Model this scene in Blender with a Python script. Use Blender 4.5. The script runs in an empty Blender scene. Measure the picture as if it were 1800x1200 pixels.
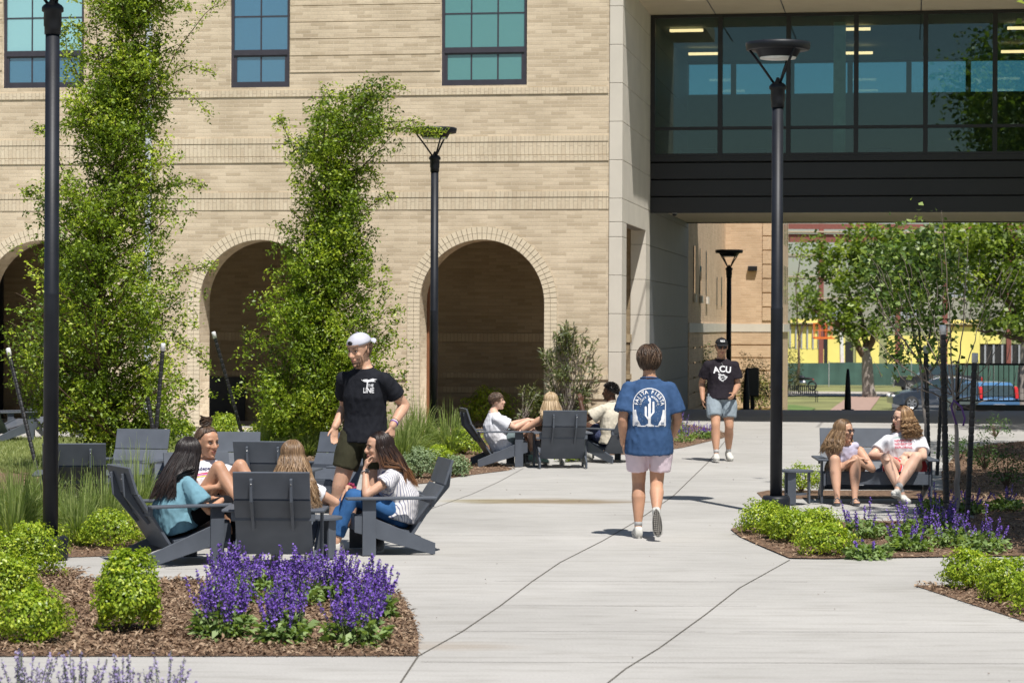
import bpy, bmesh, math, random
import numpy as np
from mathutils import Vector, Matrix, noise
from mathutils.bvhtree import BVHTree
random.seed(7); RNG = np.random.default_rng(11)
S = bpy.context.scene; COL = S.collection
F = 4250.0; CH = 1.95; ROLL = math.radians(0.25); HY = 572.0
def uv(x, y):
    dx, dy = x-900.0, y-HY
    return dx*math.cos(ROLL)+dy*math.sin(ROLL), -dx*math.sin(ROLL)+dy*math.cos(ROLL)
def gz(d):
    if d < 57: return 0.0
    if d < 100: return -2.0*(d-57)/43
    if d < 140: return -2.0-0.4*(d-100)/40
    return -2.4
def G(x, y):
    """point of the ground seen at photo position"""
    u, v = uv(x, y); v = max(v, 1.0)
    d = F*CH/v
    if d > 57:
        dd = 57.0
        while dd < 400 and (CH-gz(dd))*F/dd > v: dd += .5
        d = dd
    return Vector((u*d/F, d, gz(d)))
def at(x, y, d):
    u, v = uv(x, y); return Vector((u*d/F, d, CH-v*d/F))
# ---------------------------------------------------------------- materials
MATS = {}
def newmat(name):
    m = bpy.data.materials.new(name); m.use_nodes = True
    nt = m.node_tree; b = nt.nodes['Principled BSDF']; return m, nt, b
def nd(nt, t, **kw):
    n = nt.nodes.new(t)
    for k, v in kw.items():
        if k in n.inputs.keys(): n.inputs[k].default_value = v
        else: setattr(n, k, v)
    return n
def c4(c): return (c[0], c[1], c[2], 1)
def ramp(nt, fac, stops):
    r = nt.nodes.new('ShaderNodeValToRGB'); e = r.color_ramp.elements
    e[0].position, e[0].color = stops[0][0], c4(stops[0][1]); e[1].position, e[1].color = stops[-1][0], c4(stops[-1][1])
    for p, c in stops[1:-1]:
        q = e.new(p); q.color = c4(c)
    nt.links.new(fac, r.inputs['Fac']); return r.outputs['Color']
def mat(name, col, rough=.6, metal=0., var=.12, scale=8., bump=.0, bscale=60., spec=.5, stretch=(1,1,1), sss=0):
    if name in MATS: return MATS[name]
    m, nt, b = newmat(name)
    tc = nd(nt, 'ShaderNodeTexCoord'); mp = nd(nt, 'ShaderNodeMapping'); mp.inputs['Scale'].default_value = stretch
    nt.links.new(tc.outputs['Object'], mp.inputs['Vector'])
    n = nd(nt, 'ShaderNodeTexNoise', Scale=scale, Detail=5.0); nt.links.new(mp.outputs[0], n.inputs['Vector'])
    lo = [max(0, c*(1-var)) for c in col]; hi = [min(1, c*(1+var)) for c in col]
    nt.links.new(ramp(nt, n.outputs['Fac'], [(.3, lo), (.7, hi)]), b.inputs['Base Color'])
    b.inputs['Roughness'].default_value = rough; b.inputs['Metallic'].default_value = metal
    b.inputs['Specular IOR Level'].default_value = spec
    if sss:
        b.inputs['Subsurface Weight'].default_value = sss; b.inputs['Subsurface Radius'].default_value = (.02, .008, .004)
        b.inputs['Subsurface Scale'].default_value = .4
    if bump:
        n2 = nd(nt, 'ShaderNodeTexNoise', Scale=bscale, Detail=6.0); nt.links.new(mp.outputs[0], n2.inputs['Vector'])
        bp = nd(nt, 'ShaderNodeBump', Strength=bump, Distance=.01); nt.links.new(n2.outputs['Fac'], bp.inputs['Height'])
        nt.links.new(bp.outputs[0], b.inputs['Normal'])
    MATS[name] = m; return m
def leafmat(name, lo, mid, hi, trans=.35, rough=.45):
    if name in MATS: return MATS[name]
    m, nt, b = newmat(name)
    a = nd(nt, 'ShaderNodeAttribute', attribute_name='v')
    col = ramp(nt, a.outputs['Fac'], [(0, lo), (.5, mid), (1, hi)])
    nt.links.new(col, b.inputs['Base Color']); b.inputs['Roughness'].default_value = rough
    b.inputs['Specular IOR Level'].default_value = .45
    tr = nd(nt, 'ShaderNodeBsdfTranslucent')
    g = nd(nt, 'ShaderNodeMixRGB', blend_type='MULTIPLY'); g.inputs[0].default_value = 1; g.inputs[2].default_value = (1.6, 1.7, .6, 1)
    nt.links.new(col, g.inputs[1]); nt.links.new(g.outputs[0], tr.inputs['Color'])
    mx = nd(nt, 'ShaderNodeMixShader'); mx.inputs[0].default_value = trans
    nt.links.new(b.outputs[0], mx.inputs[1]); nt.links.new(tr.outputs[0], mx.inputs[2])
    nt.links.new(mx.outputs[0], nt.nodes['Material Output'].inputs['Surface']); MATS[name] = m; return m
def attrmat(name, lo, mid, hi, rough=.6, spec=.4):
    if name in MATS: return MATS[name]
    m, nt, b = newmat(name)
    a = nd(nt, 'ShaderNodeAttribute', attribute_name='v')
    nt.links.new(ramp(nt, a.outputs['Fac'], [(0, lo), (.5, mid), (1, hi)]), b.inputs['Base Color'])
    b.inputs['Roughness'].default_value = rough; b.inputs['Specular IOR Level'].default_value = spec
    MATS[name] = m; return m
def brickmat(name, c1, c2, mortar, bw=.29, rh=.067, mort=.006, polar=None, swap=False, bump=.6):
    if name in MATS: return MATS[name]
    m, nt, b = newmat(name)
    tc = nd(nt, 'ShaderNodeTexCoord'); sp = nd(nt, 'ShaderNodeSeparateXYZ'); nt.links.new(tc.outputs['Object'], sp.inputs[0])
    cb = nd(nt, 'ShaderNodeCombineXYZ')
    ad = nd(nt, 'ShaderNodeMath', operation='ADD'); nt.links.new(sp.outputs[0], ad.inputs[0]); nt.links.new(sp.outputs[1], ad.inputs[1])
    if swap:
        nt.links.new(sp.outputs[2], cb.inputs[0]); nt.links.new(ad.outputs[0], cb.inputs[1])
    else:
        nt.links.new(ad.outputs[0], cb.inputs[0]); nt.links.new(sp.outputs[2], cb.inputs[1])
    br = nd(nt, 'ShaderNodeTexBrick'); br.offset = .5; br.inputs['Scale'].default_value = 1
    br.inputs['Brick Width'].default_value = bw; br.inputs['Row Height'].default_value = rh
    br.inputs['Mortar Size'].default_value = mort; br.inputs['Mortar Smooth'].default_value = .3; br.inputs['Bias'].default_value = -.25
    br.inputs['Color1'].default_value = c4(c1); br.inputs['Color2'].default_value = c4(c2); br.inputs['Mortar'].default_value = c4(mortar)
    nt.links.new(cb.outputs[0], br.inputs['Vector'])
    n = nd(nt, 'ShaderNodeTexNoise', Scale=1.3, Detail=6.0); nt.links.new(tc.outputs['Object'], n.inputs['Vector'])
    mu = nd(nt, 'ShaderNodeMixRGB', blend_type='MULTIPLY'); mu.inputs[0].default_value = 1
    nt.links.new(br.outputs['Color'], mu.inputs[1]); nt.links.new(ramp(nt, n.outputs['Fac'], [(.3, (.84, .83, .81)), (.7, (1.05, 1.05, 1.05))]), mu.inputs[2])
    n3 = nd(nt, 'ShaderNodeTexNoise', Scale=45., Detail=4.0); nt.links.new(tc.outputs['Object'], n3.inputs['Vector'])
    mu2 = nd(nt, 'ShaderNodeMixRGB', blend_type='MULTIPLY'); mu2.inputs[0].default_value = 1
    nt.links.new(mu.outputs[0], mu2.inputs[1]); nt.links.new(ramp(nt, n3.outputs['Fac'], [(.3, (.9, .9, .9)), (.7, (1.05, 1.05, 1.05))]), mu2.inputs[2])
    nt.links.new(mu2.outputs[0], b.inputs['Base Color']); b.inputs['Roughness'].default_value = .9
    bp = nd(nt, 'ShaderNodeBump', Strength=bump, Distance=.006); bp.invert = True
    nt.links.new(br.outputs['Fac'], bp.inputs['Height']); nt.links.new(bp.outputs[0], b.inputs['Normal'])
    MATS[name] = m; return m
# ---------------------------------------------------------------- mesh building
class MB:
    def __init__(s): s.v = []; s.f = []
    def add(s, vs, fs):
        o = len(s.v); s.v += [tuple(v) for v in vs]; s.f += [tuple(o+i for i in f) for f in fs]; return s
    def box(s, a, b, M=None):
        x0, y0, z0 = a; x1, y1, z1 = b
        vs = [Vector(p) for p in ((x0,y0,z0),(x1,y0,z0),(x1,y1,z0),(x0,y1,z0),(x0,y0,z1),(x1,y0,z1),(x1,y1,z1),(x0,y1,z1))]
        if M: vs = [M @ v for v in vs]
        return s.add(vs, [(0,3,2,1),(4,5,6,7),(0,1,5,4),(1,2,6,5),(2,3,7,6),(3,0,4,7)])
    def prism(s, poly, d0, d1, ax='x'):
        """poly of 2d points; extruded along ax between d0 and d1"""
        def mk(p, d):
            if ax == 'x': return (d, p[0], p[1])
            if ax == 'y': return (p[0], d, p[1])
            return (p[0], p[1], d)
        n = len(poly); vs = [mk(p, d0) for p in poly]+[mk(p, d1) for p in poly]
        return s.add(vs, [tuple(range(n))[::-1], tuple(range(n, 2*n))]+[(i, (i+1) % n, n+(i+1) % n, n+i) for i in range(n)])
    def tube(s, pts, rad, n=10, cap=True, flat=1.0, ref=None, rnd=False):
        pts = [Vector(p) for p in pts]
        if not hasattr(rad, '__len__'): rad = [rad]*len(pts)
        rad = list(rad)
        if rnd:
            t0 = (pts[0]-pts[1]).normalized(); t1 = (pts[-1]-pts[-2]).normalized()
            r0, r1 = rad[0], rad[-1]
            pts = [pts[0]+t0*r0*.95, pts[0]+t0*r0*.6]+pts+[pts[-1]+t1*r1*.6, pts[-1]+t1*r1*.95]
            rad = [r0*.3, r0*.8]+rad+[r1*.8, r1*.3]
        rings = []; up = Vector(ref) if ref is not None else None
        for i, p in enumerate(pts):
            t = (pts[min(i+1, len(pts)-1)]-pts[max(i-1, 0)]).normalized()
            if up is None: up = Vector((0, 0, 1)) if abs(t.z) < .9 else Vector((1, 0, 0))
            x = up.cross(t)
            if x.length < 1e-4: x = Vector((1, .1, 0)).cross(t)
            x.normalize(); y = t.cross(x)
            if ref is None: up = y
            rings.append([p+(x*math.cos(2*math.pi*k/n)+y*math.sin(2*math.pi*k/n)*flat)*rad[i] for k in range(n)])
        return s.loft(rings, cap)
    def loft(s, rings, cap=True):
        n = len(rings[0]); o = len(s.v)
        for r in rings: s.v += [tuple(v) for v in r]
        for i in range(len(rings)-1):
            for k in range(n):
                a = o+i*n+k; b2 = o+i*n+(k+1) % n; s.f.append((a, b2, b2+n, a+n))
        if cap:
            s.f.append(tuple(o+k for k in range(n))[::-1]); s.f.append(tuple(o+(len(rings)-1)*n+k for k in range(n)))
        return s
    def ell(s, c, r, axes=None, n=14, m=9):
        c = Vector(c)
        if not hasattr(r, '__len__'): r = (r, r, r)
        ax = axes or (Vector((1,0,0)), Vector((0,1,0)), Vector((0,0,1)))
        rings = []
        for j in range(m+1):
            th = math.pi*(j+.0)/m; th = min(max(th, .05), math.pi-.05)
            rings.append([c+ax[0]*(r[0]*math.sin(th)*math.cos(2*math.pi*k/n))+ax[1]*(r[1]*math.sin(th)*math.sin(2*math.pi*k/n))-ax[2]*(r[2]*math.cos(th)) for k in range(n)])
        return s.loft(rings)
    def lathe(s, prof, n=20, c=(0,0,0)):
        c = Vector(c)
        return s.loft([[c+Vector((r*math.cos(2*math.pi*k/n), r*math.sin(2*math.pi*k/n), z)) for k in range(n)] for r, z in prof])
    def mesh(s, name='m'):
        me = bpy.data.meshes.new(name); me.from_pydata(s.v, [], s.f); me.update(); return me
    def build(s, name, m, parent=None, smooth=False, bevel=0, fixn=True):
        me = s.mesh(name)
        if fixn:
            bm = bmesh.new(); bm.from_mesh(me); bmesh.ops.recalc_face_normals(bm, faces=bm.faces); bm.to_mesh(me); bm.free()
        if smooth: me.polygons.foreach_set('use_smooth', [True]*len(me.polygons))
        return link(name, me, m, parent, bevel)
def link(name, me, m, parent=None, bevel=0):
    o = bpy.data.objects.new(name, me)
    if m: me.materials.append(m)
    COL.objects.link(o)
    if parent: o.parent = parent
    if bevel:
        b = o.modifiers.new('b', 'BEVEL'); b.width = bevel; b.segments = 2; b.limit_method = 'ANGLE'
    return o
def tag(o, label=None, cat=None, group=None, kind=None):
    if label: o['label'] = label
    if cat: o['category'] = cat
    if group: o['group'] = group
    if kind: o['kind'] = kind
    return o
def empty(name, loc=(0,0,0), rz=0, label=None, cat=None, group=None):
    o = bpy.data.objects.new(name, None); COL.objects.link(o); o.location = loc; o.rotation_euler = (0, 0, rz); o.empty_display_size = .2
    return tag(o, label, cat, group)
def copy_tree(o, parent=None):
    c = o.copy(); COL.objects.link(c); c.parent = parent
    for ch in [q for q in bpy.data.objects if q.parent == o and q is not c]:
        copy_tree(ch, c)
    return c
def quadmesh(name, V, FI, val, m, parent=None, smooth=False):
    """V (n,3), FI (k,w) faces of equal width, val per vertex"""
    me = bpy.data.meshes.new(name); n = len(V); k, w = FI.shape
    me.vertices.add(n); me.vertices.foreach_set('co', np.asarray(V, np.float32).ravel())
    me.loops.add(k*w); me.loops.foreach_set('vertex_index', FI.astype(np.int32).ravel())
    me.polygons.add(k); me.polygons.foreach_set('loop_start', np.arange(0, k*w, w, dtype=np.int32))
    if val is not None:
        a = me.attributes.new('v', 'FLOAT', 'POINT'); a.data.foreach_set('value', np.asarray(val, np.float32))
    me.update(calc_edges=True)
    if smooth: me.polygons.foreach_set('use_smooth', np.ones(k, bool))
    return link(name, me, m, parent)
def unit(a): return a/np.maximum(np.linalg.norm(a, axis=-1, keepdims=True), 1e-9)
def leaves_geo(P, size, aspect=.45, up=.5, droop=0., N=None, dirs=None):
    n = len(P); rng = RNG
    if N is None:
        N = rng.normal(size=(n, 3)); N[:, 2] = np.abs(N[:, 2])+up; N = unit(N)
    T = rng.normal(size=(n, 3)) if dirs is None else dirs+rng.normal(size=(n, 3))*.5
    T[:, 2] -= droop; T = unit(T-N*np.sum(T*N, 1, keepdims=True)); B = np.cross(N, T)
    sz = size*rng.uniform(.6, 1.3, (n, 1))
    fold = N*sz*.12
    V = np.stack([P, P+T*sz*.5+B*sz*aspect*.5+fold, P+T*sz-N*sz*.1, P+T*sz*.5-B*sz*aspect*.5+fold], 1).reshape(-1, 3)
    FI = np.arange(4*n).reshape(-1, 4)
    return V, FI
def leafobj(name, P, size, m, parent=None, val=None, **kw):
    V, FI = leaves_geo(np.asarray(P), size, **kw)
    if val is None: val = RNG.uniform(0, 1, len(P))
    return quadmesh(name, V, FI, np.repeat(val, 4), m, parent)
def blades(base, tips, width, mid_up, m, name, parent=None, segs=5, wv=None):
    """curved blades: base,tips (n,3)"""
    n = len(base); t = np.linspace(0, 1, segs+1)[None, :, None]
    ctrl = base*.45+tips*.55+np.array([0, 0, 1.])*mid_up[:, None]
    P = (1-t)**2*base[:, None]+2*t*(1-t)*ctrl[:, None]+t*t*tips[:, None]
    side = np.cross(tips-base, RNG.normal(size=(n, 3))); side = unit(side)[:, None]*width*(1-t*.93)
    V = np.stack([P-side, P+side], 2).reshape(-1, 3)
    b = (np.arange(n)*(segs+1)*2)[:, None]+np.arange(segs)[None]*2
    FI = np.stack([b, b+1, b+3, b+2], -1).reshape(-1, 4)
    return quadmesh(name, V, FI, np.repeat(RNG.uniform(0, 1, n), (segs+1)*2), m, parent)
def curve_fill(outer, holes, thick, name='w'):
    cu = bpy.data.curves.new(name, 'CURVE'); cu.dimensions = '2D'; cu.fill_mode = 'BOTH'; cu.extrude = thick/2
    for poly in [outer]+holes:
        sp = cu.splines.new('POLY'); sp.points.add(len(poly)-1); sp.use_cyclic_u = True
        for i, p in enumerate(poly): sp.points[i].co = (p[0], p[1], 0, 1)
    o = bpy.data.objects.new(name, cu); COL.objects.link(o)
    dg = bpy.context.evaluated_depsgraph_get(); me = bpy.data.meshes.new_from_object(o.evaluated_get(dg))
    bpy.data.objects.remove(o); return me
def text_mesh(txt, size, bold=.0, spacing=1.0):
    cu = bpy.data.curves.new('t', 'FONT'); cu.body = txt; cu.size = size; cu.offset = bold*size; cu.align_x = 'CENTER'; cu.space_character = spacing
    o = bpy.data.objects.new('t', cu); COL.objects.link(o)
    dg = bpy.context.evaluated_depsgraph_get(); me = bpy.data.meshes.new_from_object(o.evaluated_get(dg))
    vs = [tuple(v.co)[:2] for v in me.vertices]; fs = [tuple(p.vertices) for p in me.polygons]
    bpy.data.objects.remove(o); return vs, fs
# ---------------------------------------------------------------- world, sun, camera
SUN_EL = math.radians(62); SH = Vector((-.30, .954, 0))      # direction the shadows fall
w = bpy.data.worlds.new('World'); S.world = w; w.use_nodes = True
nt = w.node_tree; bg = nt.nodes['Background']; sky = nt.nodes.new('ShaderNodeTexSky'); sky.sky_type = 'NISHITA'
sky.sun_disc = False; sky.sun_elevation = SUN_EL; sky.air_density = 1.0; sky.dust_density = .6; sky.ozone_density = 1.5
sd = -SH
sky.sun_rotation = math.atan2(sd.x, sd.y)
nt.links.new(sky.outputs[0], bg.inputs['Color']); bg.inputs['Strength'].default_value = .06
L = bpy.data.lights.new('sun', 'SUN'); L.energy = 4.8; L.angle = math.radians(.5); L.color = (1, .96, .90)
lo = bpy.data.objects.new('sun', L); COL.objects.link(lo)
D = (SH*math.cos(SUN_EL)+Vector((0, 0, -math.sin(SUN_EL)))).normalized()
lo.rotation_euler = D.to_track_quat('-Z', 'Y').to_euler(); lo.location = (5, -20, 40)
cam = bpy.data.cameras.new('camera'); co = bpy.data.objects.new('camera', cam); COL.objects.link(co); S.camera = co
co.location = (0, 0, CH); co.rotation_euler = (math.radians(90), -ROLL, 0)
cam.lens = 85; cam.sensor_width = 36; cam.shift_y = -(600-HY)/1800; cam.clip_end = 3000; cam.clip_start = .1
cam.dof.use_dof = True; cam.dof.focus_distance = 25.; cam.dof.aperture_fstop = 5.6
S.view_settings.view_transform = 'Standard'; S.view_settings.look = 'None'; S.view_settings.exposure = 0.33; S.view_settings.gamma = 1
# ---------------------------------------------------------------- palette
CON = (.40, .385, .36)
def concrete():
    m, nt, b = newmat('concrete')
    tc = nd(nt, 'ShaderNodeTexCoord'); mp = nd(nt, 'ShaderNodeMapping'); mp.inputs['Scale'].default_value = (1, 6, 1)
    nt.links.new(tc.outputs['Object'], mp.inputs['Vector'])
    n1 = nd(nt, 'ShaderNodeTexNoise', Scale=.35, Detail=8.0, Roughness=.65); nt.links.new(tc.outputs['Object'], n1.inputs['Vector'])
    n2 = nd(nt, 'ShaderNodeTexNoise', Scale=1.2, Detail=8.0, Roughness=.7); nt.links.new(mp.outputs[0], n2.inputs['Vector'])
    n3 = nd(nt, 'ShaderNodeTexNoise', Scale=60., Detail=4.0); nt.links.new(tc.outputs['Object'], n3.inputs['Vector'])
    c1 = ramp(nt, n1.outputs['Fac'], [(.3, (.35, .338, .318)), (.7, (.475, .46, .435))])
    def mul(a, bb):
        q = nd(nt, 'ShaderNodeMixRGB', blend_type='MULTIPLY'); q.inputs[0].default_value = 1; nt.links.new(a, q.inputs[1]); nt.links.new(bb, q.inputs[2]); return q.outputs[0]
    c = mul(c1, ramp(nt, n2.outputs['Fac'], [(.30, (.78, .77, .75)), (.5, (.98, .98, .98)), (.75, (1.03, 1.03, 1.03))]))
    c = mul(c, ramp(nt, n3.outputs['Fac'], [(.3, (.9, .9, .9)), (.7, (1.05, 1.05, 1.05))]))
    # brown puddle stain across the walk
    for (px, py, wx, wy, colr, k) in ((985, 881, 2.2, 1.0, (.50, .38, .22), .9), (870, 880, 1.4, .8, (.70, .62, .32), .6), (760, 1135, 1.3, .5, (.75, .6, .45), .4)):
        g = G(px, py)
        vm = nd(nt, 'ShaderNodeVectorMath', operation='SUBTRACT'); vm.inputs[1].default_value = (g.x, g.y, 0); nt.links.new(tc.outputs['Object'], vm.inputs[0])
        vs = nd(nt, 'ShaderNodeVectorMath', operation='MULTIPLY'); vs.inputs[1].default_value = (1/wx, 1/wy, 0); nt.links.new(vm.outputs[0], vs.inputs[0])
        ln = nd(nt, 'ShaderNodeVectorMath', operation='LENGTH'); nt.links.new(vs.outputs[0], ln.inputs[0])
        ad = nd(nt, 'ShaderNodeMath', operation='ADD'); nt.links.new(ln.outputs['Value'], ad.inputs[0])
        nn = nd(nt, 'ShaderNodeMath', operation='MULTIPLY'); nt.links.new(n2.outputs['Fac'], nn.inputs[0]); nn.inputs[1].default_value = .9; nt.links.new(nn.outputs[0], ad.inputs[1])
        fr = ramp(nt, ad.outputs[0], [(.62, (1, 1, 1)), (1.0, (0, 0, 0))])
        q = nd(nt, 'ShaderNodeMixRGB', blend_type='MULTIPLY'); q.inputs[2].default_value = c4(colr)
        mm = nd(nt, 'ShaderNodeMath', operation='MULTIPLY'); mm.inputs[1].default_value = k; nt.links.new(fr, mm.inputs[0]); nt.links.new(mm.outputs[0], q.inputs[0])
        nt.links.new(c, q.inputs[1]); c = q.outputs[0]
    nt.links.new(c, b.inputs['Base Color']); b.inputs['Roughness'].default_value = .85
    bp = nd(nt, 'ShaderNodeBump', Strength=.25, Distance=.004); nt.links.new(n3.outputs['Fac'], bp.inputs['Height']); nt.links.new(bp.outputs[0], b.inputs['Normal'])
    return m
M_CON = concrete()
M_MULCH = mat('mulch', (.15, .09, .055), .95, var=.75, scale=28, bump=1., bscale=45)
M_LAWN = mat('lawn', (.17, .21, .06), .9, var=.35, scale=1.6, bump=.8, bscale=90, stretch=(1, 3, 1))
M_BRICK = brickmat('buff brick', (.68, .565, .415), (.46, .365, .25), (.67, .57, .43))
M_SOLD = brickmat('soldier brick', (.70, .60, .45), (.62, .51, .37), (.50, .41, .30), bw=.4, rh=.075, mort=.006, swap=True)
M_BRICK2 = brickmat('tan brick', (.66, .48, .32), (.56, .39, .25), (.62, .48, .34))
M_STONE = mat('cast stone', (.60, .555, .48), .8, var=.06, scale=1.5, bump=.2, bscale=90)
M_SOFFIT = mat('soffit', (.60, .52, .38), .7, var=.04, scale=2)
M_FRAME = mat('window frame', (.045, .042, .055), .45, var=.1)
M_BLACK = mat('black metal', (.012, .014, .02), .48, var=.3, scale=4, bump=.06, bscale=40, spec=.3)
M_FASCIA = mat('fascia metal', (.012, .012, .014), .4, var=.15, scale=1.)
M_PLASTIC = mat('slate plastic', (.088, .100, .122), .5, var=.10, scale=7, bump=.10, bscale=220, spec=.28)
M_PLUG = mat('bolt steel', (.5, .5, .5), .3, metal=1)
M_WHITE = mat('white plastic', (.75, .75, .75), .5)
M_BARK = mat('bark', (.13, .085, .055), .9, var=.4, scale=12, bump=1, bscale=40, stretch=(1, 1, .3))
M_PALEBARK = mat('pale bark', (.30, .26, .23), .9, var=.3, scale=14, bump=.8, bscale=50, stretch=(1, 1, .3))
M_STONE_SHADE = mat('cast stone painted shade', (.12, .125, .135), .6, var=.08, scale=1.5, bump=.15, bscale=90)  # cast stone with the shade under the bridge put into its colour
M_STAKE = mat('rubber stake', (.012, .012, .014), .5, var=.3, scale=30, bump=.6, bscale=60)
# ================================================================ ground and paving
def sheet(name, poly, z, m, kind='structure', sub=0, mound=0.0, label=None):
    me = bpy.data.meshes.new(name); bm = bmesh.new()
    vs = [bm.verts.new((p.x, p.y, p.z+z)) for p in poly]; bm.faces.new(vs)
    bmesh.ops.recalc_face_normals(bm, faces=bm.faces)
    for f in bm.faces:
        if f.normal.z < 0: f.normal_flip()
    bm.to_mesh(me); bm.free()
    o = link(name, me, m); o['kind'] = kind; return o
def smooth_poly(pts, it=2, keep=()):
    pts = [(float(a), float(b)) for a, b in pts]
    for _ in range(it):
        q = []
        for i in range(len(pts)):
            a, b = pts[i], pts[(i+1) % len(pts)]
            q += [(a[0]*.75+b[0]*.25, a[1]*.75+b[1]*.25), (a[0]*.25+b[0]*.75, a[1]*.25+b[1]*.75)]
        pts = q
    return pts
# terrain: one sheet to the horizon
M_GROUND = mat('dry grass ground', (.20, .205, .075), .95, var=.4, scale=.35, bump=.5, bscale=20)
xs = [-1500, -400, -120, -60]+list(range(-50, 90, 5))+[100, 200, 500, 1500]
ys = [-400, -60, -20, 0, 30, 56.5]+[57+k*2.0 for k in range(0, 50)]+[170, 220, 400, 1000, 2500]
V = np.array([(x, y, gz(y)-.012) for y in ys for x in xs]); nx = len(xs)
FI = np.array([(j*nx+i, j*nx+i+1, (j+1)*nx+i+1, (j+1)*nx+i) for j in range(len(ys)-1) for i in range(nx-1)])
tag(quadmesh('ground', V, FI, None, M_GROUND), kind='structure')
def V3(x, y, z=0): return Vector((x, y, z))
sheet('plaza_pavement', [V3(-14, 9), V3(14, 9), V3(22, 56.8), V3(-26, 56.8)], 0, M_CON)
def bed(name, px, m, z=.006, it=1, kind='structure'):
    return sheet(name, [G(*p) for p in smooth_poly(px, it)], z, m, kind)
BED1 = [(-260, 1000), (100, 1003), (152, 1003), (126, 1018), (300, 1020), (640, 1020), (690, 1040), (718, 1072), (733, 1105), (736, 1130), (735, 1153), (400, 1153.5), (-260, 1154)]
BED1B = [(-260, 1003), (105, 1003), (152, 1003.5), (126, 1018), (300, 1020), (600, 1020), (650, 1022), (690, 1036), (712, 1060), (726, 1085), (734, 1110), (736, 1130), (735, 1153), (400, 1153.5), (-260, 1154)]
bed('mulch_bed', BED1B, M_MULCH, it=0)
BED2 = [(-260, 825), (200, 825), (300, 838), (296, 880), (268, 930), (276, 965), (250, 979), (-260, 981)]
bed('mulch_bed', BED2, M_MULCH)
BED3 = [(440, 766), (560, 758), (800, 742), (812, 770), (880, 818), (908, 825), (850, 832), (790, 840), (740, 852), (690, 850), (600, 822), (500, 800), (440, 786)]
bed('mulch_bed', BED3, M_MULCH, it=1)
BED4 = [(800, 741), (1200, 743), (1278, 760), (1279, 768), (1245, 776), (1187, 790), (1100, 800), (960, 801), (830, 796)]
bed('mulch_bed', BED4, M_MULCH, it=1)
BED5 = [(1284, 931), (1300, 944), (1345, 964), (1388, 982), (1450, 983), (1560, 981), (1700, 979), (1960, 976), (2300, 970), (2300, 770), (1900, 772), (1790, 777), (1730, 783), (1680, 800), (1655, 830), (1660, 880), (1712, 905), (1712, 914), (1560, 917), (1370, 918), (1310, 924)]
bed('mulch_bed', BED5, M_MULCH, it=0, z=.012)
BED6 = [(1606, 1029), (1640, 1029), (1760, 1028), (2100, 1030), (2100, 1190), (1900, 1125), (1800, 1092), (1700, 1060), (1640, 1040)]
bed('mulch_bed', BED6, M_MULCH, it=0)
BED7 = [(1330, 866), (1350, 862), (1660, 862), (1660, 880), (1560, 876), (1440, 877), (1340, 876)]
bed('mulch_bed', BED7, M_MULCH, it=0)
LAWN = [(-260, 770), (300, 770), (440, 772), (470, 790), (460, 830), (300, 835), (-260, 830)]
bed('lawn', LAWN, M_LAWN, it=0, z=.004)
# paving joints: saw cuts in the slab
M_JOINT = mat('joint sealant', (.10, .09, .075), .9, var=.3)
mb = MB()
def joint(px, w=.011, sm=0):
    P = [G(*p) for p in px]
    for a, b in zip(P[:-1], P[1:]):
        t = (b-a).normalized(); s_ = Vector((-t.y, t.x, 0))*w/2; z = Vector((0, 0, .003))
        mb.add([a-s_+z, b-s_+z, b+s_+z, a+s_+z], [(0, 1, 2, 3)])
joint([(704, 1200), (735, 1153), (812, 1110), (880, 1064), (935, 1022), (985, 988), (1060, 950), (1115, 918), (1183, 872), (1245, 812), (1280, 768)])
joint([(1066, 1202), (1100, 1175), (1160, 1138), (1240, 1080), (1300, 1033), (1388, 984)])
joint([(700, 925), (755, 895), (830, 868), (878, 846), (920, 823)], .008)
joint([(1440, 917), (1470, 880)], .008); joint([(1310, 925), (1288, 931)], .006)
joint([(735, 1153), (400, 1153.5), (-100, 1154)], .012)
for y, x0, x1 in ((1021, 870, 1420), (1064, 880, 1330), (1109, 800, 1240), (940, 640, 1080), (884, 1190, 1320), (1163, 740, 1800), (862, 900, 1360), (1000, 290, 700), (1110, 1300, 1800)):
    joint([(x0, y), (x1, y+(x1-x0)*.003)], .007)
for y in (752, 780, 795, 812, 838): joint([(1180, y), (1430, y+.8)], .008)
o = mb.build('pavement_joints', M_JOINT, fixn=False); tag(o, kind='structure')
# lower lawn, brick path and drive beyond the passage
def terr(name, px, m, z):
    """sheet on sloping terrain, split in strips"""
    return sheet(name, [G(*p) for p in px], z, m)
def far_strip(name, rows, m, z=.03):
    """rows: (d, x0, x1) world, laid on the terrain"""
    o_ = MB(); vs = [(x, d, gz(d)+z) for d, a, b in rows for x in (a, b)]
    o_.add(vs, [(2*i, 2*i+1, 2*i+3, 2*i+2) for i in range(len(rows)-1)])
    q = o_.build(name, m, fixn=False); tag(q, kind='structure'); return q
M_PATH = mat('brick path', (.36, .24, .19), .9, var=.15, scale=3, bump=.4)
M_WALK2 = mat('far concrete', (.42, .38, .33), .9, var=.1, scale=.6)
M_ASPH = mat('asphalt', (.10, .10, .10), .9, var=.2, scale=2, bump=.4)
def fx(x, d): return (x-900)*d/F
rows = [(d, fx(1445+(d-118)*1.15, d), fx(1530+(d-118)*.5, d)) for d in (57.1, 70, 85, 100, 110, 118, 125, 132, 140, 150)]
far_strip('brick_path', [(d, fx(1450+(d-110)*1.0, d), fx(1525+(d-110)*.55, d)) for d in (100, 110, 118, 125, 132, 140, 152)], M_PATH)
far_strip('far_sidewalk', [(152, -10, 60), (162, -10, 60)], M_WALK2)
far_strip('parking_drive', [(58, 17.0, 60), (100, 15.8, 60), (140, 22, 60)], M_ASPH, z=.02)
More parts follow.
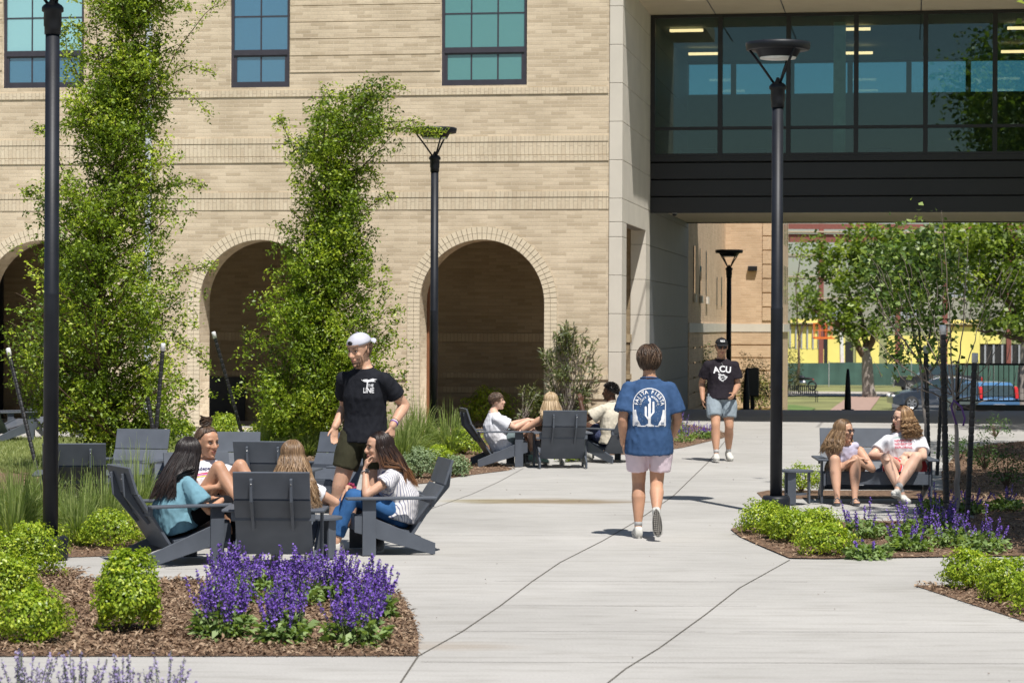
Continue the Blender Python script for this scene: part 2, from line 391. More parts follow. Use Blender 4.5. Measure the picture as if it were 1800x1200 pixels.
far_strip('lawn_patch', [(118, 10, 14.6), (124, 10, 15.6), (131, 10, 15.3)], mat('green lawn', (.12, .19, .045), .9, var=.3, scale=.5, bump=.5, bscale=30), z=.04)
# ================================================================ brick hall
TH = math.radians(9.3); CX, CY = 1.98, 43.6
cT, sT = math.cos(TH), math.sin(TH)
def bl(x, y, b=0.):
    """photo position -> (a, z) on the hall's plane at depth b"""
    u, v = uv(x, y); k = u/F; a = (k*(CY+b*cT)-CX-b*sT)/(cT+k*sT)
    Y = CY-a*sT+b*cT; return a, CH-v*Y/F
hall = empty('brick_hall', (CX, CY, 0), -TH, 'long buff brick hall with three arches and dark framed upper windows behind the trees', 'building')
A0 = bl(1070, 500)[0]; ZT = 11.5
def arch(cx, half=1.145, spring=2.36, r=0, n=28):
    a = bl(cx, 530)[0]; R = half+r
    return a, [(a-R, 0.0)]+[(a-R*math.cos(math.pi*i/n), spring+R*math.sin(math.pi*i/n)) for i in range(n+1)]+[(a+R, 0.0)]
ARCH = [75, 457, 847]
WINS = [(5, 147, 155.5, 3), (405, 509, 154.5, 2), (775.5, 926, 151, 3)]
holes = []
WT = .62
for cx in ARCH:
    _, h = arch(cx); h[0] = (h[0][0], .01); h[-1] = (h[-1][0], .01); holes.append(h)
winr = []
for x0, x1, yb, nc in WINS:
    a0, z0 = bl(x0, yb); a1, _ = bl(x1, yb); z1 = z0+2.75
    winr.append((a0, a1, z0, z1, nc)); holes.append([(a0, z0), (a1, z0), (a1, z1), (a0, z1)])
# one more arch further left, out of frame, keeps the rhythm
me = curve_fill([(-22, 0), (A0, 0), (A0, ZT), (-22, ZT)], holes, WT, 'wall')
for v in me.vertices: x, y, z = v.co; v.co = (x, z+WT/2, y)
bm = bmesh.new(); bm.from_mesh(me); bmesh.ops.recalc_face_normals(bm, faces=bm.faces); bm.to_mesh(me); bm.free()
link('wall', me, M_BRICK, hall)
# arch rings of two rowlock courses, slightly proud
M_RING = mat('ring brick', (.68, .58, .43), .9, var=.07, scale=7, bump=.3, bscale=60)
M_RINGM = mat('ring mortar', (.30, .25, .18), .95)
for cx in ARCH:
    a, _ = arch(cx); n = 44; sp = 2.36
    back = MB(); bricks = MB()
    prof = lambda R, i, m: (a-R*math.cos(math.pi*i/m), sp+R*math.sin(math.pi*i/m))
    vs, fs = [], []
    for i in range(57):
        for R in (1.147, 1.385):
            x, z = prof(R, i, 56); vs += [(x, -.006, z), (x, WT*.0+.01, z)]
    for i in range(56):
        o4 = i*4; fs += [(o4, o4+4, o4+6, o4+2)]
    back.add(vs, fs)
    for k in (-1, 1):
        back.box((min(a+k*1.147, a+k*1.385), -.006, .0), (max(a+k*1.147, a+k*1.385), .01, sp))
    for j, (R0, R1) in enumerate(((1.152, 1.262), (1.268, 1.382))):
        for i in range(n):
            t0 = math.pi*(i+.06)/n; t1 = math.pi*(i+.94)/n; pr = -.02+random.uniform(-.002, .002)
            q = [(a-R0*math.cos(t0), sp+R0*math.sin(t0)), (a-R1*math.cos(t0), sp+R1*math.sin(t0)), (a-R1*math.cos(t1), sp+R1*math.sin(t1)), (a-R0*math.cos(t1), sp+R0*math.sin(t1))]
            bricks.prism(q, pr, -.004, 'y')
        for k in (-1, 1):
            z = sp-.004
            while z > .05:
                xa, xb = sorted((a+k*R0, a+k*R1)); bricks.box((xa, -.02+random.uniform(-.002, .002), z-.068), (xb, -.004, z)); z -= .0745
    # rowlocks lining the reveal show only on the face; the soffit keeps the wall's own bricks
    ring = bricks.build('arch_ring', M_RING, hall); back.build('arch_mortar', M_RINGM, ring)
# projecting soldier bands
def band(y0, y1, x0=None, x1=None, pr=.022, m=None, rows=None):
    xr = bl(1070, y0)[0] if x1 is None else bl(x1, y0)[0]; xl = -22 if x0 is None else bl(x0, y0)[0]
    xref = 1000 if x1 is None else x1
    z1 = bl(xref, y0)[1]; z0 = bl(xref, y1)[1]
    return MB().box((xl, -pr, z0), (xr-.004, -.003, z1)).build('brick_band', m or M_SOLD, hall)
band(153, 164.5, pr=.019); band(238.5, 248.5, pr=.019); band(272.5, 282.5, pr=.019); band(336, 346, pr=.019)
band(249.6, 271.4, pr=.010); band(347.2, 367.5, pr=.010)
# recessed shadow joints beside the windows: courses standing proud of them
M_BRICKP = M_BRICK
def proud(x0, x1, ys):
    for ya, yb in zip(ys[:-1], ys[1:]):
        a0 = bl(x0, 100)[0]; a1 = bl(x1, 100)[0]; z1 = bl((x0+x1)/2, ya+1.6)[1]; z0 = bl((x0+x1)/2, yb)[1]
        MB().box((a0, -.015, z0), (a1, -.003, z1)).build('brick_band', M_BRICK, hall)
proud(510.5, 774, (-50, -21, 8, 37, 66.5, 96.5, 126)); proud(-300, 4, (-50, -21, 8, 37, 66.5, 96.5, 126))
for yy, xa, xb in ((663, 690, 716), (693, 690, 716), (667, 978, 1069), (701, 978, 1069), (667, 600, 716), (701, 600, 716), (667, 240, 334)):
    a0, z = bl(xa, yy-9); a1, z0 = bl(xb, yy); MB().box((a0, -.025, z0), (a1, -.003, z)).build('brick_band', M_SOLD, hall)
MB().box((-22.2, -.15, ZT), (-.02, .8, ZT+.3)).build('coping', M_STONE, hall)
# windows
def glassy(name, col, rough=.02, spec=1., ior=2.2):
    m, nt, b = newmat(name); b.inputs['Base Color'].default_value = c4(col); b.inputs['Roughness'].default_value = rough
    b.inputs['Specular IOR Level'].default_value = spec; b.inputs['IOR'].default_value = ior
    tc = nd(nt, 'ShaderNodeTexCoord'); n = nd(nt, 'ShaderNodeTexNoise', Scale=.8, Detail=2.0); nt.links.new(tc.outputs['Object'], n.inputs['Vector'])
    bp = nd(nt, 'ShaderNodeBump', Strength=.05, Distance=.05); nt.links.new(n.outputs['Fac'], bp.inputs['Height']); nt.links.new(bp.outputs[0], b.inputs['Normal'])
    return m
M_G1 = glassy('pale teal glass', (.30, .58, .60), ior=2.0); M_G2 = glassy('blue glass', (.05, .17, .27), ior=2.0); M_G3 = glassy('green teal glass', (.10, .27, .26), ior=1.7)
M_GD = glassy('dark glass', (.03, .07, .075), ior=1.6)
for (a0, a1, z0, z1, nc), gu, gl in zip(winr, (M_G1, M_G2, M_G3), (M_G2, M_G2, M_G3)):
    d0, d1 = .05, .12; fr = MB(); t = .055
    zr = z0+.60; zr2 = z0+.70
    fr.box((a0, d0, z0), (a0+t, d1, z1)); fr.box((a1-t, d0, z0), (a1, d1, z1)); fr.box((a0+t, d0, z1-t), (a1-t, d1, z1)); fr.box((a0+t, d0, z0), (a1-t, d1, z0+.075))
    fr.box((a0+t, d0-.01, zr), (a1-t, d1, zr2))
    fr.box((a0+.01, d0-.03, z0+.003), (a1-.01, d0-.002, z0+.03))
    fr.box((a0+t, d0+.01, z0+.075), (a0+t+.05, d1, zr)); fr.box((a1-t-.05, d0+.01, z0+.075), (a1-t, d1, zr)); fr.box((a0+t+.05, d0+.01, z0+.075), (a1-t-.05, d1, z0+.11)); fr.box((a0+t+.05, d0+.01, zr-.03), (a1-t-.05, d1, zr))
    for i in range(1, nc):
        x = a0+t+(a1-a0-2*t)*i/nc; fr.box((x-.014, d0+.025, z0+.11), (x+.014, d1-.003, zr-.03)); fr.box((x-.014, d0+.025, zr2), (x+.014, d1-.003, z1-t))
    for zz in (zr2+.62, zr2+1.24):
        if zz < z1-.1: fr.box((a0+t, d0+.022, zz-.012), (a1-t, d1-.005, zz+.012))
    f = fr.build('window', M_FRAME, hall, bevel=0)
    MB().box((a0+t, d1-.04, zr2), (a1-t, d1-.02, z1-t)).build('pane', gu, f)
    MB().box((a0+t, d1-.038, z0+.075), (a1-t, d1-.018, zr)).build('pane', gl, f)
    MB().box((a0-.01, d1+.05, z0-.1), (a1+.01, d1+.06, z1+.1)).build('blind', mat('blind', (.25, .3, .3), .8), f)
# downspout
mb = MB(); a, z = bl(263, 300); mb.box((a-.055, -.10, .2), (a+.055, -.025, ZT)); 
for zz in (1.2, 3.4, 5.2, 7.3): mb.box((a-.075, -.105, zz), (a+.075, -.024, zz+.05))
mb.build('downspout', mat('galvanised', (.50, .52, .56), .5, var=.08), hall, bevel=.008)
# arcade behind the arches
BW = 4.0
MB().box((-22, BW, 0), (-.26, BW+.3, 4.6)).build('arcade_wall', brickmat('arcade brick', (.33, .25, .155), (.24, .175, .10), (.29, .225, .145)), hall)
for y0, y1 in ((655, 664), (680, 690), (586, 600)):
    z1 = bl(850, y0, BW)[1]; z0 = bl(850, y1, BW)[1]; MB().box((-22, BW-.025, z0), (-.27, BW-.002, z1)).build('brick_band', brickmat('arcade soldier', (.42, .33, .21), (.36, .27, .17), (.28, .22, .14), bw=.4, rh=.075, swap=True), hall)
MB().box((-22, WT, 4.25), (-.26, BW-.002, 4.5)).build('arcade_ceiling', M_SOFFIT, hall)
MB().box((-22, WT, 7.9), (-.26, BW+6, 8.1)).build('upper_floor', M_SOFFIT, hall)
MB().box((-22, BW+5.7, 0), (-.26, BW+6, ZT-.1)).build('rear_wall', M_BRICK, hall)
MB().box((-22, WT, ZT-.3), (-.26, BW+6, ZT-.1)).build('roof', M_FASCIA, hall)
a, z = bl(372, 662, BW); a1, _ = bl(432, 662, BW)
d = MB().box((a-1.3, BW-.07, 0), (a1, BW-.03, z)).build('door', mat('dark door', (.02, .02, .022), .4), hall)
a, z = bl(8, 470, BW)
MB().box((a-2.2, BW-.07, 0), (a, BW-.03, z)).build('door', mat('dark door', (.02, .02, .022), .4), hall)
for xx in (756,):
    a, z = bl(xx, 520, WT+.1); MB().box((a-.5, WT+.02, 0), (a, WT+.14, 4.2)).build('door', mat('rust door leaf', (.22, .09, .04), .6), hall)
# ================================================================ stone portal wall at the hall's corner
stone = empty('stone_portal', (CX, CY, 0), -TH, 'pale cast stone portal wall at the corner of the brick hall carrying the bridge', 'wall')
WTK = .30; BE = bl(1210, 500)  # noqa
def b_of(x, y=500, a=0.):
    u, v = uv(x, y); k = u/F; return (k*(CY-a*sT)-CX-a*cT)/(sT-k*cT)
bE = b_of(1210); bG = b_of(1143, 300); bP0 = b_of(1101); bP1 = b_of(1135)
def ywall(b, y, x=1100):  # height on plane a=0 at depth b
    Y = CY+b*cT; u, v = uv(x, y); return CH-v*Y/F
zp = ywall(bP0, 393, 1101)
# front pier, far block and the panel over the opening, in cast stone courses
def stone_block(name, a0, a1, b0, b1, z0, z1, step, off):
    mb = MB(); z = z0; cuts = [zz for zz in np.arange(off, z1, step) if zz > z0+.02]+[z1]
    for zz in cuts:
        mb.box((a0, b0, z+.004), (a1, b1, zz-.004)); z = zz
    o = mb.build(name, M_STONE, stone, bevel=.006)
    MB().box((a0+.015, b0+.015, z0), (a1-.015, b1-.015, z1-.002)).build('joint_core', mat('stone joint', (.22, .20, .17), .9), o)
    return o
step = (bl(1080, 282)[1]-bl(1080, 349.5)[1]); off = bl(1080, 416.5)[1] % step
stone_block('pier', A0+.004, 0, -.03, bP0, 0, zp, step, off)
bU = b_of(1122)
stone_block('header', A0+.004, 0, -.03, bP1-.012, zp, ZT, step, off)
stone_block('side_wall', -WTK, 0, bP1-.01, bG, 0, ZT, step, off)
M_STONE, MS_ = M_STONE_SHADE, M_STONE
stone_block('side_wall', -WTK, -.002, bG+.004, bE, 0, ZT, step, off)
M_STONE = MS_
# ================================================================ glazed bridge
bridge = empty('glazed_bridge', (CX, CY, 0), -TH, 'dark framed glass footbridge spanning between buildings above the walk', 'bridge')
bB = b_of(1210)-.35; AB = 26.
def bz(x, y, b): return bl(x, y, b)[1]
zF0 = bz(1160, 375, bG); zF1 = bz(1160, 275, bG); zG1 = bz(1160, 28, bG); zS = bz(1160, 27, bG)
MB().box((.002, -.02, zS), (.9, 2.6, zS+.25)).box((.002, 2.6, zS), (AB, bB+.2, zS+.25)).build('canopy', M_SOFFIT, bridge)  # unseen front edge stepped back to set where its shadow falls
MB().box((.002, 2.6, zS+.26), (AB, bB+.4, ZT-1.5)).build('parapet', M_STONE, bridge)
for x, y in ((1258, 30), (1619, 30), (1381, 20)):
    a = bl(x, y, bG)[0]; MB().box((a-.01, 0, zS-.004), (a+.01, bG, zS+.02)).build('soffit_joint', M_FRAME, bridge)
fa = MB(); n = 3; hz = (zF1-zF0)
for i in range(n):
    z0 = zF0+hz*.90*i/n+.004; z1 = zF0+hz*.90*(i+1)/n-.008; fa.prism([(bG-.02, z0), (bG-.02, z1-.02), (bG+.02, z1), (bG+.08, z1), (bG+.08, z0)], .004, AB, 'x')
fa.box((.004, bG-.05, zF0+hz*.905), (AB, bG+.1, zF0+hz)); fa.box((.004, bG+.081, zF0+.02), (AB, bG+.2, zF1))
fas = fa.build('fascia', M_FASCIA, bridge)
zU = bz(1400, 391, bB)
under = MB(); 
for i in range(9): under.box((.01, bG+.21+i*(bB-bG-.4)/9, zU), (AB, bG+.2+(i+.985)*(bB-bG-.4)/9, zU+.1))
under.build('underside', M_SOFFIT, bridge)
MB().box((.006, bG+.21, zU+.12), (AB, bB-.2, zU+.4)).build('floor_slab', mat('floor slab', (.2, .2, .18), .8), bridge)
MB().box((.006, bB-.19, zU-.02), (AB, bB, zU+1.2)).build('rear_fascia', M_FASCIA, bridge)
# front glazing
cols = [1147, 1266, 1386, 1505, 1627, 1749, 1871, 1993]
fr = MB(); avs = [bl(x, 150, bG)[0] for x in cols]; avs[0] = .05
while avs[-1] < AB-1.6: avs.append(avs[-1]+1.42)
zt = bz(1400, 224.5, bG)
for a in avs: fr.box((a-.046, bG-.06, zF1), (a+.046, bG+.06, zG1-.06))
fr.box((.004, bG-.06, zG1-.06), (AB, bG+.06, zG1)); 
for i in range(len(avs)-1):
    fr.box((avs[i]+.038, bG-.05, zt-.03), (avs[i+1]-.038, bG+.05, zt+.03)); fr.box((avs[i]+.038, bG-.05, zF1+.003), (avs[i+1]-.038, bG+.05, zF1+.05))
fr.build('window_frame', M_FRAME if False else M_FASCIA, bridge)
def clearglass(name, tint, refl=.12):
    m, nt, b = newmat(name); tr = nd(nt, 'ShaderNodeBsdfTransparent'); tr.inputs[0].default_value = c4(tint)
    gl = nd(nt, 'ShaderNodeBsdfGlossy'); gl.inputs['Roughness'].default_value = .01; gl.inputs['Color'].default_value = (.8, .95, .95, 1)
    lw = nd(nt, 'ShaderNodeFresnel'); lw.inputs['IOR'].default_value = 1.6
    ad = nd(nt, 'ShaderNodeMath', operation='ADD'); nt.links.new(lw.outputs[0], ad.inputs[0]); ad.inputs[1].default_value = refl
    mx = nd(nt, 'ShaderNodeMixShader'); nt.links.new(ad.outputs[0], mx.inputs[0]); nt.links.new(tr.outputs[0], mx.inputs[1]); nt.links.new(gl.outputs[0], mx.inputs[2])
    nt.links.new(mx.outputs[0], nt.nodes['Material Output'].inputs['Surface']); return m
M_CG = clearglass('tinted clear glass', (.60, .74, .70), .02)
for i in range(len(avs)-1):
    for z0, z1 in ((zF1+.05, zt-.03), (zt+.03, zG1-.06)):
        MB().box((avs[i]+.038, bG-.006, z0), (avs[i+1]-.038, bG+.006, z1)).build('pane', M_CG, bridge)
# interior: ceiling, rear wall with ribbon window, columns, lamps
M_INT = mat('bridge interior', (.17, .21, .19), .8, var=.05)
MB().box((.01, bG+.07, zS-.05), (AB, bB-.01, zS-.01)).build('ceiling', mat('bridge ceiling', (.13, .15, .11), .8), bridge)
zr0 = bz(1400, 166, bB); zr1 = bz(1400, 112, bB); zr2 = bz(1400, 72, bB)
MB().box((.01, bB-.15, zU+1.21), (AB, bB, zr0)).build('rear_wall', M_INT, bridge)
MB().box((.01, bB-.15, zr1), (AB, bB, zS-.06)).build('rear_header', mat('rear header', (.05, .055, .05), .7), bridge)
M_CG2 = clearglass('blue tinted glass', (.55, .80, .92), .0)
for i in range(len(avs)-1):
    a = (avs[i]+avs[i+1])/2+.35
    MB().box((a-.06, bB-.14, zr0), (a+.06, bB-.02, zr1)).build('mullion', M_INT, bridge)
MB().box((.01, bB-.10, zr0), (AB, bB-.09, zr1)).build('rear_pane', M_CG2, bridge)
for x in (1476,):
    a = bl(x, 100, bG+1.2)[0]; MB().box((a-.12, bG+1.1, zU+.41), (a+.12, bG+1.35, zS-.06)).build('column', mat('pale column', (.55, .6, .5), .6), bridge)
lm, lnt, lb = newmat('lamp strip'); lb.inputs['Emission Color'].default_value = (1, .55, .30, 1); lb.inputs['Emission Strength'].default_value = 2.6; lb.inputs['Base Color'].default_value = (.8, .7, .5, 1)
for x0, x1, y in ((1177, 1235, 53), (1476, 1530, 50.5), (1771, 1830, 48.5), (1210, 1262, 94), (1486, 1534, 92.5), (1760, 1815, 90), (1905, 1960, 48)):
    b = bG+1.6 if y < 60 else bG+5.2
    a0, z = bl(x0, y, b); a1, _ = bl(x1, y, b); z = min(z, zS-.08)
    MB().box((a0, b, z-.03), (a1, b+.16, z+.015)).build('ceiling_lamp', lm, bridge)
for x0, x1 in ((1190, 1260), (1300, 1350), (1522, 1571)):
    a0, z = bl(x0, 270, bG+.6); a1, _ = bl(x1, 270, bG+.6); mbq = MB(); mbq.box((a0, bG+.5, zF1-.3), (a1, bG+1.1, zF1+.14)); mbq.box((a0+.05, bG+1.0, zF1+.0), (a1-.05, bG+1.1, zF1+.22)); mbq.build('bench', M_FRAME, bridge, bevel=.03)
# security camera under the bridge
p = at(1186, 383, CY+bG+1); c_ = empty('security_camera', (p.x, p.y, zU), 0, 'small white security camera hanging under the bridge beside the stone wall', 'camera')
MB().lathe([(.0, 0), (.07, 0), (.07, -.05), (.055, -.06), (.055, -.12), (.0, -.12)]).build('housing', M_WHITE, c_, True); MB().ell((0, 0, -.125), (.05, .05, .045)).build('dome', M_BLACK, c_, True)
# ================================================================ tan brick wing beyond the passage
wing = empty('tan_brick_wing', (CX, CY, 0), -TH, 'tan brick wing with slit windows seen through the passage under the bridge', 'building')
bw0 = bE+.02; bw1 = b_of(1275, 450); a2 = bl(1388, 450, bw1+3.5)[0]
a1r = bl(1374, 450, bw1)[0]; ZW = 7.1
wallm = MB(); wallm.box((-.8, bw0, 0-.9), (-.02, bw1+.3, ZW)); wallm.box((-.8, bw1+.31, -1.6), (a1r, bw1+3.8, ZW)); wallm.build('wall', M_BRICK2, wing)
def zb(x, y, b): return bl(x, y, b)[1]
zc1, zc0 = zb(1320, 569, bw1), zb(1320, 583, bw1)
sc = MB(); sc.box((-.02, bw0+.01, zc0), (.03, bw1+.26, zc1)); sc.box((.031, bw1+.26, zc0), (a1r+.05, bw1+.309, zc1)); sc.box((a1r, bw1+.31, zc0), (a1r+.05, bw1+3.8, zc1)); sc.build('sill_course', M_STONE, wing)
gr = MB()
for i in range(6):
    z = zc0-.35-i*.36
    if z > -.6: gr.box((.03, bw1+.27, z), (a1r+.02, bw1+.309, z+.32)); gr.box((-.02, bw0+.01, z), (.015, bw1+.26, z+.32))
for i in range(16):
    z = zc1+.1+i*.40; gr.box((a1r-.55, bw1+.275, z), (a1r+.02, bw1+.309, z+.36))
gr.build('brick_band', M_BRICK2, wing)
sl = MB()
for x, y0, y1 in ((1221, 432, 515), (1232, 437, 517), (1243, 441, 519)):
    b = b_of(x, 450); z1, z0 = zb(x, y0, b), zb(x, y1, b); w = MB().box((-.01, b-.16, z0), (.006, b+.16, z1)).build('window', M_GD, wing); MB().box((-.005, b-.2, z0-.22), (.05, b+.2, z0-.04)).build('sill', M_STONE, w)
for x, y0, y1 in ((1222, 590, 700), (1233, 590, 700), (1244, 590, 705)):
    b = b_of(x, 450); MB().box((-.012, b-.2, zb(x, y1, b)), (.009, b+.1, zc0-.05)).build('window', M_GD, wing)
for x in (1263, 1271):
    b = b_of(x, 450)-.3; MB().box((-.01, b-.1, zb(x, 537, b)), (.006, b+.2, zb(x, 487, b))).build('window', M_GD, wing)
for k, bb in enumerate((.9, 1.8, 2.7)):
    b = bw1+.31+bb
    for z0 in (2.6, 4.3, 6.0): MB().box((a1r-.01, b, z0), (a1r+.006, b+.3, z0+1.1)).build('window', M_GD, wing)
a, z = bl(1323, 472, bw1+.3); wl = MB(); wl.box((a-.13, bw1+.18, z-.07), (a+.13, bw1+.307, z+.07)); wl.build('wall_lamp', M_FASCIA, wing, bevel=.015)
# ================================================================ lamps
def lamp(px, py, ytop, label, d=None, narm=3, base=True, s=None):
    """ytop: photo height of the collar"""
    g = G(px, py) if d is None else V3(at(px, 600, d).x, d, gz(d))
    v = uv(px, ytop)[1]; zc = CH-v*g.y/F-g.z
    r = empty('street_lamp', g, random.uniform(0, 3), label, 'street lamp', 'black ring topped lamp posts')
    MB().lathe([(0, .015), (.063, .015), (.063, zc*.48), (.065, zc*.48+.01), (.061, zc*.48+.02), (.059, zc-.2), (0, zc-.2)], 20).build('pole', M_BLACK, r, True)
    MB().lathe([(0, zc-.22), (.068, zc-.22), (.068, zc-.16), (.074, zc-.15), (.074, zc-.04), (.090, zc-.03), (.090, zc+.0), (.075, zc+.02), (.03, zc+.05), (.015, zc+.09), (0, zc+.095)], 20).build('collar', M_BLACK, r, True)
    if base: MB().lathe([(0, .008), (.138, .008), (.146, .02), (.146, .17), (.135, .2), (0, .2)], 24).build('base', M_BLACK, r, True)
    h = zc+.42; R = .335
    MB().lathe([(0, h+.02), (R-.09, h+.02), (R-.03, h+.035), (R-.002, h+.03), (R, h+.0), (R-.01, h-.045), (R-.035, h-.05), (R-.1, h-.045), (R-.14, h-.12), (.0, h-.12)], 40).build('lamp_head', M_BLACK, r, True)
    MB().lathe([(0, h-.135), (R-.15, h-.135), (R-.145, h-.1205), (0, h-.1205)], 30).build('lens', M_WHITE, r, True)
    for k in range(narm):
        a = 2*math.pi*k/narm+.5; c, s_ = math.cos(a), math.sin(a)
        MB().tube([(c*.04, s_*.04, zc+.03), (c*.16, s_*.16, zc+.2), (c*(R-.03), s_*(R-.03), h-.03)], .014, 6).build('arm', M_BLACK, r, True)
    return r
lamp(88.5, 984, 14, 'tallest black lamp post at the left, standing in front of the ornamental grass bed')
lamp(762, 796, 277, 'middle black ring topped lamp post in front of the brick arch, twigs over its head')
lamp(1364, 905, 152, 'black ring topped lamp post standing beside the small side table and wide bench')
lamp(1281, 705, 472, 'small distant black lamp post against the tan brick wing, behind the man in the cap', d=58.5, narm=4, base=False)
# ================================================================ chairs
def chair(W=.60, name='lounge_chair'):
    r = empty(name); hw = W/2
    # two profile side boards: slanted plank + front post
    for s in (-1, 1):
        x0, x1 = sorted((s*(hw+.008), s*(hw+.030)))
        MB().prism([(.425, .195), (.425, .33), (.36, .355), (-.27, .095), (-.27, .0), (-.235, .0)], x0, x1).build('side_board', M_PLASTIC, r, bevel=.003)
        xa, xb = sorted((s*(hw+.0305), s*(hw+.052)))
        MB().prism([(.245, 0), (.245, .468), (.36, .468), (.36, 0)], xa, xb).build('front_post', M_PLASTIC, r, bevel=.003)
        xc = s*(hw+.045); MB().box((xc-.06, -.27, .469), (xc+.06, .50, .491)).build('armrest', M_PLASTIC, r, bevel=.006)
    # seat, scooped
    n = 8; top = []
    for i in range(n+1):
        t = i/n; y = .42-.47*t; z = .345-.155*t-.02*math.sin(math.pi*t); top.append((y, z))
    poly = [(y, z+.01) for y, z in top]+[(y, z-.010) for y, z in top[::-1]]
    MB().prism(poly, -hw, hw).build('seat', M_PLASTIC, r)
    MB().prism([(.425, .21), (.425, .345), (.403, .345), (.403, .21)], -hw, hw).build('seat_front', M_PLASTIC, r, bevel=.003)
    def slab(a, b, t, x0, x1, nm, m=M_PLASTIC):
        a, b = Vector(a), Vector(b); d = (b-a).normalized(); n_ = Vector((-d.y, d.x))*t/2
        return MB().prism([tuple(a-n_), tuple(b-n_), tuple(b+n_), tuple(a+n_)], x0, x1).build(nm, m, r, bevel=.004)
    slab((-.05, .125), (-.345, .575), .022, -hw, hw, 'lower_back'); slab((-.355, .583), (-.425, .795), .022, -hw, hw, 'upper_back')
    for s in (-1, 1) if W < .9 else (-1, -.33, .33, 1):
        x = s*hw*.52 if W < .9 else s*hw*.75
        MB().prism([(-.205, .335), (-.355, .566), (-.368, .585), (-.422, .745), (-.448, .735), (-.425, .56), (-.228, .325)], x-.011, x+.011).build('back_strut', M_PLASTIC, r, bevel=.002)
        mbq = MB(); mbq.ell((x, -.443, .70), (.006, .006, .006)); mbq.ell((x, -.27, .40), (.006, .006, .006)); mbq.build('bolt', M_PLUG, r, True)
    MB().box((-hw-.03, -.26, .40), (hw+.03, -.235, .468)).build('rear_rail', M_PLASTIC, r, bevel=.003)
    return r
CH_G = 'slate lounge chairs and loveseats of flat boards'
proto = chair(); used = [False]
def put(x, y, heading, label, sc=1.0):
    """heading: direction faced, degrees; 0 = away from the camera, 90 = left"""
    o = proto if not used[0] else copy_tree(proto)
    used[0] = True; o.location = (x, y, gz(y)+.007); o.rotation_euler = (0, 0, math.radians(heading))
    o.scale = (sc, sc, sc); return tag(o, label, 'chair', CH_G)
def yx(px, d): return (px-900)*d/F
CA = put(-2.80, 19.75, -64, 'slate chair seen from behind at left, holding the woman in the teal shirt')
CB = put(yx(487, 19.25), 19.25, 0, 'slate chair with its back squarely to the camera, behind the front purple flowers')
CC = put(-1.06, 20.85, 103, 'slate chair in side view at right of the front group, under the woman in jeans')
CD = put(-2.68, 21.35, -158, 'slate chair under the woman with the hair bun, facing the camera')
CE = put(yx(477, 24.0), 24.2, -8, 'empty slate chair back seen above the blonde head, beyond the front group')
CF = put(yx(577, 25.7), 25.4, 155, 'empty slate chair facing the camera directly behind the standing man')
CG = put(yx(403, 25.6), 25.4, 178, 'empty pale lit slate chair facing the camera just right of the hair bun')
CHH = put(yx(236, 26.2), 26.0, 170, 'empty slate chair facing the camera behind the left tree trunk')
CI = put(yx(131, 23.5), 23.6, 8, 'empty dark slate chair back right of the tall left lamp post, in tree shade')
CJ = put(yx(868, 33.6), 33.6, -80, 'slate chair in side view under the laughing woman in the middle group')
CK = put(yx(988, 32.9), 33.2, 6, 'slate chair with its back to the camera under the blonde woman in the middle group')
CL = put(yx(1066, 34.6), 34.6, 62, 'slate chair at right of the middle group under the man in the cream shirt')
CM = put(yx(8, 40.), 40., -50, 'distant slate chair cut by the left edge of the picture on the far walk')
CN = put(yx(104, 41.), 41., 30, 'distant slate chair on the far walk half hidden by the left lamp post')
LV = chair(1.12, 'loveseat'); LV.location = (yx(1537, 27.0), 27.05, .007); LV.rotation_euler = (0, 0, math.radians(178)); tag(LV, 'wide slate loveseat at right with two women sitting on it', 'loveseat', CH_G)
def sidetable(x, y, label, R=.19, h=.36):
    r = empty('side_table', (x, y, .014), random.uniform(0, 2), label, 'table', 'round slate side tables')
    MB().lathe([(0, h-.022), (R, h-.022), (R, h), (0, h)], 32).build('table_top', M_PLASTIC, r, bevel=.003)
    MB().lathe([(0, .10), (R*.62, .10), (R*.62, .118), (0, .118)], 32).build('shelf', M_PLASTIC, r)
    for k in range(3):
        a = 2*math.pi*k/3; M = Matrix.Rotation(a, 4, 'Z'); MB().box((R*.70, -.045, 0), (R*.70+.02, .045, h-.023), M).build('leg', M_PLASTIC, r, bevel=.003)
    return r
sidetable(yx(1399, 26.6), 26.5, 'small slate table beside the wide bench, right of the lamp post', .185, .37)
sidetable(yx(562, 20.2), 20.15, 'round slate table between the back view chair and the woman in jeans', .2, .34)
sidetable(yx(935, 33.6), 34.1, 'low slate table in front of the laughing woman in the middle group', .2, .36)
# ================================================================ rubber clad stakes
def stake(p0, p1, label, cap=True, r=.028):
    p0, p1 = Vector(p0), Vector(p1); o = empty('tree_stake', p0, 0, label, 'stake', 'black tree stakes'); d = p1-p0
    q = (d).to_track_quat('Z', 'Y').to_matrix().to_4x4(); h = d.length; mb = MB()
    prof = [(0, 0)]; z = 0
    while z < h-.12: prof += [(r, z), (r, z+.05), (r*.84, z+.06), (r*.84, z+.07)]; z += .08
    prof += [(r, z), (r, h-.1), (0, h-.1)]
    mb.lathe(prof, 8); mb.v = [tuple(q @ Vector(v)) for v in mb.v]; mb.build('shaft', M_STAKE, o, False)
    if cap:
        m2 = MB(); m2.lathe([(0, h-.10), (r*1.08, h-.10), (r*1.08, h-.012), (r*.9, h), (0, h)], 10); m2.v = [tuple(q @ Vector(v)) for v in m2.v]; m2.build('cap', M_WHITE, o, True)
def stk(px0, py0, px1, py1, label, cap=True, dd=0., r=.028):
    g = G(px0, py0); t = at(px1, py1, g.y+dd); stake(g, t, label, cap, r)
stk(268, 836, 287, 603, 'white capped black stake leaning slightly right, in front of the left tree')
stk(436, 800, 375, 583, 'white capped black stake leaning left, in front of the middle arch', dd=-.2)
stk(574, 800, 581, 598, 'white capped upright black stake beside the second tree trunk')
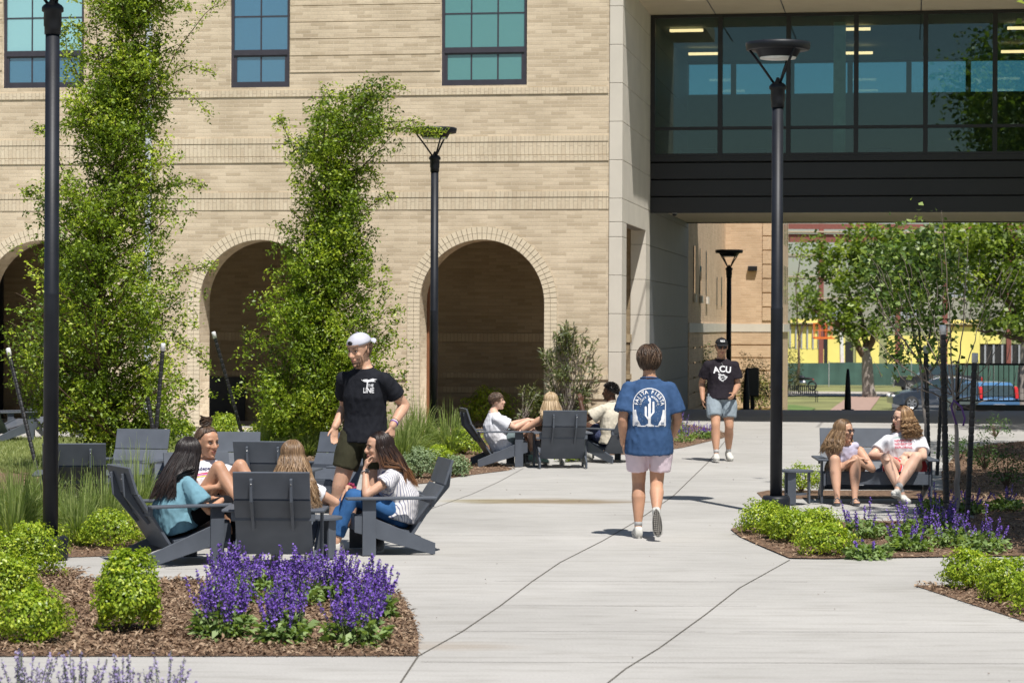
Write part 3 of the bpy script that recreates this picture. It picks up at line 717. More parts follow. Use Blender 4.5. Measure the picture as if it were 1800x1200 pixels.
stk(68, 838, 14, 612, 'black stake leaning left at the left picture edge, in front of the lawn', dd=.4)
stk(283, 840, 258, 690, 'short uncapped black stake beside the left tree, crossing the capped one', cap=False)
stk(1664, 908, 1657, 571, 'tallest white capped black stake at right, next to the pale thin trunk', r=.034)
stk(1700, 912, 1714, 620, 'black stake leaning right with pale cap, right of the pale thin trunk', r=.03)
stk(1633, 842, 1627, 607, 'white capped black stake behind the wide bench, right end', r=.03)
stk(1647, 835, 1655, 690, 'short black stake between the two pale trunks behind the bench', cap=False, r=.026)
# ================================================================ foliage
LEAF_T = leafmat('elm leaf', (.06, .10, .012), (.19, .28, .025), (.50, .57, .07), .32)
LEAF_B = leafmat('box leaf', (.07, .13, .012), (.26, .37, .025), (.58, .63, .07), .26, .4)
LEAF_D = leafmat('dark leaf', (.03, .065, .02), (.06, .12, .03), (.12, .20, .06), .3)
LEAF_S = leafmat('sage leaf', (.10, .16, .045), (.19, .28, .09), (.32, .42, .17), .3, .6)
LEAF_G = leafmat('grey leaf', (.12, .17, .08), (.2, .27, .14), (.33, .4, .24), .25, .7)
LEAF_O = leafmat('oak leaf', (.05, .08, .02), (.15, .22, .035), (.38, .45, .08), .38)
GRASS = leafmat('grass blade', (.10, .15, .03), (.21, .29, .08), (.42, .47, .20), .35, .5)
PURPLE = attrmat('salvia flower', (.05, .02, .15), (.12, .05, .36), (.27, .15, .60), .6)
LAV = attrmat('catmint flower', (.16, .12, .26), (.27, .22, .40), (.42, .38, .52), .7)
def crown_tree(name, base, prof, label, nbr, per, leaf, m, trunk_r=.07, group=None, cat='tree', bark=None, sig=.085, sc=None, droop=.25, depth=1.0, topvar=.3, tz=None):
    """prof: list (z, xc, r); branches leave the trunk and carry sprigs of leaves"""
    o = empty(name, base, 0, label, cat, group); bark = bark or M_BARK
    zs = np.array([p[0] for p in prof]); xc = np.array([p[1] for p in prof]); rr = np.array([p[2] for p in prof])
    def cx(z): return np.interp(z, zs, xc)
    H = zs[-1]; rng = RNG
    tb = MB(); tp = [Vector((cx(z)*min(1, z/zs[0]) if z < zs[0] else cx(z), .02*math.sin(z*2), z)) for z in np.linspace(0, H*.97, 14)]
    tb.tube(tp, [trunk_r*(1-.9*i/13) for i in range(14)], 10)
    P = []; Vv = []
    w_ = (rr+.1); cdf = np.cumsum(w_*np.gradient(zs)); cdf /= cdf[-1]
    for i in range(nbr):
        z = np.interp(rng.uniform(), cdf, zs); r = np.interp(z, zs, rr); c = cx(z)
        a = rng.uniform(0, 2*math.pi); q = r*math.sqrt(rng.uniform(.05, 1.0))*rng.uniform(.94, 1.16)
        tip = np.array([c+q*math.cos(a), q*math.sin(a)*depth, z])
        z0 = max(zs[0]*.75, z-rng.uniform(.35, .9)*q-.05); st = np.array([cx(z0), 0, z0])
        mid = st*.5+tip*.5+np.array([0, 0, -.08*q])+rng.normal(size=3)*.04*q
        t = np.linspace(0, 1, 7)[:, None]; C = (1-t)**2*st+2*t*(1-t)*mid+t*t*tip
        C[-1] += np.array([0, 0, -.06*droop])
        tb.tube([Vector(p) for p in C], [trunk_r*.32*(1-.85*k/6)*min(1, .35+q) for k in range(7)], 4, cap=False)
        n = int(per*rng.uniform(.5, 1.5)); tt = rng.uniform(.35 if q > .5 else .1, 1.04, n)
        tw = np.clip(tt, 0, 1)[:, None]; pts = (1-tw)**2*st+2*tw*(1-tw)*mid+tw*tw*tip
        # short twigs: clumps of leaves around nodes
        k = max(3, n//11); nodes = pts[rng.integers(0, n, k)]+rng.normal(size=(k, 3))*sig*np.array([1.0, 1.0, 1.1])
        own = nodes[rng.integers(0, k, n)]; pp = own+rng.normal(size=(n, 3))*sig*.30
        P.append(pp); Vv.append(np.clip(rng.normal(.45, .22)+rng.normal(size=n)*.17, 0, 1))
    P = np.concatenate(P); Vv = np.concatenate(Vv)
    tb.build('trunk', bark, o, True, fixn=False)
    leafobj('crown', P, leaf, m, o, Vv, aspect=.5, droop=droop, up=.3)
    return o
def prof_px(px, py, rows, d=None):
    g = G(px, py); out = []
    for y, xl, xr in rows:
        z = CH-(uv((xl+xr)/2, y)[1])*g.y/F-g.z; out.append((z, ((xl+xr)/2-px)*g.y/F, (xr-xl)/2*g.y/F))
    return g, sorted(out)
g, pr = prof_px(209, 826, [(772, 165, 285), (745, 70, 320), (700, 15, 350), (650, 5, 362), (600, 0, 362), (550, 8, 350), (500, 12, 345), (450, 25, 335), (400, 45, 318), (350, 55, 325), (300, 82, 325), (250, 105, 300), (200, 115, 290), (150, 115, 300), (100, 110, 320), (50, 140, 305), (0, 150, 330), (-60, 165, 360), (-110, 220, 330)])
g1 = g
T1 = crown_tree('elm_tree', g, pr, 'taller leafy green tree at left, standing behind the left lamp post', 330, 265, .056, LEAF_T, .062, 'young elm trees', sig=.125)
g, pr = prof_px(566, 800, [(742, 470, 600), (715, 450, 670), (680, 440, 690), (640, 435, 698), (600, 435, 696), (560, 440, 690), (520, 455, 688), (480, 480, 680), (440, 490, 668), (400, 495, 655), (360, 515, 668), (330, 520, 665), (300, 515, 640), (260, 495, 620), (235, 498, 690), (205, 500, 720), (180, 560, 712), (150, 610, 690)])
T2 = crown_tree('elm_tree', g, pr, 'shorter leafy green tree behind the standing man, in front of the middle arch', 255, 270, .060, LEAF_T, .055, 'young elm trees', sig=.135)
# side sprays of leaves that leave the crowns: long outer shoots
def shoots(tree, g, pxs, m=LEAF_T, n=70, leaf=.05, r=.010):
    P = []
    for pts in pxs:
        C = [at(x, y, g.y+dd)-g for x, y, dd in pts]
        MB().tube(C, [r*(1-.7*i/(len(C)-1)) for i in range(len(C))], 4, cap=False).build('branch', M_BARK, tree, True, fixn=False)
        L_ = np.array([tuple(c) for c in C]); k = int(n*len(C)); t = RNG.uniform(0, len(C)-1.001, k); i = t.astype(int); f = (t-i)[:, None]
        P.append(L_[i]*(1-f)+L_[i+1]*f+RNG.normal(size=(k, 3))*.045)
    leafobj('sprays', np.concatenate(P), leaf, m, tree, aspect=.5, droop=.2)
shoots(T1, g1, [[(250, 210, 0), (310, 90, 0), (360, 25, .1), (395, -5, .1)], [(270, 150, 0), (330, 115, 0), (378, 130, .1)], [(265, 170, 0), (330, 160, 0), (372, 205, 0)], [(265, 330, 0), (325, 322, 0), (358, 328, 0)], [(110, 300, 0), (80, 225, 0), (60, 228, 0)], [(110, 380, 0), (60, 340, 0), (38, 340, 0)],
   [(150, 60, 0), (125, 40, 0), (105, 60, 0)], [(180, 200, 0), (170, 60, 0), (165, -20, 0)], [(300, 480, 0), (355, 470, 0), (378, 468, 0)], [(310, 600, 0), (350, 620, 0), (370, 650, 0)], [(140, 140, 0), (118, 90, 0), (112, 45, 0)]])
g2 = g
shoots(T2, g2, [[(640, 240, 0), (690, 226, -.2), (735, 226, -.3), (770, 236, -.3)], [(650, 235, 0), (700, 222, -.2), (745, 232, -.3), (782, 232, -.3)], [(640, 230, 0), (680, 215, -.1), (725, 212, -.2), (742, 225, -.2)], [(640, 220, 0), (665, 170, 0), (690, 150, 0), (710, 158, 0)], [(560, 260, 0), (560, 190, 0), (575, 160, 0)], [(610, 200, 0), (600, 165, 0), (640, 150, 0)], [(640, 370, 0), (670, 350, 0), (692, 343, 0)], [(620, 300, 0), (655, 300, 0), (668, 330, 0)], [(680, 550, 0), (705, 545, 0)], [(460, 600, 0), (430, 580, 0)], [(470, 690, 0), (425, 680, 0), (405, 700, 0)], [(520, 270, 0), (495, 215, 0), (490, 208, 0)]])
# boxwood mounds
def mound(px, py, wpx, hpx, label, n=2600, leaf=.026, m=LEAF_B, nm='boxwood_shrub', cat='shrub', group='bright green clipped shrubs', dep=1.0, lumps=.24, d=None):
    g = G(px, py) if d is None else V3(at(px, 600, d).x, d, gz(d)); s = F/g.y; rx = wpx/2/s; h = hpx/s; g = g.copy(); g.y += rx*dep*.8
    o = empty(nm, (g.x, g.y, g.z+.01), RNG.uniform(0, 6), label, cat, group)
    n = int(n*1.5); u = unit(RNG.normal(size=(n, 3))); u[:, 2] = np.where(u[:, 2] < -.85, -u[:, 2], u[:, 2])
    ph = RNG.uniform(0, 6, 8)
    lump = 1+lumps*(np.sin(u[:, 0]*5+ph[0])*np.sin(u[:, 1]*5+ph[1])+.6*np.sin(u[:, 2]*6+ph[2]+u[:, 0]*4)+.5*np.sin(u[:, 0]*11+ph[3])*np.sin(u[:, 1]*10+u[:, 2]*9+ph[4]))
    rad = (1-.42*RNG.uniform(0, 1, n)**2.0)*lump
    f = np.where(u[:, 2] < 0, (1-.22*u[:, 2]**2)/np.sqrt(np.maximum(1-u[:, 2]**2, .12)), 1)
    P = u*rad[:, None]*np.stack([f, f, np.ones(n)], 1)*np.array([rx, rx*dep, h*.5]); P[:, 2] = P[:, 2]*np.where(u[:, 2] < 0, .84, 1.06)+h*.46
    P += RNG.normal(size=P.shape)*.006
    ok = P[:, 2] > .01; P = P[ok]; u = u[ok]
    N = unit(u+RNG.normal(size=u.shape)*.55+np.array([0, 0, .3]))
    val = np.clip(RNG.normal(.5, .22, len(P))+.12*(rad[ok]-.9), 0, 1)
    leafobj('foliage', P, leaf, m, o, val, N=N, aspect=.55)
    mb = MB()
    for k in range(14):
        a = RNG.uniform(0, 6.28); q = RNG.uniform(.2, .75); tip = Vector((rx*q*math.cos(a), rx*dep*q*math.sin(a), h*RNG.uniform(.4, .85)))
        mb.tube([(0, 0, 0), tuple(tip*.5+Vector((0, 0, -.02))), tuple(tip)], [.009, .006, .003], 4, cap=False)
    mb.build('stems', M_BARK, o, fixn=False); return o
mound(217, 1118, 128, 148, 'tall bright green clipped shrub standing alone left of the purple flowers', 5200, .028, dep=.85, lumps=.13)
mound(45, 1138, 118, 98, 'bright green shrub at the lower left, nearest to the bottom edge of the bed', 3200)
mound(10, 1075, 100, 95, 'bright green shrub at the left edge, second from the front in the row', 2600)
mound(48, 1020, 105, 92, 'bright green shrub behind two others, in front of the left lamp base', 2600)
mound(60, 985, 95, 62, 'bright green shrub farthest back in the left front row, touching the lamp base', 2200)
mound(-15, 1020, 90, 80, 'bright green shrub cut by the left edge beside the lamp', 1600)
mound(188, 967, 112, 62, 'low bright shrub between the ornamental grass and the left chair', 2600)
for px, py, w_, h_, lb in ((1345, 942, 84, 56, 'bright shrub at the tip of the right bed beside the lamp post'), (1402, 958, 88, 58, 'bright shrub second from the lamp post in the right bed'), (1372, 950, 60, 50, 'bright shrub squeezed between two others near the lamp post, right bed'), (1455, 980, 96, 56, 'bright shrub nearest the walk edge in the right bed, in front of the dull plants'), (1440, 945, 80, 48, 'bright shrub behind the front one in the right bed')):
    mound(px, py, w_, h_, lb, 2300)
mound(1712, 1040, 96, 64, 'bright shrub at the tip of the lower right corner bed', 2600)
mound(1778, 1062, 96, 72, 'bright shrub at the right edge in the lower right corner bed', 2600)
mound(1830, 1085, 90, 75, 'bright shrub mostly outside the right edge of the corner bed', 1200)
mound(1412, 868, 76, 50, 'bright shrub behind the small slate table by the wide bench', 1500)
for px, py, w_, h_, lb in ((460, 790, 80, 45, 'bright low shrub behind the bun haired woman, left of the second tree'), (392, 770, 50, 42, 'small bright shrub right behind the hair bun, below the middle arch'), (317, 771, 44, 32, 'small bright shrub on the far side of the lawn, right of the tree trunk'), (765, 812, 60, 26, 'low bright shrub at the foot of the middle lamp post'), (815, 800, 72, 42, 'bright shrub left of the laughing woman, beside the gray green plant'), (1000, 812, 40, 30, 'small bright shrub glimpsed beneath the chairs of the middle group')):
    mound(px, py, w_, h_, lb, 1400, .04)
mound(735, 842, 66, 52, 'soft gray green mound at the mulch edge behind the woman in jeans', 1700, .035, LEAF_G, 'sage_shrub', group='gray green mounds')
mound(800, 838, 50, 34, 'small gray green mound at the tip of the mulch, left of the middle group', 1100, .035, LEAF_G, 'sage_shrub', group='gray green mounds')
mound(696, 846, 50, 34, 'small gray green mound right behind the head of the woman in jeans', 900, .035, LEAF_G, 'sage_shrub', group='gray green mounds')
mound(858, 752, 90, 66, 'rounded green shrub in the right arch behind the laughing woman', 1500, .06, LEAF_B, lumps=.2, group='shrubs along the hall wall')
mound(945, 750, 44, 52, 'green shrub at the arch corner behind the blonde woman', 700, .06, LEAF_B, lumps=.2, group='shrubs along the hall wall')
mound(505, 752, 90, 60, 'green shrub behind the chairs, left of the second tree trunk', 1300, .06, LEAF_B, lumps=.2, group='shrubs along the hall wall')
mound(1382, 700, 60, 84, 'loose olive shrub beyond the passage, behind the distant bench', 1500, .12, leafmat('olive leaf', (.07, .08, .03), (.15, .16, .07), (.26, .25, .13)), 'olive_shrub', lumps=.3, d=150, group='shrubs beyond the passage')
mound(1328, 722, 70, 92, 'brownish bush by the tan wing beyond the passage', 1500, .05, leafmat('dry leaf', (.09, .07, .03), (.20, .16, .08), (.32, .28, .16)), 'dry_bush', lumps=.3, d=60, group='shrubs beyond the passage')
mound(1338, 712, 66, 62, 'green bush beside the tan wing, behind the walking man in the cap', 900, .05, LEAF_O, 'green_bush', lumps=.25, d=64, group='shrubs beyond the passage')
mound(1240, 735, 62, 110, 'dark vine like bush at the foot of the tan wing, left of the walking man', 1100, .06, LEAF_D, 'dark_bush', lumps=.25, d=60.5, group='shrubs beyond the passage')
# grasses
def grass(px, py, wpx, hpx, label, n=420, m=GRASS, wid=.004, nm='ornamental_grass'):
    g = G(px, py); s = F/g.y; r = wpx/2/s; h = hpx/s
    o = empty(nm, (g.x, g.y+r*.5, .01), 0, label, 'grass', 'ornamental grass clumps')
    n = int(n*1.5); h *= 1.25; a = RNG.uniform(0, 6.28, n); q = np.sqrt(RNG.uniform(0, 1, n))
    base = np.stack([np.cos(a)*q*r*.35, np.sin(a)*q*r*.35, np.zeros(n)], 1)
    out = RNG.uniform(.3, 1.45, n); hh = h*RNG.uniform(.40, 1.08, n)*(1.12-.42*out)
    tips = np.stack([np.cos(a)*r*out, np.sin(a)*r*out, hh*np.clip(RNG.uniform(.6, 1, n)-.35*(out-.6), .05, 1)], 1)
    blades(base, tips, wid, hh*RNG.uniform(.35, .6, n), m, 'blades', o); return o
for px, py, w_, h_, lb in ((15, 958, 150, 125, 'ornamental grass clump at the left edge behind the bright shrubs'), (75, 935, 120, 115, 'ornamental grass clump directly behind the left lamp post'), (130, 962, 120, 118, 'ornamental grass clump just right of the left lamp post'), (175, 940, 130, 118, 'ornamental grass clump touching the back of the left chair'), (235, 915, 120, 120, 'ornamental grass clump behind the left chair back, below the tree trunk'), (30, 905, 140, 90, 'far ornamental grass clump at the left edge beside the lawn'), (225, 878, 120, 85, 'dark ornamental grass clump at the foot of the left tree')):
    grass(px, py, w_, h_, lb, 520)
for px, py, w_, h_, lb in ((475, 800, 105, 62, 'grass clump behind the front group, left of the standing man'), (540, 803, 90, 70, 'grass clump at the foot of the second tree'), (610, 822, 90, 60, 'grass clump behind the standing man'), (705, 822, 110, 100, 'large grass clump just right of the standing man'), (735, 800, 100, 95, 'grass clump right behind the middle lamp post, left side'), (790, 800, 90, 82, 'grass clump right of the middle lamp post'), (660, 800, 90, 70, 'grass clump half hidden behind the standing man arm')):
    grass(px, py, w_, h_, lb, 520, wid=.0055)
# salvia
def salvia(px, py, wpx, hpx, label, nsp=46, flower=True, dark=False, m=PURPLE, fl=56, lf=420, leaf=.065, sp0=.38, lm=LEAF_S):
    g = G(px, py); s = F/g.y; r = wpx/2/s; h = hpx/s
    o = empty('salvia_plant', (g.x, g.y+r*.55, .008), 0, label, 'flower', 'purple salvia plants')
    a = RNG.uniform(0, 6.28, lf); q = RNG.uniform(.1, 1, lf)
    P = np.stack([np.cos(a)*q*r*.85, np.sin(a)*q*r*.85, h*.46*RNG.uniform(.05, 1, lf)*(1.05-.5*q)], 1)
    dirs = np.stack([np.cos(a), np.sin(a), .4+0*a], 1)
    leafobj('leaves', P, leaf, lm, o, dirs=dirs, aspect=.5, up=.7)
    st = MB(); FP = []; FV = []; N_ = []
    for i in range(nsp):
        a = RNG.uniform(0, 6.28); q = math.sqrt(RNG.uniform(0, 1)); bx = r*.8*q*math.cos(a); by = r*.8*q*math.sin(a); hh = h*RNG.uniform(.62, 1.06)*(1-.20*q)
        b0 = np.array([bx*.6, by*.6, 0]); tip = np.array([bx*1.15+RNG.normal()*.02, by*1.15+RNG.normal()*.02, hh]); z0 = RNG.uniform(sp0-.03, sp0+.22)
        st.tube([Vector(b0), Vector(b0*.4+tip*.6), Vector(tip)], [.0034, .003, .002], 3, cap=False)
        t = np.linspace(z0, 1, fl)+RNG.normal(size=fl)*.01; ang = RNG.uniform(0, 6.28, fl); rad = .012*(1.15-.85*(t-z0)/(1-z0))
        c = b0+(tip-b0)*t[:, None]; u = np.stack([np.cos(ang), np.sin(ang), np.full(fl, .5)], 1)
        FP.append(c+u*rad[:, None]*.6); N_.append(unit(u+RNG.normal(size=u.shape)*.4)); FV.append(np.clip(RNG.normal(.5, .25, fl)+.1, 0, 1))
    st.build('stems', LEAF_S if False else mat('salvia stem', (.16, .20, .09), .7), o, fixn=False)
    if nsp <= 24:
        for fp, fv, fn in zip(FP, FV, N_): leafobj('flower_spike', fp, .0155, m, o, fv, N=fn, aspect=.8)
    elif flower: leafobj('flower_spikes', np.concatenate(FP), .0155, m, o, np.concatenate(FV), N=np.concatenate(N_), aspect=.8)
    return o
for px, py, w_, h_, ns, lb in ((388, 1128, 118, 140, 52, 'purple salvia at the front left of the clump, beside the tall clipped shrub'), (497, 1136, 108, 130, 48, 'purple salvia at the front middle of the clump'), (622, 1140, 128, 130, 60, 'purple salvia at the front right of the clump, near the bed tip'), (405, 1066, 110, 118, 48, 'purple salvia behind the front left one, below the left chair'), (512, 1070, 112, 112, 50, 'purple salvia in the middle back, right below the back view chair'), (590, 1062, 104, 105, 48, 'purple salvia in the back row, below the round table'), (655, 1092, 84, 112, 52, 'purple salvia at the right rear of the clump, below the woman in jeans'), (455, 1046, 80, 72, 22, 'thin purple salvia at the back left near the chair leg')):
    salvia(px, py, w_, h_, lb, ns)
for px, py, w_, h_, ns, lb in ((1520, 950, 100, 80, 9, 'sparsely flowering salvia in front of the wide bench'), (1610, 955, 100, 85, 12, 'salvia in front of the bench end, half in shade'), (1655, 940, 110, 78, 17, 'violet salvia below the crossed feet at the bench'), (1530, 984, 90, 50, 3, 'nearly flowerless salvia at the edge of the right bed'), (1600, 972, 90, 60, 7, 'leafy salvia near the walk in the right bed'), (1680, 965, 110, 75, 12, 'shaded salvia under the pale thin trunk'), (1735, 975, 100, 85, 11, 'shaded salvia at the right end of the bed'), (1705, 905, 80, 50, 12, 'shaded salvia behind the leaning black stake'), (1645, 905, 70, 60, 11, 'violet salvia behind the shoes of the crossed feet'), (1770, 900, 70, 50, 5, 'dim small salvia on the shaded mulch slope')):
    salvia(px, py, w_, h_, lb, ns, lf=360)
for px, py, w_, h_, ns, lb in ((1205, 778, 44, 38, 12, 'far salvia behind the walking man in blue'), (1228, 772, 34, 32, 14, 'far salvia right of the blue shirt'), (1248, 772, 30, 28, 14, 'far salvia nearest the walking man in the cap'), (1195, 765, 40, 48, 12, 'far tall salvia at the stone wall')):
    salvia(px, py, w_, h_, lb, ns, fl=30, lf=140)
# blurred catmint close to the camera
for i, (px, py, w_, h_, ns, lb) in enumerate(((30, 1262, 130, 122, 22, 'pale lavender catmint at the bottom left corner'), (130, 1272, 120, 128, 22, 'pale lavender catmint second from the bottom left corner'), (215, 1268, 100, 120, 18, 'pale lavender catmint third from the corner along the bottom edge'), (290, 1275, 110, 130, 14, 'rightmost pale lavender catmint along the bottom edge'))):
    o = salvia(px, py, w_, h_, lb, ns, m=LAV, fl=34, sp0=.35, lf=160, leaf=.03, lm=LEAF_G); o.name = 'catmint_plant'; o['group'] = 'pale catmint plants at the bottom'
# small plants on the mulch slope at the right
mound(1560*0+1755, 770, 56, 36, 'small bluish seedling shrub on top of the shaded mulch slope', 130, .05, LEAF_D, 'seedling_shrub', lumps=.3, group='small dark shrubs on the shaded mulch')
mound(1775, 860, 60, 70, 'thin dark shrub in the shade at the right edge', 260, .04, LEAF_D, 'seedling_shrub', lumps=.3, group='small dark shrubs on the shaded mulch')
mound(1735, 830, 50, 60, 'thin dark shrub in the middle of the shaded mulch slope', 240, .04, LEAF_D, 'seedling_shrub', lumps=.3, group='small dark shrubs on the shaded mulch')
mound(1690, 812, 70, 40, 'low dark shrub at the top edge of the shaded mulch, behind the stakes', 400, .04, LEAF_D, 'seedling_shrub', lumps=.3, group='small dark shrubs on the shaded mulch')
# oleander like bush by the pier
def wispy(px, py, rows, label, n, leaf, m, nm, stems, cat='shrub', per=12, sig=.05, r0=.012, bark=None, group=None, asp=.2):
    g, pr = prof_px(px, py, rows); o = empty(nm, g, 0, label, cat, group); tb = MB(); P = []; Dd = []
    zs = [p[0] for p in pr]; xcs = [p[1] for p in pr]; rs = [p[2] for p in pr]
    for i in range(stems):
        z = RNG.uniform(zs[0], zs[-1]); c = np.interp(z, zs, xcs); r = np.interp(z, zs, rs); a = RNG.uniform(0, 6.28); q = r*math.sqrt(RNG.uniform(.1, 1))
        tip = np.array([c+q*math.cos(a), q*math.sin(a)*.8, z]); st = np.array([RNG.normal()*.05, RNG.normal()*.05, 0]); mid = np.array([tip[0]*.45, tip[1]*.45, z*.6])+RNG.normal(size=3)*.04
        t = np.linspace(0, 1, 8)[:, None]; C = (1-t)**2*st+2*t*(1-t)*mid+t*t*tip
        tb.tube([Vector(p) for p in C], [r0*(1-.8*k/7) for k in range(8)], 4, cap=False)
        if n:
            tt = np.clip(1-np.abs(RNG.normal(0, .16, per)), 0, 1)[:, None]; pp = (1-tt)**2*st+2*tt*(1-tt)*mid+tt*tt*tip; P.append(pp+RNG.normal(size=pp.shape)*sig)
            Dd.append(np.tile(unit((tip-mid)[None]), (per, 1)))
    tb.build('stems', bark or M_PALEBARK, o, True, fixn=False)
    if n: leafobj('leaves', np.concatenate(P), leaf, m, o, dirs=np.concatenate(Dd)*.8, aspect=asp, up=.2)
    return o
LEAF_OL = leafmat('oleander leaf', (.06, .08, .03), (.12, .15, .06), (.24, .26, .12), .3)
wispy(998, 762, [(735, 970, 1030), (700, 945, 1050), (660, 938, 1062), (620, 948, 1065), (590, 968, 1045), (570, 990, 1010)], 'tall wispy shrub with narrow leaves against the wall beside the stone pier', 1, .13, LEAF_OL, 'oleander_shrub', 95, per=26, sig=.035, group='wispy shrubs')
wispy(915, 762, [(735, 900, 955), (700, 905, 955), (670, 928, 948)], 'short wispy shrub at the jamb of the right arch', 1, .12, LEAF_OL, 'oleander_shrub', 16, per=20, sig=.03, group='wispy shrubs')
# young trees at the right
M_TWIG = mat('pale twig', (.20, .16, .13), .8, var=.2)
g, _ = prof_px(1632, 842, [(500, 1, 2)])
LEAF_Y = leafmat('glossy leaf', (.05, .09, .03), (.12, .20, .05), (.36, .45, .16), .35, .45)
T3 = empty('redbud_tree', g, 0, 'young glossy leaved tree behind the bench end, in front of the parked cars', 'tree', 'young trees with stakes')
def limbs(tree, g, paths, m, r0, part='branch'):
    for pts in paths:
        C = [at(p[0], p[1], g.y+p[2])-g for p in pts]; n = len(C); Q = []
        for i in range(n-1):
            for k in range(4): Q.append(C[i].lerp(C[i+1], k/4)+Vector(RNG.normal(size=3))*.006)
        Q.append(C[-1]); rr = r0
        MB().tube(Q, [rr*(1-.75*i/(len(Q)-1)) for i in range(len(Q))], 6, cap=False).build(part, m, tree, True, fixn=False)
limbs(T3, g, [[(1632, 842, 0), (1628, 760, 0), (1622, 690, 0), (1616, 620, 0)]], M_PALEBARK, .036, 'trunk')
limbs(T3, g, [[(1620, 650, 0), (1600, 560, .1), (1585, 470, .2), (1570, 430, .2)], [(1622, 660, 0), (1640, 560, .1), (1650, 480, .1), (1648, 420, 0)], [(1618, 640, 0), (1590, 600, -.2), (1560, 560, -.3), (1530, 500, -.3)], [(1622, 670, 0), (1660, 620, .2), (1680, 560, .3)], [(1618, 630, 0), (1612, 520, .3), (1618, 420, .3)]], M_TWIG, .018)
P = []
for cxp, cyp, rp, k in ((1570, 450, 42, 260), (1620, 430, 45, 300), (1600, 500, 55, 420), (1560, 530, 40, 240), (1640, 490, 45, 280), (1655, 545, 40, 200), (1600, 570, 45, 220), (1580, 620, 34, 140), (1640, 610, 40, 140), (1530, 480, 35, 120), (1680, 470, 30, 120)):
    c = at(cxp, cyp, g.y)-g; nn = RNG.normal(size=(k, 3))*rp*g.y/F*.55; P.append(np.array(tuple(c))+nn)
leafobj('crown', np.concatenate(P), .085, LEAF_Y, T3, aspect=.75, droop=.2)
g, _ = prof_px(1679, 905, [(500, 1, 2)])
T4 = empty('bare_tree', g, 0, 'thin pale trunked tree with bare spreading twigs, between black stakes at right', 'tree', 'young trees with stakes')
limbs(T4, g, [[(1679, 905, 0), (1684, 830, 0), (1681, 760, 0), (1676, 700, 0), (1668, 640, 0)]], M_PALEBARK, .036, 'trunk')
limbs(T4, g, [[(1676, 690, 0), (1672, 600, .1), (1665, 480, .2), (1655, 370, .2)], [(1677, 695, 0), (1630, 672, -.1), (1580, 640, -.2), (1535, 590, -.2), (1508, 568, -.3)], [(1677, 690, 0), (1640, 620, .2), (1610, 560, .3), (1580, 480, .4)],
  [(1678, 700, 0), (1700, 640, 0), (1725, 560, .1), (1745, 500, .1)], [(1678, 700, 0), (1710, 670, -.1), (1750, 620, -.2), (1780, 560, -.2)], [(1678, 705, 0), (1730, 690, .1), (1770, 665, .1)], [(1676, 710, 0), (1640, 690, -.2), (1600, 680, -.3), (1570, 640, -.3), (1555, 610, -.3)], [(1678, 690, 0), (1690, 600, -.1), (1698, 500, -.2), (1702, 420, -.2)],
  [(1678, 712, 0), (1720, 722, -.1), (1765, 722, -.1)], [(1677, 700, 0), (1655, 650, .2), (1640, 560, .2), (1615, 470, .2)], [(1679, 720, 0), (1725, 705, .2), (1800, 690, .2)]], M_TWIG, .0085)
tw = []
for i in range(90):
    x, y = random.uniform(1540, 1780), random.uniform(470, 700); tw.append([(x, y, random.uniform(-.3, .3)), (x+(x-1676)*.12+random.uniform(-8, 8), y-random.uniform(14, 40), 0)])
for a, b in tw:
    p, q = at(a[0], a[1], g.y+a[2])-g, at(b[0], b[1], g.y+a[2])-g; MB().tube([p, (p+q)/2+Vector((.01, 0, .01)), q], [.005, .004, .002], 3, cap=False).build('twig', M_TWIG, T4, fixn=False)
M_TIE = mat('purple tie', (.17, .07, .32), .5)
MB().tube([tuple(at(x, y, g.y+dd)-g) for x, y, dd in ((1681, 745, -.03), (1672, 715, -.1), (1676, 703, -.1), (1690, 715, -.05), (1696, 735, 0), (1693, 748, 0))], .011, 6).build('tree_tie', M_TIE, T4, True)

# loose bark chips on the beds and short grass on the lawn
def in_poly(P, poly):
    x, y = P[:, 0], P[:, 1]; ins = np.zeros(len(P), bool); n = len(poly)
    for i in range(n):
        x0, y0 = poly[i]; x1, y1 = poly[(i+1) % n]; c = ((y0 > y) != (y1 > y)) & (x < (x1-x0)*(y-y0)/((y1-y0) if y1 != y0 else 1e-9)+x0); ins ^= c
    return ins
def scatter(px, n, xlim):
    poly = [(p.x, p.y) for p in (G(*q) for q in px)]; a = np.array(poly); lo_ = a.min(0); hi_ = a.max(0); lo_[0] = max(lo_[0], xlim[0]); hi_[0] = min(hi_[0], xlim[1])
    P = RNG.uniform(lo_, hi_, (n, 2)); return P[in_poly(P, poly)]
CHIP = attrmat('bark chip', (.075, .048, .032), (.25, .165, .105), (.50, .385, .27), .9, .2)
for nm, px, n, xl in (('wood_chips', BED1B, 34000, (-4.5, 3)), ('wood_chips', BED2, 12000, (-6, 0)), ('wood_chips', BED3, 16000, (-5, 1)), ('wood_chips', BED4, 7000, (-3, 6)), ('wood_chips', BED5, 52000, (1, 9)), ('wood_chips', BED6, 9000, (1, 7))):
    P2 = scatter(px, n, xl); n = len(P2); P = np.concatenate([P2, RNG.uniform(.012, .032, (n, 1))], 1); N = RNG.normal(size=(n, 3))*.45; N[:, 2] = 1
    o = leafobj(nm, P, .05, CHIP, None, RNG.beta(1.6, 2.2, n), N=unit(N), aspect=.28); o['kind'] = 'stuff'
P2 = scatter(LAWN, 60000, (-11, -3)); n = len(P2); base = np.concatenate([P2, np.zeros((n, 1))], 1); tips = base+RNG.normal(size=(n, 3))*.02; tips[:, 2] = RNG.uniform(.03, .07, n)
blades(base, tips, .006, np.full(n, .01), leafmat('turf blade', (.12, .16, .04), (.24, .28, .09), (.40, .42, .18), .2), 'lawn_grass', segs=1)['kind'] = 'stuff'

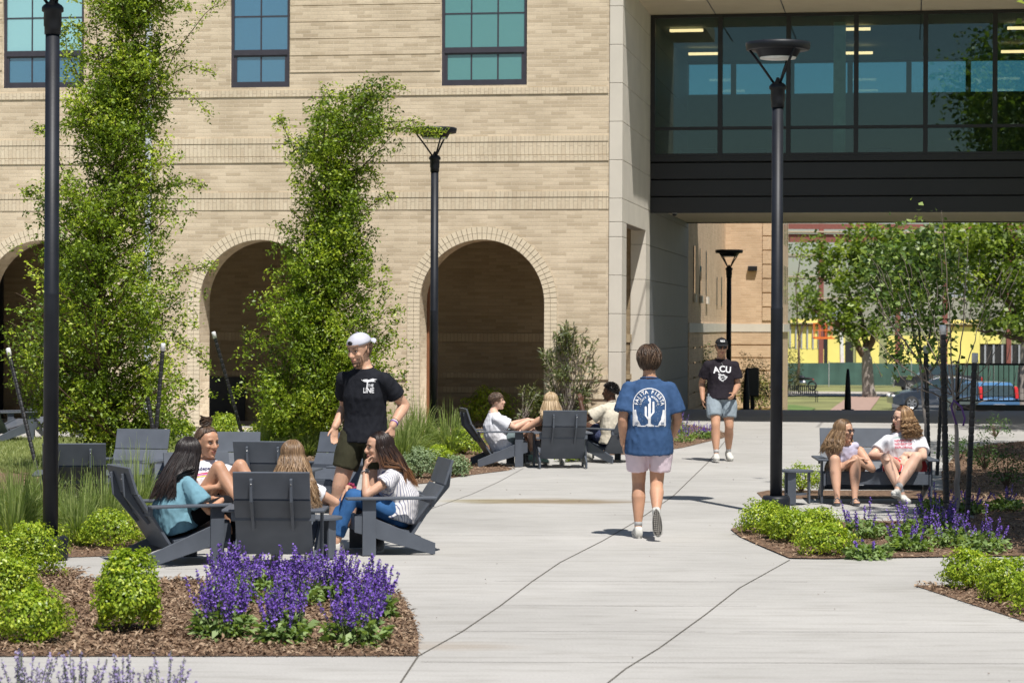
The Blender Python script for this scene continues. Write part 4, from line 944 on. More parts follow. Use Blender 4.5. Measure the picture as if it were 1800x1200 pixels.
P2 = np.stack([RNG.uniform(-6, 8, 260), RNG.uniform(13, 48, 260)], 1); P = np.concatenate([P2, np.full((260, 1), .006)], 1)
N = RNG.normal(size=(260, 3))*.15; N[:, 2] = 1
leafobj('leaf_litter', P, .022, CHIP, None, RNG.beta(1.2, 3, 260), N=unit(N), aspect=.5)['kind'] = 'stuff'
# ================================================================ beyond the passage
def W(x, y, d): return at(x, y, d)
def obox(mb, x0, x1, y0, y1, d0, d1, dr=None):
    """box whose front face covers the photo rectangle at distance d0"""
    a = at(x0, y0, d0); b = at(x1, y1, d0); mb.box((a.x, d0, b.z), (b.x, d1, a.z)); return mb
# black bollards
for i, (x, y0, d, lb) in enumerate(((1490.5, 648, 58.5, 'tapering black bollard standing in front of the brick path'), (1312, 650, 58.5, 'tapering black bollard beside the tan wing, right of the walking man in the cap'))):
    p = at(x, y0, d); h = p.z-gz(d); o = empty('bollard', (p.x, d, gz(d)), 0, lb, 'bollard', 'tapering black bollards')
    MB().lathe([(0, 0), (.085, 0), (.083, .05), (.078, .3), (.05, h*.8), (.03, h), (0, h)], 16).build('post', M_BLACK, o, True); MB().lathe([(0, .0), (.15, .0), (.15, .03), (0, .03)], 16).build('base', M_BLACK, o)
p = at(1322, 660, 59.5); o = empty('sign_box', (p.x, 59.5, gz(59.5)), 0, 'dark boxy waste bin behind the bollard beside the tan wing', 'bin')
MB().box((-.16, -.12, .35), (.16, .12, 1.05)).build('body', M_FASCIA, o, bevel=.03); MB().box((-.04, -.04, 0), (.04, .04, .349)).build('post', M_BLACK, o); o.name = 'waste_bin'
# kerb wall with picket railing at the right
x0 = fx(1684, 58.5); x1 = x0+14; z0 = at(1700, 722, 58.5).z; z1 = at(1700, 711, 58.5).z
o = empty('low_wall', (x0, 58.3, 0), 0, 'low dark kerb wall under the black picket railing at right', 'wall'); MB().box((0, 0, -.6), (x1-x0, .35, z1)).build('wall_block', mat('kerb wall', (.09, .085, .075), .9, bump=.3), o)
o = empty('picket_railing', (x0, 58.45, z1), 0, 'black metal picket railing above the low wall, in front of the blue car', 'railing')
hr = at(1700, 638, 58.5).z-z1; mb = MB(); mb.box((0, -.02, hr-.05), (x1-x0, .02, hr)); mb.box((0, -.02, .08), (x1-x0, .02, .12)); mb.build('rail', M_BLACK, o)
mb = MB(); i = 0
while .1+i*.125 < x1-x0: xx = .1+i*.125; mb.box((xx-.009, -.009, .12), (xx+.009, .009, hr-.05)); i += 1
mb.build('pickets', M_BLACK, o)['kind'] = 'stuff'
for xx in (0, 2.4, 4.8): MB().box((xx-.06 if xx == 0 else xx-.03, -.03, .0), (xx+.03, .03, hr+.05)).build('post', M_BLACK, o)
# slatted bench on the far lawn
p = at(1405, 705, 140); r = empty('park_bench', (p.x, 140, gz(140)), math.radians(4), 'small distant black slatted bench on the far lawn', 'bench'); s_ = F/140; L_ = 62/s_
for nm, y, z0, z1, n in (('backrest', .3, .45, .92, 17), ('seat', -.1, .43, .47, 17)):
    mb = MB()
    for i in range(n):
        x = -L_/2+.06+(L_-.12)*i/(n-1)
        if nm == 'seat': mb.box((x-.03, -.2, z0), (x+.03, .27, z1))
        else: mb.box((x-.032, y, z0), (x+.032, y+.03, z1))
    mb.box((-L_/2, .28 if nm == 'backrest' else -.24, z0 if nm == 'seat' else z1), (L_/2, .33 if nm == 'backrest' else -.2, z1+.04 if nm != 'seat' else z1)); mb.build(nm, M_BLACK, r)
for s in (-1, 1):
    MB().prism([(-.25, 0), (-.25, .66), (.3, .66), (.34, 0), (.29, 0), (.26, .62), (-.21, .62), (-.21, 0)], s*L_/2-.02, s*L_/2+.02).build('side_frame', M_BLACK, r)
# motorbike
p = at(1411, 684, 166); r = empty('motorbike', (p.x, 166, gz(166)+.0), math.radians(60), 'parked dark motorbike with bright chrome behind the distant bench', 'motorbike')
for y in (-.7, .7): 
    t = MB(); 
    t.tube([(0, y+.30*math.cos(2*math.pi*k/16), .32+.30*math.sin(2*math.pi*k/16)) for k in range(17)], .06, 6, cap=False).build('wheel', M_STAKE, r, True)
MB().ell((0, .15, .85), (.17, .35, .17)).build('fuel_tank', M_BLACK, r, True); MB().ell((0, -.4, .8), (.16, .4, .09)).build('saddle', M_STAKE, r, True)
MB().ell((0, .0, .5), (.2, .3, .22)).build('engine', M_PLUG, r, True); MB().tube([(-.38, .45, 1.15), (0, .6, 1.05), (.38, .45, 1.15)], .02, 6).build('handlebar', M_PLUG, r); MB().tube([(0, .5, 1.1), (0, .7, .32)], .04, 6).build('fork', M_PLUG, r)
MB().ell((0, .78, 1.0), (.11, .06, .11)).build('headlight', M_WHITE, r, True); MB().ell((0, -.78, .75), (.07, .04, .05)).build('tail_light', mat('red lens', (.5, .02, .02), .3), r, True)
# green mesh fence
dF = 176; zf = gz(dF); M_MESHF = mat('green fence mesh', (.055, .115, .095), .8, var=.25, scale=.7)
r = empty('construction_fence', (fx(1385, dF), dF, zf), 0, 'long dark green mesh construction fence behind the parked truck', 'fence')
for i in range(12):
    x = i*3.0; zt_ = 1.74+RNG.normal()*.02; MB().add([(x+.02+k*(2.96)/8, .05*math.sin(k*1.9+i), z) for k in range(9) for z in (.12, zt_)], [(2*k, 2*k+2, 2*k+3, 2*k+1) for k in range(8)]).build('mesh_panel', M_MESHF, r)
    MB().box((x-.03, -.03, 0), (x+.03, .03, 1.9)).build('post', mat('fence post', (.35, .36, .36), .5), r)
# construction shell
dB = 200; zb0 = gz(dB); r = empty('construction_building', (0, dB, zb0), 0, 'unfinished building with red steel beams and yellow sheathing behind the green fence', 'building')
M_YEL = mat('yellow sheathing', (.86, .74, .22), .8, var=.08, scale=.5); M_RED = mat('red primer steel', (.23, .075, .06), .7, var=.2); M_SLAB = mat('deck edge', (.50, .40, .30), .8); M_DARKI = mat('dark interior', (.02, .02, .022), .8)
def L2(x, y): p = at(x, y, dB); return p.x, p.z-zb0
def part_rect(nm, x0, x1, y0, y1, m, d0=0., d1=.3):
    a, z1 = L2(x0, y0); b, z0 = L2(x1, y1); return MB().box((a, d0, z0), (b, d1, z1)).build(nm, m, r)
for x0, x1, y0, y1 in ((1385, 1448, 613, 680), (1455, 1485, 590, 680), (1505, 1545, 585, 680), (1560, 1640, 590, 650), (1672, 1722, 562, 680), (1722, 1760, 589, 604), (1640, 1672, 600, 650), (1390, 1440, 560, 612)): part_rect('sheathing', x0, x1, y0, y1, M_YEL, .12 if y0 < 570 and x0 < 1400 else 0, .45)
for x0, x1, y0, y1 in ((1485, 1500, 600, 640), (1722, 1900, 604, 640), (1448, 1455, 570, 680)): part_rect('opening', x0, x1, y0, y1, M_DARKI, .1, .4)
for x in (1388, 1398, 1408, 1418, 1428, 1438): part_rect('stud', x, x+2.2, 570, 613, mat('steel stud', (.35, .36, .4), .5), -.05, .05)
for x in (1730, 1745, 1760, 1776, 1790, 1808, 1825): part_rect('stud', x, x+3, 606, 640, mat('steel stud', (.35, .36, .4), .5), -.05, .05)
for y0, y1 in ((406, 411), (447, 451), (485, 489), (523, 527), (567, 571)): part_rect('deck', 1380, 1950, y0, y1, M_SLAB, -.3, 1.5)
for y0, y1 in ((393, 405), (411, 428), (451, 455), (489, 493), (527, 530), (571, 575)): part_rect('beam', 1380, 1950, y0, y1, M_RED, -.1, .3)
for x in (1440, 1575, 1658, 1770): part_rect('column', x, x+7, 393, 640, M_RED, -.12, .3)
for y0, y1 in ((370, 392),): part_rect('parapet', 1380, 1950, y0, y1, mat('pink panel', (.42, .2, .17), .8), .1, .4)
for x0, x1, y0, y1 in ((1590, 1650, 530, 560), (1448, 1500, 540, 565), (1700, 1760, 490, 520)): part_rect('rear_wall', x0, x1, y0, y1, mat('grey board', (.35, .38, .42), .8), 8, 8.3)
# boom lift
p = at(1478, 660, 190); r2 = empty('boom_lift', (p.x, 190, gz(190)), 0, 'orange boom lift standing behind the green fence in front of yellow sheathing', 'lift'); M_OR = mat('orange paint', (.75, .17, .03), .5)
s_ = F/190; MB().box((-21/s_, -.8, .5), (20/s_, .8, 1.35)).build('chassis', M_OR, r2, bevel=.1)
for s in (-.7, .7): MB().lathe([(0, -.12), (.42, -.12), (.42, .12), (0, .12)], 16).build('wheel', M_STAKE, r2).matrix_local = Matrix.Translation((s, -.85, .42)) @ Matrix.Rotation(math.pi/2, 4, 'X')
MB().prism([(-.05, 1.4), (.25, 1.4), (.1, 4.9), (-.15, 4.9)], -.2, .2, 'y').build('boom', M_WHITE, r2, bevel=.03)
mb = MB(); bx, bz = -1.45, 3.5
for z in (0, .55, 1.1): mb.box((bx-.7, -.45, bz+z), (bx+.7, -.40, bz+z+.06)); mb.box((bx-.7, .40, bz+z), (bx+.7, .45, bz+z+.06))
for x in (-.7, -.25, .25, .66): mb.box((bx+x, -.46, bz), (bx+x+.05, -.41, bz+1.15)); mb.box((bx+x, .41, bz), (bx+x+.05, .46, bz+1.15))
mb.box((bx-.7, -.45, bz-.1), (bx+.9, .45, bz)); mb.build('basket', M_OR, r2)
# ---------------------------------------------------------------- vehicles
def paint(name, col): 
    m, nt, b = newmat(name); b.inputs['Base Color'].default_value = c4(col); b.inputs['Roughness'].default_value = .3; b.inputs['Coat Weight'].default_value = .8; return m
M_TYRE = mat('tyre', (.02, .02, .02), .8); M_RIM = mat('alloy rim', (.55, .55, .55), .3, metal=.8); M_CARG = mat('car glass', (.03, .05, .055), .05, spec=.9); M_REDL = mat('red lens', (.5, .02, .02), .3); M_CHR = mat('chrome', (.7, .7, .7), .15, metal=1)
def vehicle(name, loc, heading, label, body, W_, roofw, m, wheels, wr, windows, lights, cat, extra=None):
    """body: side profile (y, z) polygon of the lower shell; roofw: (poly of cabin). y forward"""
    r = empty(name, loc, math.radians(heading), label, cat, 'parked vehicles')
    def shell(poly, w0, w1, zlo, zhi, nm, mm):
        mb = MB(); n = len(poly); rows = []
        for t in (-1, -.93, -.5, 0, .5, .93, 1):
            ww = t*W_/2; row = []
            for y, z in poly:
                k = (z-zlo)/(zhi-zlo); half = w0+(w1-w0)*max(0, min(1, k)); sh = 1-(.035 if abs(t) == 1 else 0)
                row.append((half*t, y*(1-.012*abs(t)**3), zlo+(z-zlo)*sh if abs(t) == 1 else z))
            rows.append(row)
        mb.loft(rows, True); return mb.build(nm, mm, r, bevel=.02)
    zs = [z for y, z in body]; shell(body, W_/2, W_/2*.97, min(zs), max(zs), 'body', m)
    zc = [z for y, z in roofw]; shell(roofw, W_/2*.95, W_/2*.78, min(zc), max(zc), 'cabin', m)
    for s in (-1, 1):
        for y in wheels:
            o = MB().lathe([(0, -.11), (wr*.7, -.11), (wr*.95, -.1), (wr, -.06), (wr, .06), (wr*.95, .1), (0, .1)], 28).build('wheel', M_TYRE, r, True); o.matrix_local = Matrix.Translation((s*(W_/2-.08), y, wr)) @ Matrix.Rotation(s*math.pi/2, 4, 'Y')
            mb = MB(); mb.lathe([(0, .10), (wr*.16, .115), (wr*.16, .105)], 12)
            for k in range(6):
                M = Matrix.Rotation(k*math.pi/3, 4, 'Z'); mb.box((-.035, wr*.1, .10), (.035, wr*.62, .116), M)
            mb.lathe([(wr*.58, .098), (wr*.66, .115), (wr*.66, .098)], 24); mb.build('rim', M_RIM, o)
        for poly in windows['side']:
            h0, h1 = min(zc), max(zc)
            def xx(z): k = (z-h0)/(h1-h0); return W_/2*.95+(W_/2*.78-W_/2*.95)*k+.012
            mb = MB(); n = len(poly); mb.add([(s*xx(z), y, z) for y, z in poly]+[(s*(xx(z)-.03), y, z) for y, z in poly], [tuple(range(n)), tuple(range(n, 2*n))[::-1]]+[(i, (i+1) % n, n+(i+1) % n, n+i) for i in range(n)]); mb.build('window', M_CARG, r)
        MB().ell((s*(W_/2+.1), windows['mirror'], min(zc)+.12), (.11, .06, .08)).build('mirror', m, r, True)
    for (y0, z0), (y1, z1), off, nm in windows['fr']:
        d = Vector((y1-y0, z1-z0)).normalized(); nn = Vector((-d.y, d.x))*off; k0 = W_/2*.86; k1 = W_/2*.72
        MB().add([(-k0, y0+nn.x, z0+nn.y), (k0, y0+nn.x, z0+nn.y), (k1, y1+nn.x, z1+nn.y), (-k1, y1+nn.x, z1+nn.y), (-k0, y0, z0), (k0, y0, z0), (k1, y1, z1), (-k1, y1, z1)], [(0, 1, 2, 3), (4, 7, 6, 5), (0, 4, 5, 1), (1, 5, 6, 2), (2, 6, 7, 3), (3, 7, 4, 0)]).build(nm, M_CARG, r)
    for nm, mm, x, y, z, sx, sy, sz in lights:
        for s in (-1, 1): MB().ell((s*x, y, z), (sx, sy, sz)).build(nm, mm, r, True)
    if extra: extra(r)
    return r
# pickup, nose to the left
def pick(r):
    MB().box((-.95, -2.75, .62), (.95, -2.68, 1.18)).build('tailgate', M_BLACK, r, bevel=.02); MB().box((-.9, 2.92, .42), (.9, 3.06, .68)).build('bumper', M_CHR, r, bevel=.03); MB().box((-.62, 2.9, .72), (.62, 2.965, 1.05)).build('grille', M_CHR, r, bevel=.02)
d = 160; p = at(1572, 640, d)
vehicle('pickup_truck', (p.x+2.9, d, gz(d)), 90-4, 'black pickup truck parked on the street before the green fence, nose left', [(-2.75, .5), (-2.75, 1.18), (.3, 1.22), (1.25, 1.18), (2.75, 1.10), (2.95, .95), (2.95, .5), (2.4, .42), (-2.4, .42)], 1.98,
  [(-1.35, 1.15), (-1.25, 1.85), (-1.0, 1.93), (.35, 1.93), (.6, 1.86), (1.3, 1.16)], paint('black car paint', (.015, .016, .02)), (1.95, -1.75), .40,
  {'side': [[(-1.15, 1.25), (-1.1, 1.8), (-.35, 1.84), (-.35, 1.25)], [(-.25, 1.25), (-.25, 1.84), (.45, 1.8), (1.02, 1.25)]], 'mirror': .95, 'fr': [((1.32, 1.2), (.62, 1.86), -.02, 'windscreen'), ((-1.36, 1.2), (-1.27, 1.82), .02, 'rear_window')]},
  [('headlight', M_WHITE, .78, 2.9, .92, .18, .09, .13), ('tail_light', M_REDL, .92, -2.74, .95, .07, .05, .16)], 'pickup truck', pick)
# dark grey blue car, nose left
d = 112; p = at(1561, 700, d); CARB = [(-2.2, .35), (-2.25, .85), (-2.0, 1.0), (.9, .98), (1.9, .82), (2.3, .62), (2.3, .32), (2.0, .25), (-2.0, .25)]
CABB = [(-2.0, .98), (-1.55, 1.42), (-.9, 1.56), (.1, 1.55), (.45, 1.46), (1.25, .95)]
vehicle('parked_car', (p.x+2.35, d, gz(d)+.25), 90, 'dark gray blue car parked left of the railing, nose pointing left', CARB, 1.85, CABB, paint('slate blue paint', (.03, .04, .058)), (1.4, -1.4), .33,
  {'side': [[(-1.7, 1.05), (-1.4, 1.38), (-.75, 1.46), (-.6, 1.05)], [(-.5, 1.05), (-.62, 1.47), (.1, 1.46), (.38, 1.38), (.95, 1.02)]], 'mirror': .85, 'fr': [((1.22, 1.0), (.47, 1.46), -.02, 'windscreen'), ((-2.0, 1.0), (-1.57, 1.42), .02, 'rear_window')]},
  [('headlight', M_WHITE, .7, 2.22, .65, .18, .1, .08), ('tail_light', M_REDL, .78, -2.2, .8, .12, .07, .12)], 'car')
d = 101; p = at(1744, 700, d); SUVB = [(-2.15, .35), (-2.2, .95), (-2.1, 1.05), (1.1, 1.02), (2.0, .9), (2.25, .7), (2.25, .32), (2.0, .28), (-2.0, .28)]
def suvx(r):
    MB().box((-.26, -2.245, .62), (.26, -2.225, .76)).build('number_plate', M_WHITE, r); MB().box((-.8, -2.26, .32), (.8, -2.16, .48)).build('bumper', M_FASCIA, r, bevel=.03)
    for s in (-1, 1): MB().prism([(-2.24, 1.0), (-2.12, 1.42), (-1.98, 1.5), (-1.98, 1.0)], s*.70, s*.84).build('tail_light', M_REDL, r, bevel=.01)
vehicle('parked_car', (p.x, d+2.2, gz(d)+.0), 8, 'blue hatchback seen from the rear with red tail lights behind the railing', SUVB, 1.85, [(-2.15, 1.03), (-1.85, 1.55), (-1.6, 1.66), (.1, 1.67), (.5, 1.58), (1.25, 1.0)], paint('mid blue paint', (.08, .20, .38)), (1.35, -1.35), .34,
  {'side': [[(-1.8, 1.1), (-1.6, 1.5), (-.7, 1.56), (-.6, 1.1)], [(-.5, 1.1), (-.6, 1.56), (.1, 1.56), (.4, 1.48), (.95, 1.08)]], 'mirror': .85, 'fr': [((1.22, 1.05), (.52, 1.57), -.02, 'windscreen'), ((-2.13, 1.08), (-1.87, 1.53), .03, 'rear_window')]},
  [('headlight', M_WHITE, .7, 2.18, .72, .18, .1, .08)], 'car', suvx)
# ---------------------------------------------------------------- live oaks
def oak(name, d, px, label, trunk, limbs_, blobs, n, leaf, m, r0=.3):
    g = V3(fx(px, d), d, gz(d)); o = empty(name, g, 0, label, 'tree', 'large trees beyond the passage')
    C = [at(x, y, d)-g for x, y in trunk]; C[0] = Vector((C[0].x, 0, -.1)); k = len(C)
    tb = MB(); Q = []
    for i in range(k-1):
        for j in range(4): Q.append(C[i].lerp(C[i+1], j/4)+Vector(RNG.normal(size=3))*.03)
    Q.append(C[-1]); tb.tube(Q, [r0*(1.25 if i == 0 else 1)*(1-.45*i/len(Q)) for i in range(len(Q))], 10); tb.build('trunk', M_PALEBARK if r0 > .25 else M_BARK, o, True, fixn=False)
    for L_ in limbs_:
        C = [at(x, y, d+dd)-g for x, y, dd in L_]; Q = []
        for i in range(len(C)-1):
            for j in range(4): Q.append(C[i].lerp(C[i+1], j/4)+Vector(RNG.normal(size=3))*.05)
        Q.append(C[-1]); MB().tube(Q, [r0*.55*(1-.8*i/len(Q)) for i in range(len(Q))], 7, cap=False).build('limb', M_BARK, o, True, fixn=False)
    P = []; V_ = []
    for x, y, rx, ry, k in blobs:
        c = at(x, y, d)-g; s = d/F; nn = int(n*k); cl = RNG.normal(size=(max(6, nn//45), 3))*np.array([rx*s*.5, max(rx*s*.5, 1.2), ry*s*.5]); cv = np.clip(RNG.normal(.45, .22, len(cl)), 0, 1)
        idx = RNG.integers(0, len(cl), nn); P.append(np.array(tuple(c))+cl[idx]+RNG.normal(size=(nn, 3))*.28); V_.append(np.clip(cv[idx]+RNG.normal(size=nn)*.12, 0, 1))
    leafobj('crown', np.concatenate(P), leaf, m, o, np.concatenate(V_), aspect=.7, up=.4); return o
oak('oak_tree', 150, 1527, 'large oak with pale forked trunk in front of the green fence', [(1528, 690), (1524, 640), (1522, 610)],
    [[(1523, 630, 0), (1500, 590, 0), (1460, 560, -1), (1420, 540, -1)], [(1523, 620, 0), (1540, 580, 0), (1548, 540, .5), (1560, 500, 1)], [(1522, 615, 0), (1515, 560, 1), (1490, 510, 1), (1470, 470, 1)], [(1545, 560, 0), (1590, 540, -.5), (1620, 520, -1)]],
    [(1430, 530, 30, 26, .3), (1470, 480, 45, 36, .8), (1520, 450, 55, 40, 1.4), (1580, 440, 50, 40, 1.2), (1470, 550, 45, 25, .7), (1550, 520, 50, 35, 1.), (1445, 440, 30, 28, .25), (1600, 500, 45, 35, .8), (1500, 580, 50, 16, .5), (1630, 450, 50, 40, .8), (1520, 405, 60, 20, .3)], 1150, .30, LEAF_O, .42)
oak('oak_tree', 120, 1797, 'large oak leaning in from the right edge with a dark slanting limb', [(1797, 740), (1796, 680), (1800, 620), (1806, 570)],
    [[(1806, 590, 0), (1780, 540, -.5), (1750, 505, -1), (1710, 480, -1)], [(1804, 560, 0), (1790, 480, 0), (1765, 420, 0), (1750, 380, 0)], [(1803, 600, 0), (1760, 585, -.5), (1720, 580, -1)]],
    [(1700, 440, 44, 40, 1.1), (1750, 420, 50, 40, 1.3), (1800, 440, 50, 45, 1.3), (1770, 500, 45, 30, .9), (1720, 500, 45, 30, .8), (1790, 560, 45, 30, .9), (1740, 560, 30, 18, .4), (1660, 420, 36, 30, .6), (1850, 500, 50, 60, 1.), (1690, 470, 50, 40, .4)], 1000, .26, LEAF_O, .3)
oak('street_tree', 168, 1400, 'thin leafed young tree at the corner of the tan wing', [(1402, 690), (1404, 600)], [[(1404, 610, 0), (1400, 520, 0), (1410, 430, 0)], [(1404, 600, 0), (1430, 520, 0), (1440, 470, 0)]],
    [(1400, 430, 30, 40, .3), (1410, 500, 30, 40, .3), (1400, 560, 25, 30, .2)], 600, .26, LEAF_O, .12)
# tall trees to the right of the view; their shade falls on the right hand bed
def shade(x, y, label, h, R, n):
    o = empty('oak_tree', (x, y, 0), 0, label, 'tree', 'shade trees right of the view')
    MB().tube([(0, 0, 0), (.05, 0, 1.5), (0, .1, 3.0), (.1, 0, h)], [.22, .17, .15, .06], 10).build('trunk', M_BARK, o, True)
    P = []
    for k in range(70):
        u = RNG.normal(size=3); u /= np.linalg.norm(u); c = u*R*RNG.uniform(.3, 1)*np.array([1, 1, .6])+np.array([0, 0, h]); P.append(c+RNG.normal(size=(n//70, 3))*.45)
        if k < 14: MB().tube([(0, 0, h*.55), tuple(c*.5+np.array([0, 0, h*.3])), tuple(c)], [.08, .05, .02], 5, cap=False).build('limb', M_BARK, o, True)
    leafobj('crown', np.concatenate(P), .19, LEAF_O, o, aspect=.6)
shade(8.25, 19.4, 'spreading oak just outside the right edge that shades the mulch slope', 8.6, 3.2, 24000)
shade(9.0, 26.0, 'oak outside the right edge, between two others', 8.6, 3.4, 20000)
shade(10.4, 33.5, 'second oak outside the right edge, farther back', 8.6, 3.6, 9000)
shade(14.6, 42.5, 'oak outside the right edge, nearest to the bridge', 8.4, 4.2, 14000)
# ================================================================ people
def remesh(name, mb, m, parent, vox, smooth=2, disp=None, fac=.5):
    me = mb.mesh(name); bm = bmesh.new(); bm.from_mesh(me); bmesh.ops.recalc_face_normals(bm, faces=bm.faces); bm.to_mesh(me); bm.free()
    o = bpy.data.objects.new(name, me); COL.objects.link(o)
    r = o.modifiers.new('r', 'REMESH'); r.mode = 'VOXEL'; r.voxel_size = vox; r.use_smooth_shade = True
    if smooth: s = o.modifiers.new('s', 'SMOOTH'); s.iterations = smooth; s.factor = fac
    dg = bpy.context.evaluated_depsgraph_get(); me2 = bpy.data.meshes.new_from_object(o.evaluated_get(dg)); bpy.data.objects.remove(o)
    n = len(me2.vertices); co_ = np.empty(n*3, np.float32); me2.vertices.foreach_get('co', co_); co_ = co_.reshape(-1, 3)
    if disp is not None:
        nn = np.empty(n*3, np.float32); me2.vertices.foreach_get('normal', nn); nn = nn.reshape(-1, 3); co_ = disp(co_.astype(float), nn.astype(float)); me2.vertices.foreach_set('co', co_.astype(np.float32).ravel())
    me2.update(); me2.polygons.foreach_set('use_smooth', np.ones(len(me2.polygons), bool)); me2.materials.clear()
    return link(name, me2, m, parent)
def wrinkle(amp, fr=(13, 13, 6), seed=0.):
    def f(C, N):
        out = np.empty(len(C)); 
        for i, c in enumerate(C):
            v = noise.noise(Vector((c[0]*fr[0]+seed+c[2]*3, c[1]*fr[1]+c[2]*4, c[2]*fr[2]+seed)))
            w_ = noise.noise(Vector((c[0]*fr[0]*2.3+seed, c[1]*fr[1]*2.3+c[0]*6, c[2]*fr[2]*2.8)))
            out[i] = (1-abs(v)*2.2)*.7+.45*(1-abs(w_)*2)
        return C+N*(out[:, None]-.35)*amp
    return f
def ik(a, b, l1, l2, pole):
    a, b, pole = Vector(a), Vector(b), Vector(pole); d = b-a; L_ = d.length
    if L_ > (l1+l2)*.995: b = a+d.normalized()*(l1+l2)*.995; d = b-a; L_ = d.length
    x = (l1*l1-l2*l2+L_*L_)/(2*L_); h = math.sqrt(max(l1*l1-x*x, 0)); u = d.normalized(); p = pole-u*pole.dot(u); p.normalize()
    return a+u*x+p*h, b
def skinmat(name, c):
    m = mat(name, c, .5, var=.15, scale=7, bump=.06, bscale=180, spec=.35, sss=.12); return m
def clothmat(name, c, var=.07, rough=.85, bump=.15, stripes=None):
    if stripes is None: return mat(name, c, rough, var=var, scale=10, bump=bump, bscale=350, spec=.15)
    m, nt, b = newmat(name); tc = nd(nt, 'ShaderNodeTexCoord'); wv = nd(nt, 'ShaderNodeTexWave', Scale=stripes[0]); wv.bands_direction = 'X'; mp = nd(nt, 'ShaderNodeMapping'); mp.inputs['Rotation'].default_value = (0, 0, .8); nt.links.new(tc.outputs['Object'], mp.inputs['Vector'])
    nt.links.new(mp.outputs[0], wv.inputs['Vector']); nt.links.new(ramp(nt, wv.outputs['Fac'], [(.80, c), (.90, stripes[1])]), b.inputs['Base Color']); b.inputs['Roughness'].default_value = .85; return m
def strandmesh(name, paths, rad, m, parent, val=None):
    """paths (n,k,3) arrays -> 4 sided tapered locks"""
    Pm = np.asarray(paths); n, k, _ = Pm.shape; T = np.gradient(Pm, axis=1); T = unit(T); ref = unit(RNG.normal(size=(n, 1, 3)))
    X = unit(np.cross(T, ref)); Y = np.cross(T, X); prof = np.interp(np.linspace(0, 1, k), [0, .15, .75, 1], [.7, 1, .8, .12])[None, :, None]*np.asarray(rad).reshape(-1, 1, 1)
    V = np.stack([Pm+X*prof, Pm+Y*prof*.7, Pm-X*prof, Pm-Y*prof*.7], 2).reshape(-1, 3)
    b = (np.arange(n)*k*4)[:, None, None]+(np.arange(k-1)*4)[None, :, None]; q = np.arange(4)[None, None]; q2 = (q+1) % 4
    FI = np.stack([b+q, b+q2, b+q2+4, b+q+4], -1).reshape(-1, 4)
    return quadmesh(name, V, FI, np.repeat(RNG.uniform(0, 1, n*k)*.25+np.repeat(RNG.uniform(0, .75, n), k) if val is None else (np.asarray(val).ravel() if np.ndim(val) == 2 else np.clip(np.repeat(val, k)+RNG.normal(size=n*k)*.05, 0, 1)), 4), m, parent, smooth=True)
def hairmat(name, lo, mid, hi):
    m = attrmat(name, lo, mid, hi, .42, .5); return m
HAIRS = {'black': hairmat('dark brown hair', (.008, .005, .005), (.016, .010, .009), (.05, .026, .018)), 'brown': hairmat('brown hair', (.028, .016, .010), (.07, .04, .024), (.19, .12, .075)),
         'blonde': hairmat('dark blonde hair', (.085, .048, .025), (.20, .12, .062), (.44, .29, .16)), 'dip': hairmat('dark hair with auburn ends', (.010, .006, .006), (.030, .014, .009), (.30, .135, .055)), 'pale': hairmat('pale blonde hair', (.22, .14, .07), (.42, .30, .17), (.66, .52, .34)),
         'red': hairmat('copper blonde hair', (.08, .04, .018), (.25, .14, .065), (.55, .36, .19)), 'afro': hairmat('black curls', (.004, .003, .003), (.009, .006, .005), (.02, .014, .012))}
M_SHOE = mat('shoe white', (.55, .54, .5), .7, var=.12, scale=30); M_SOLE = mat('shoe sole', (.06, .055, .05), .8, var=.3, scale=60)
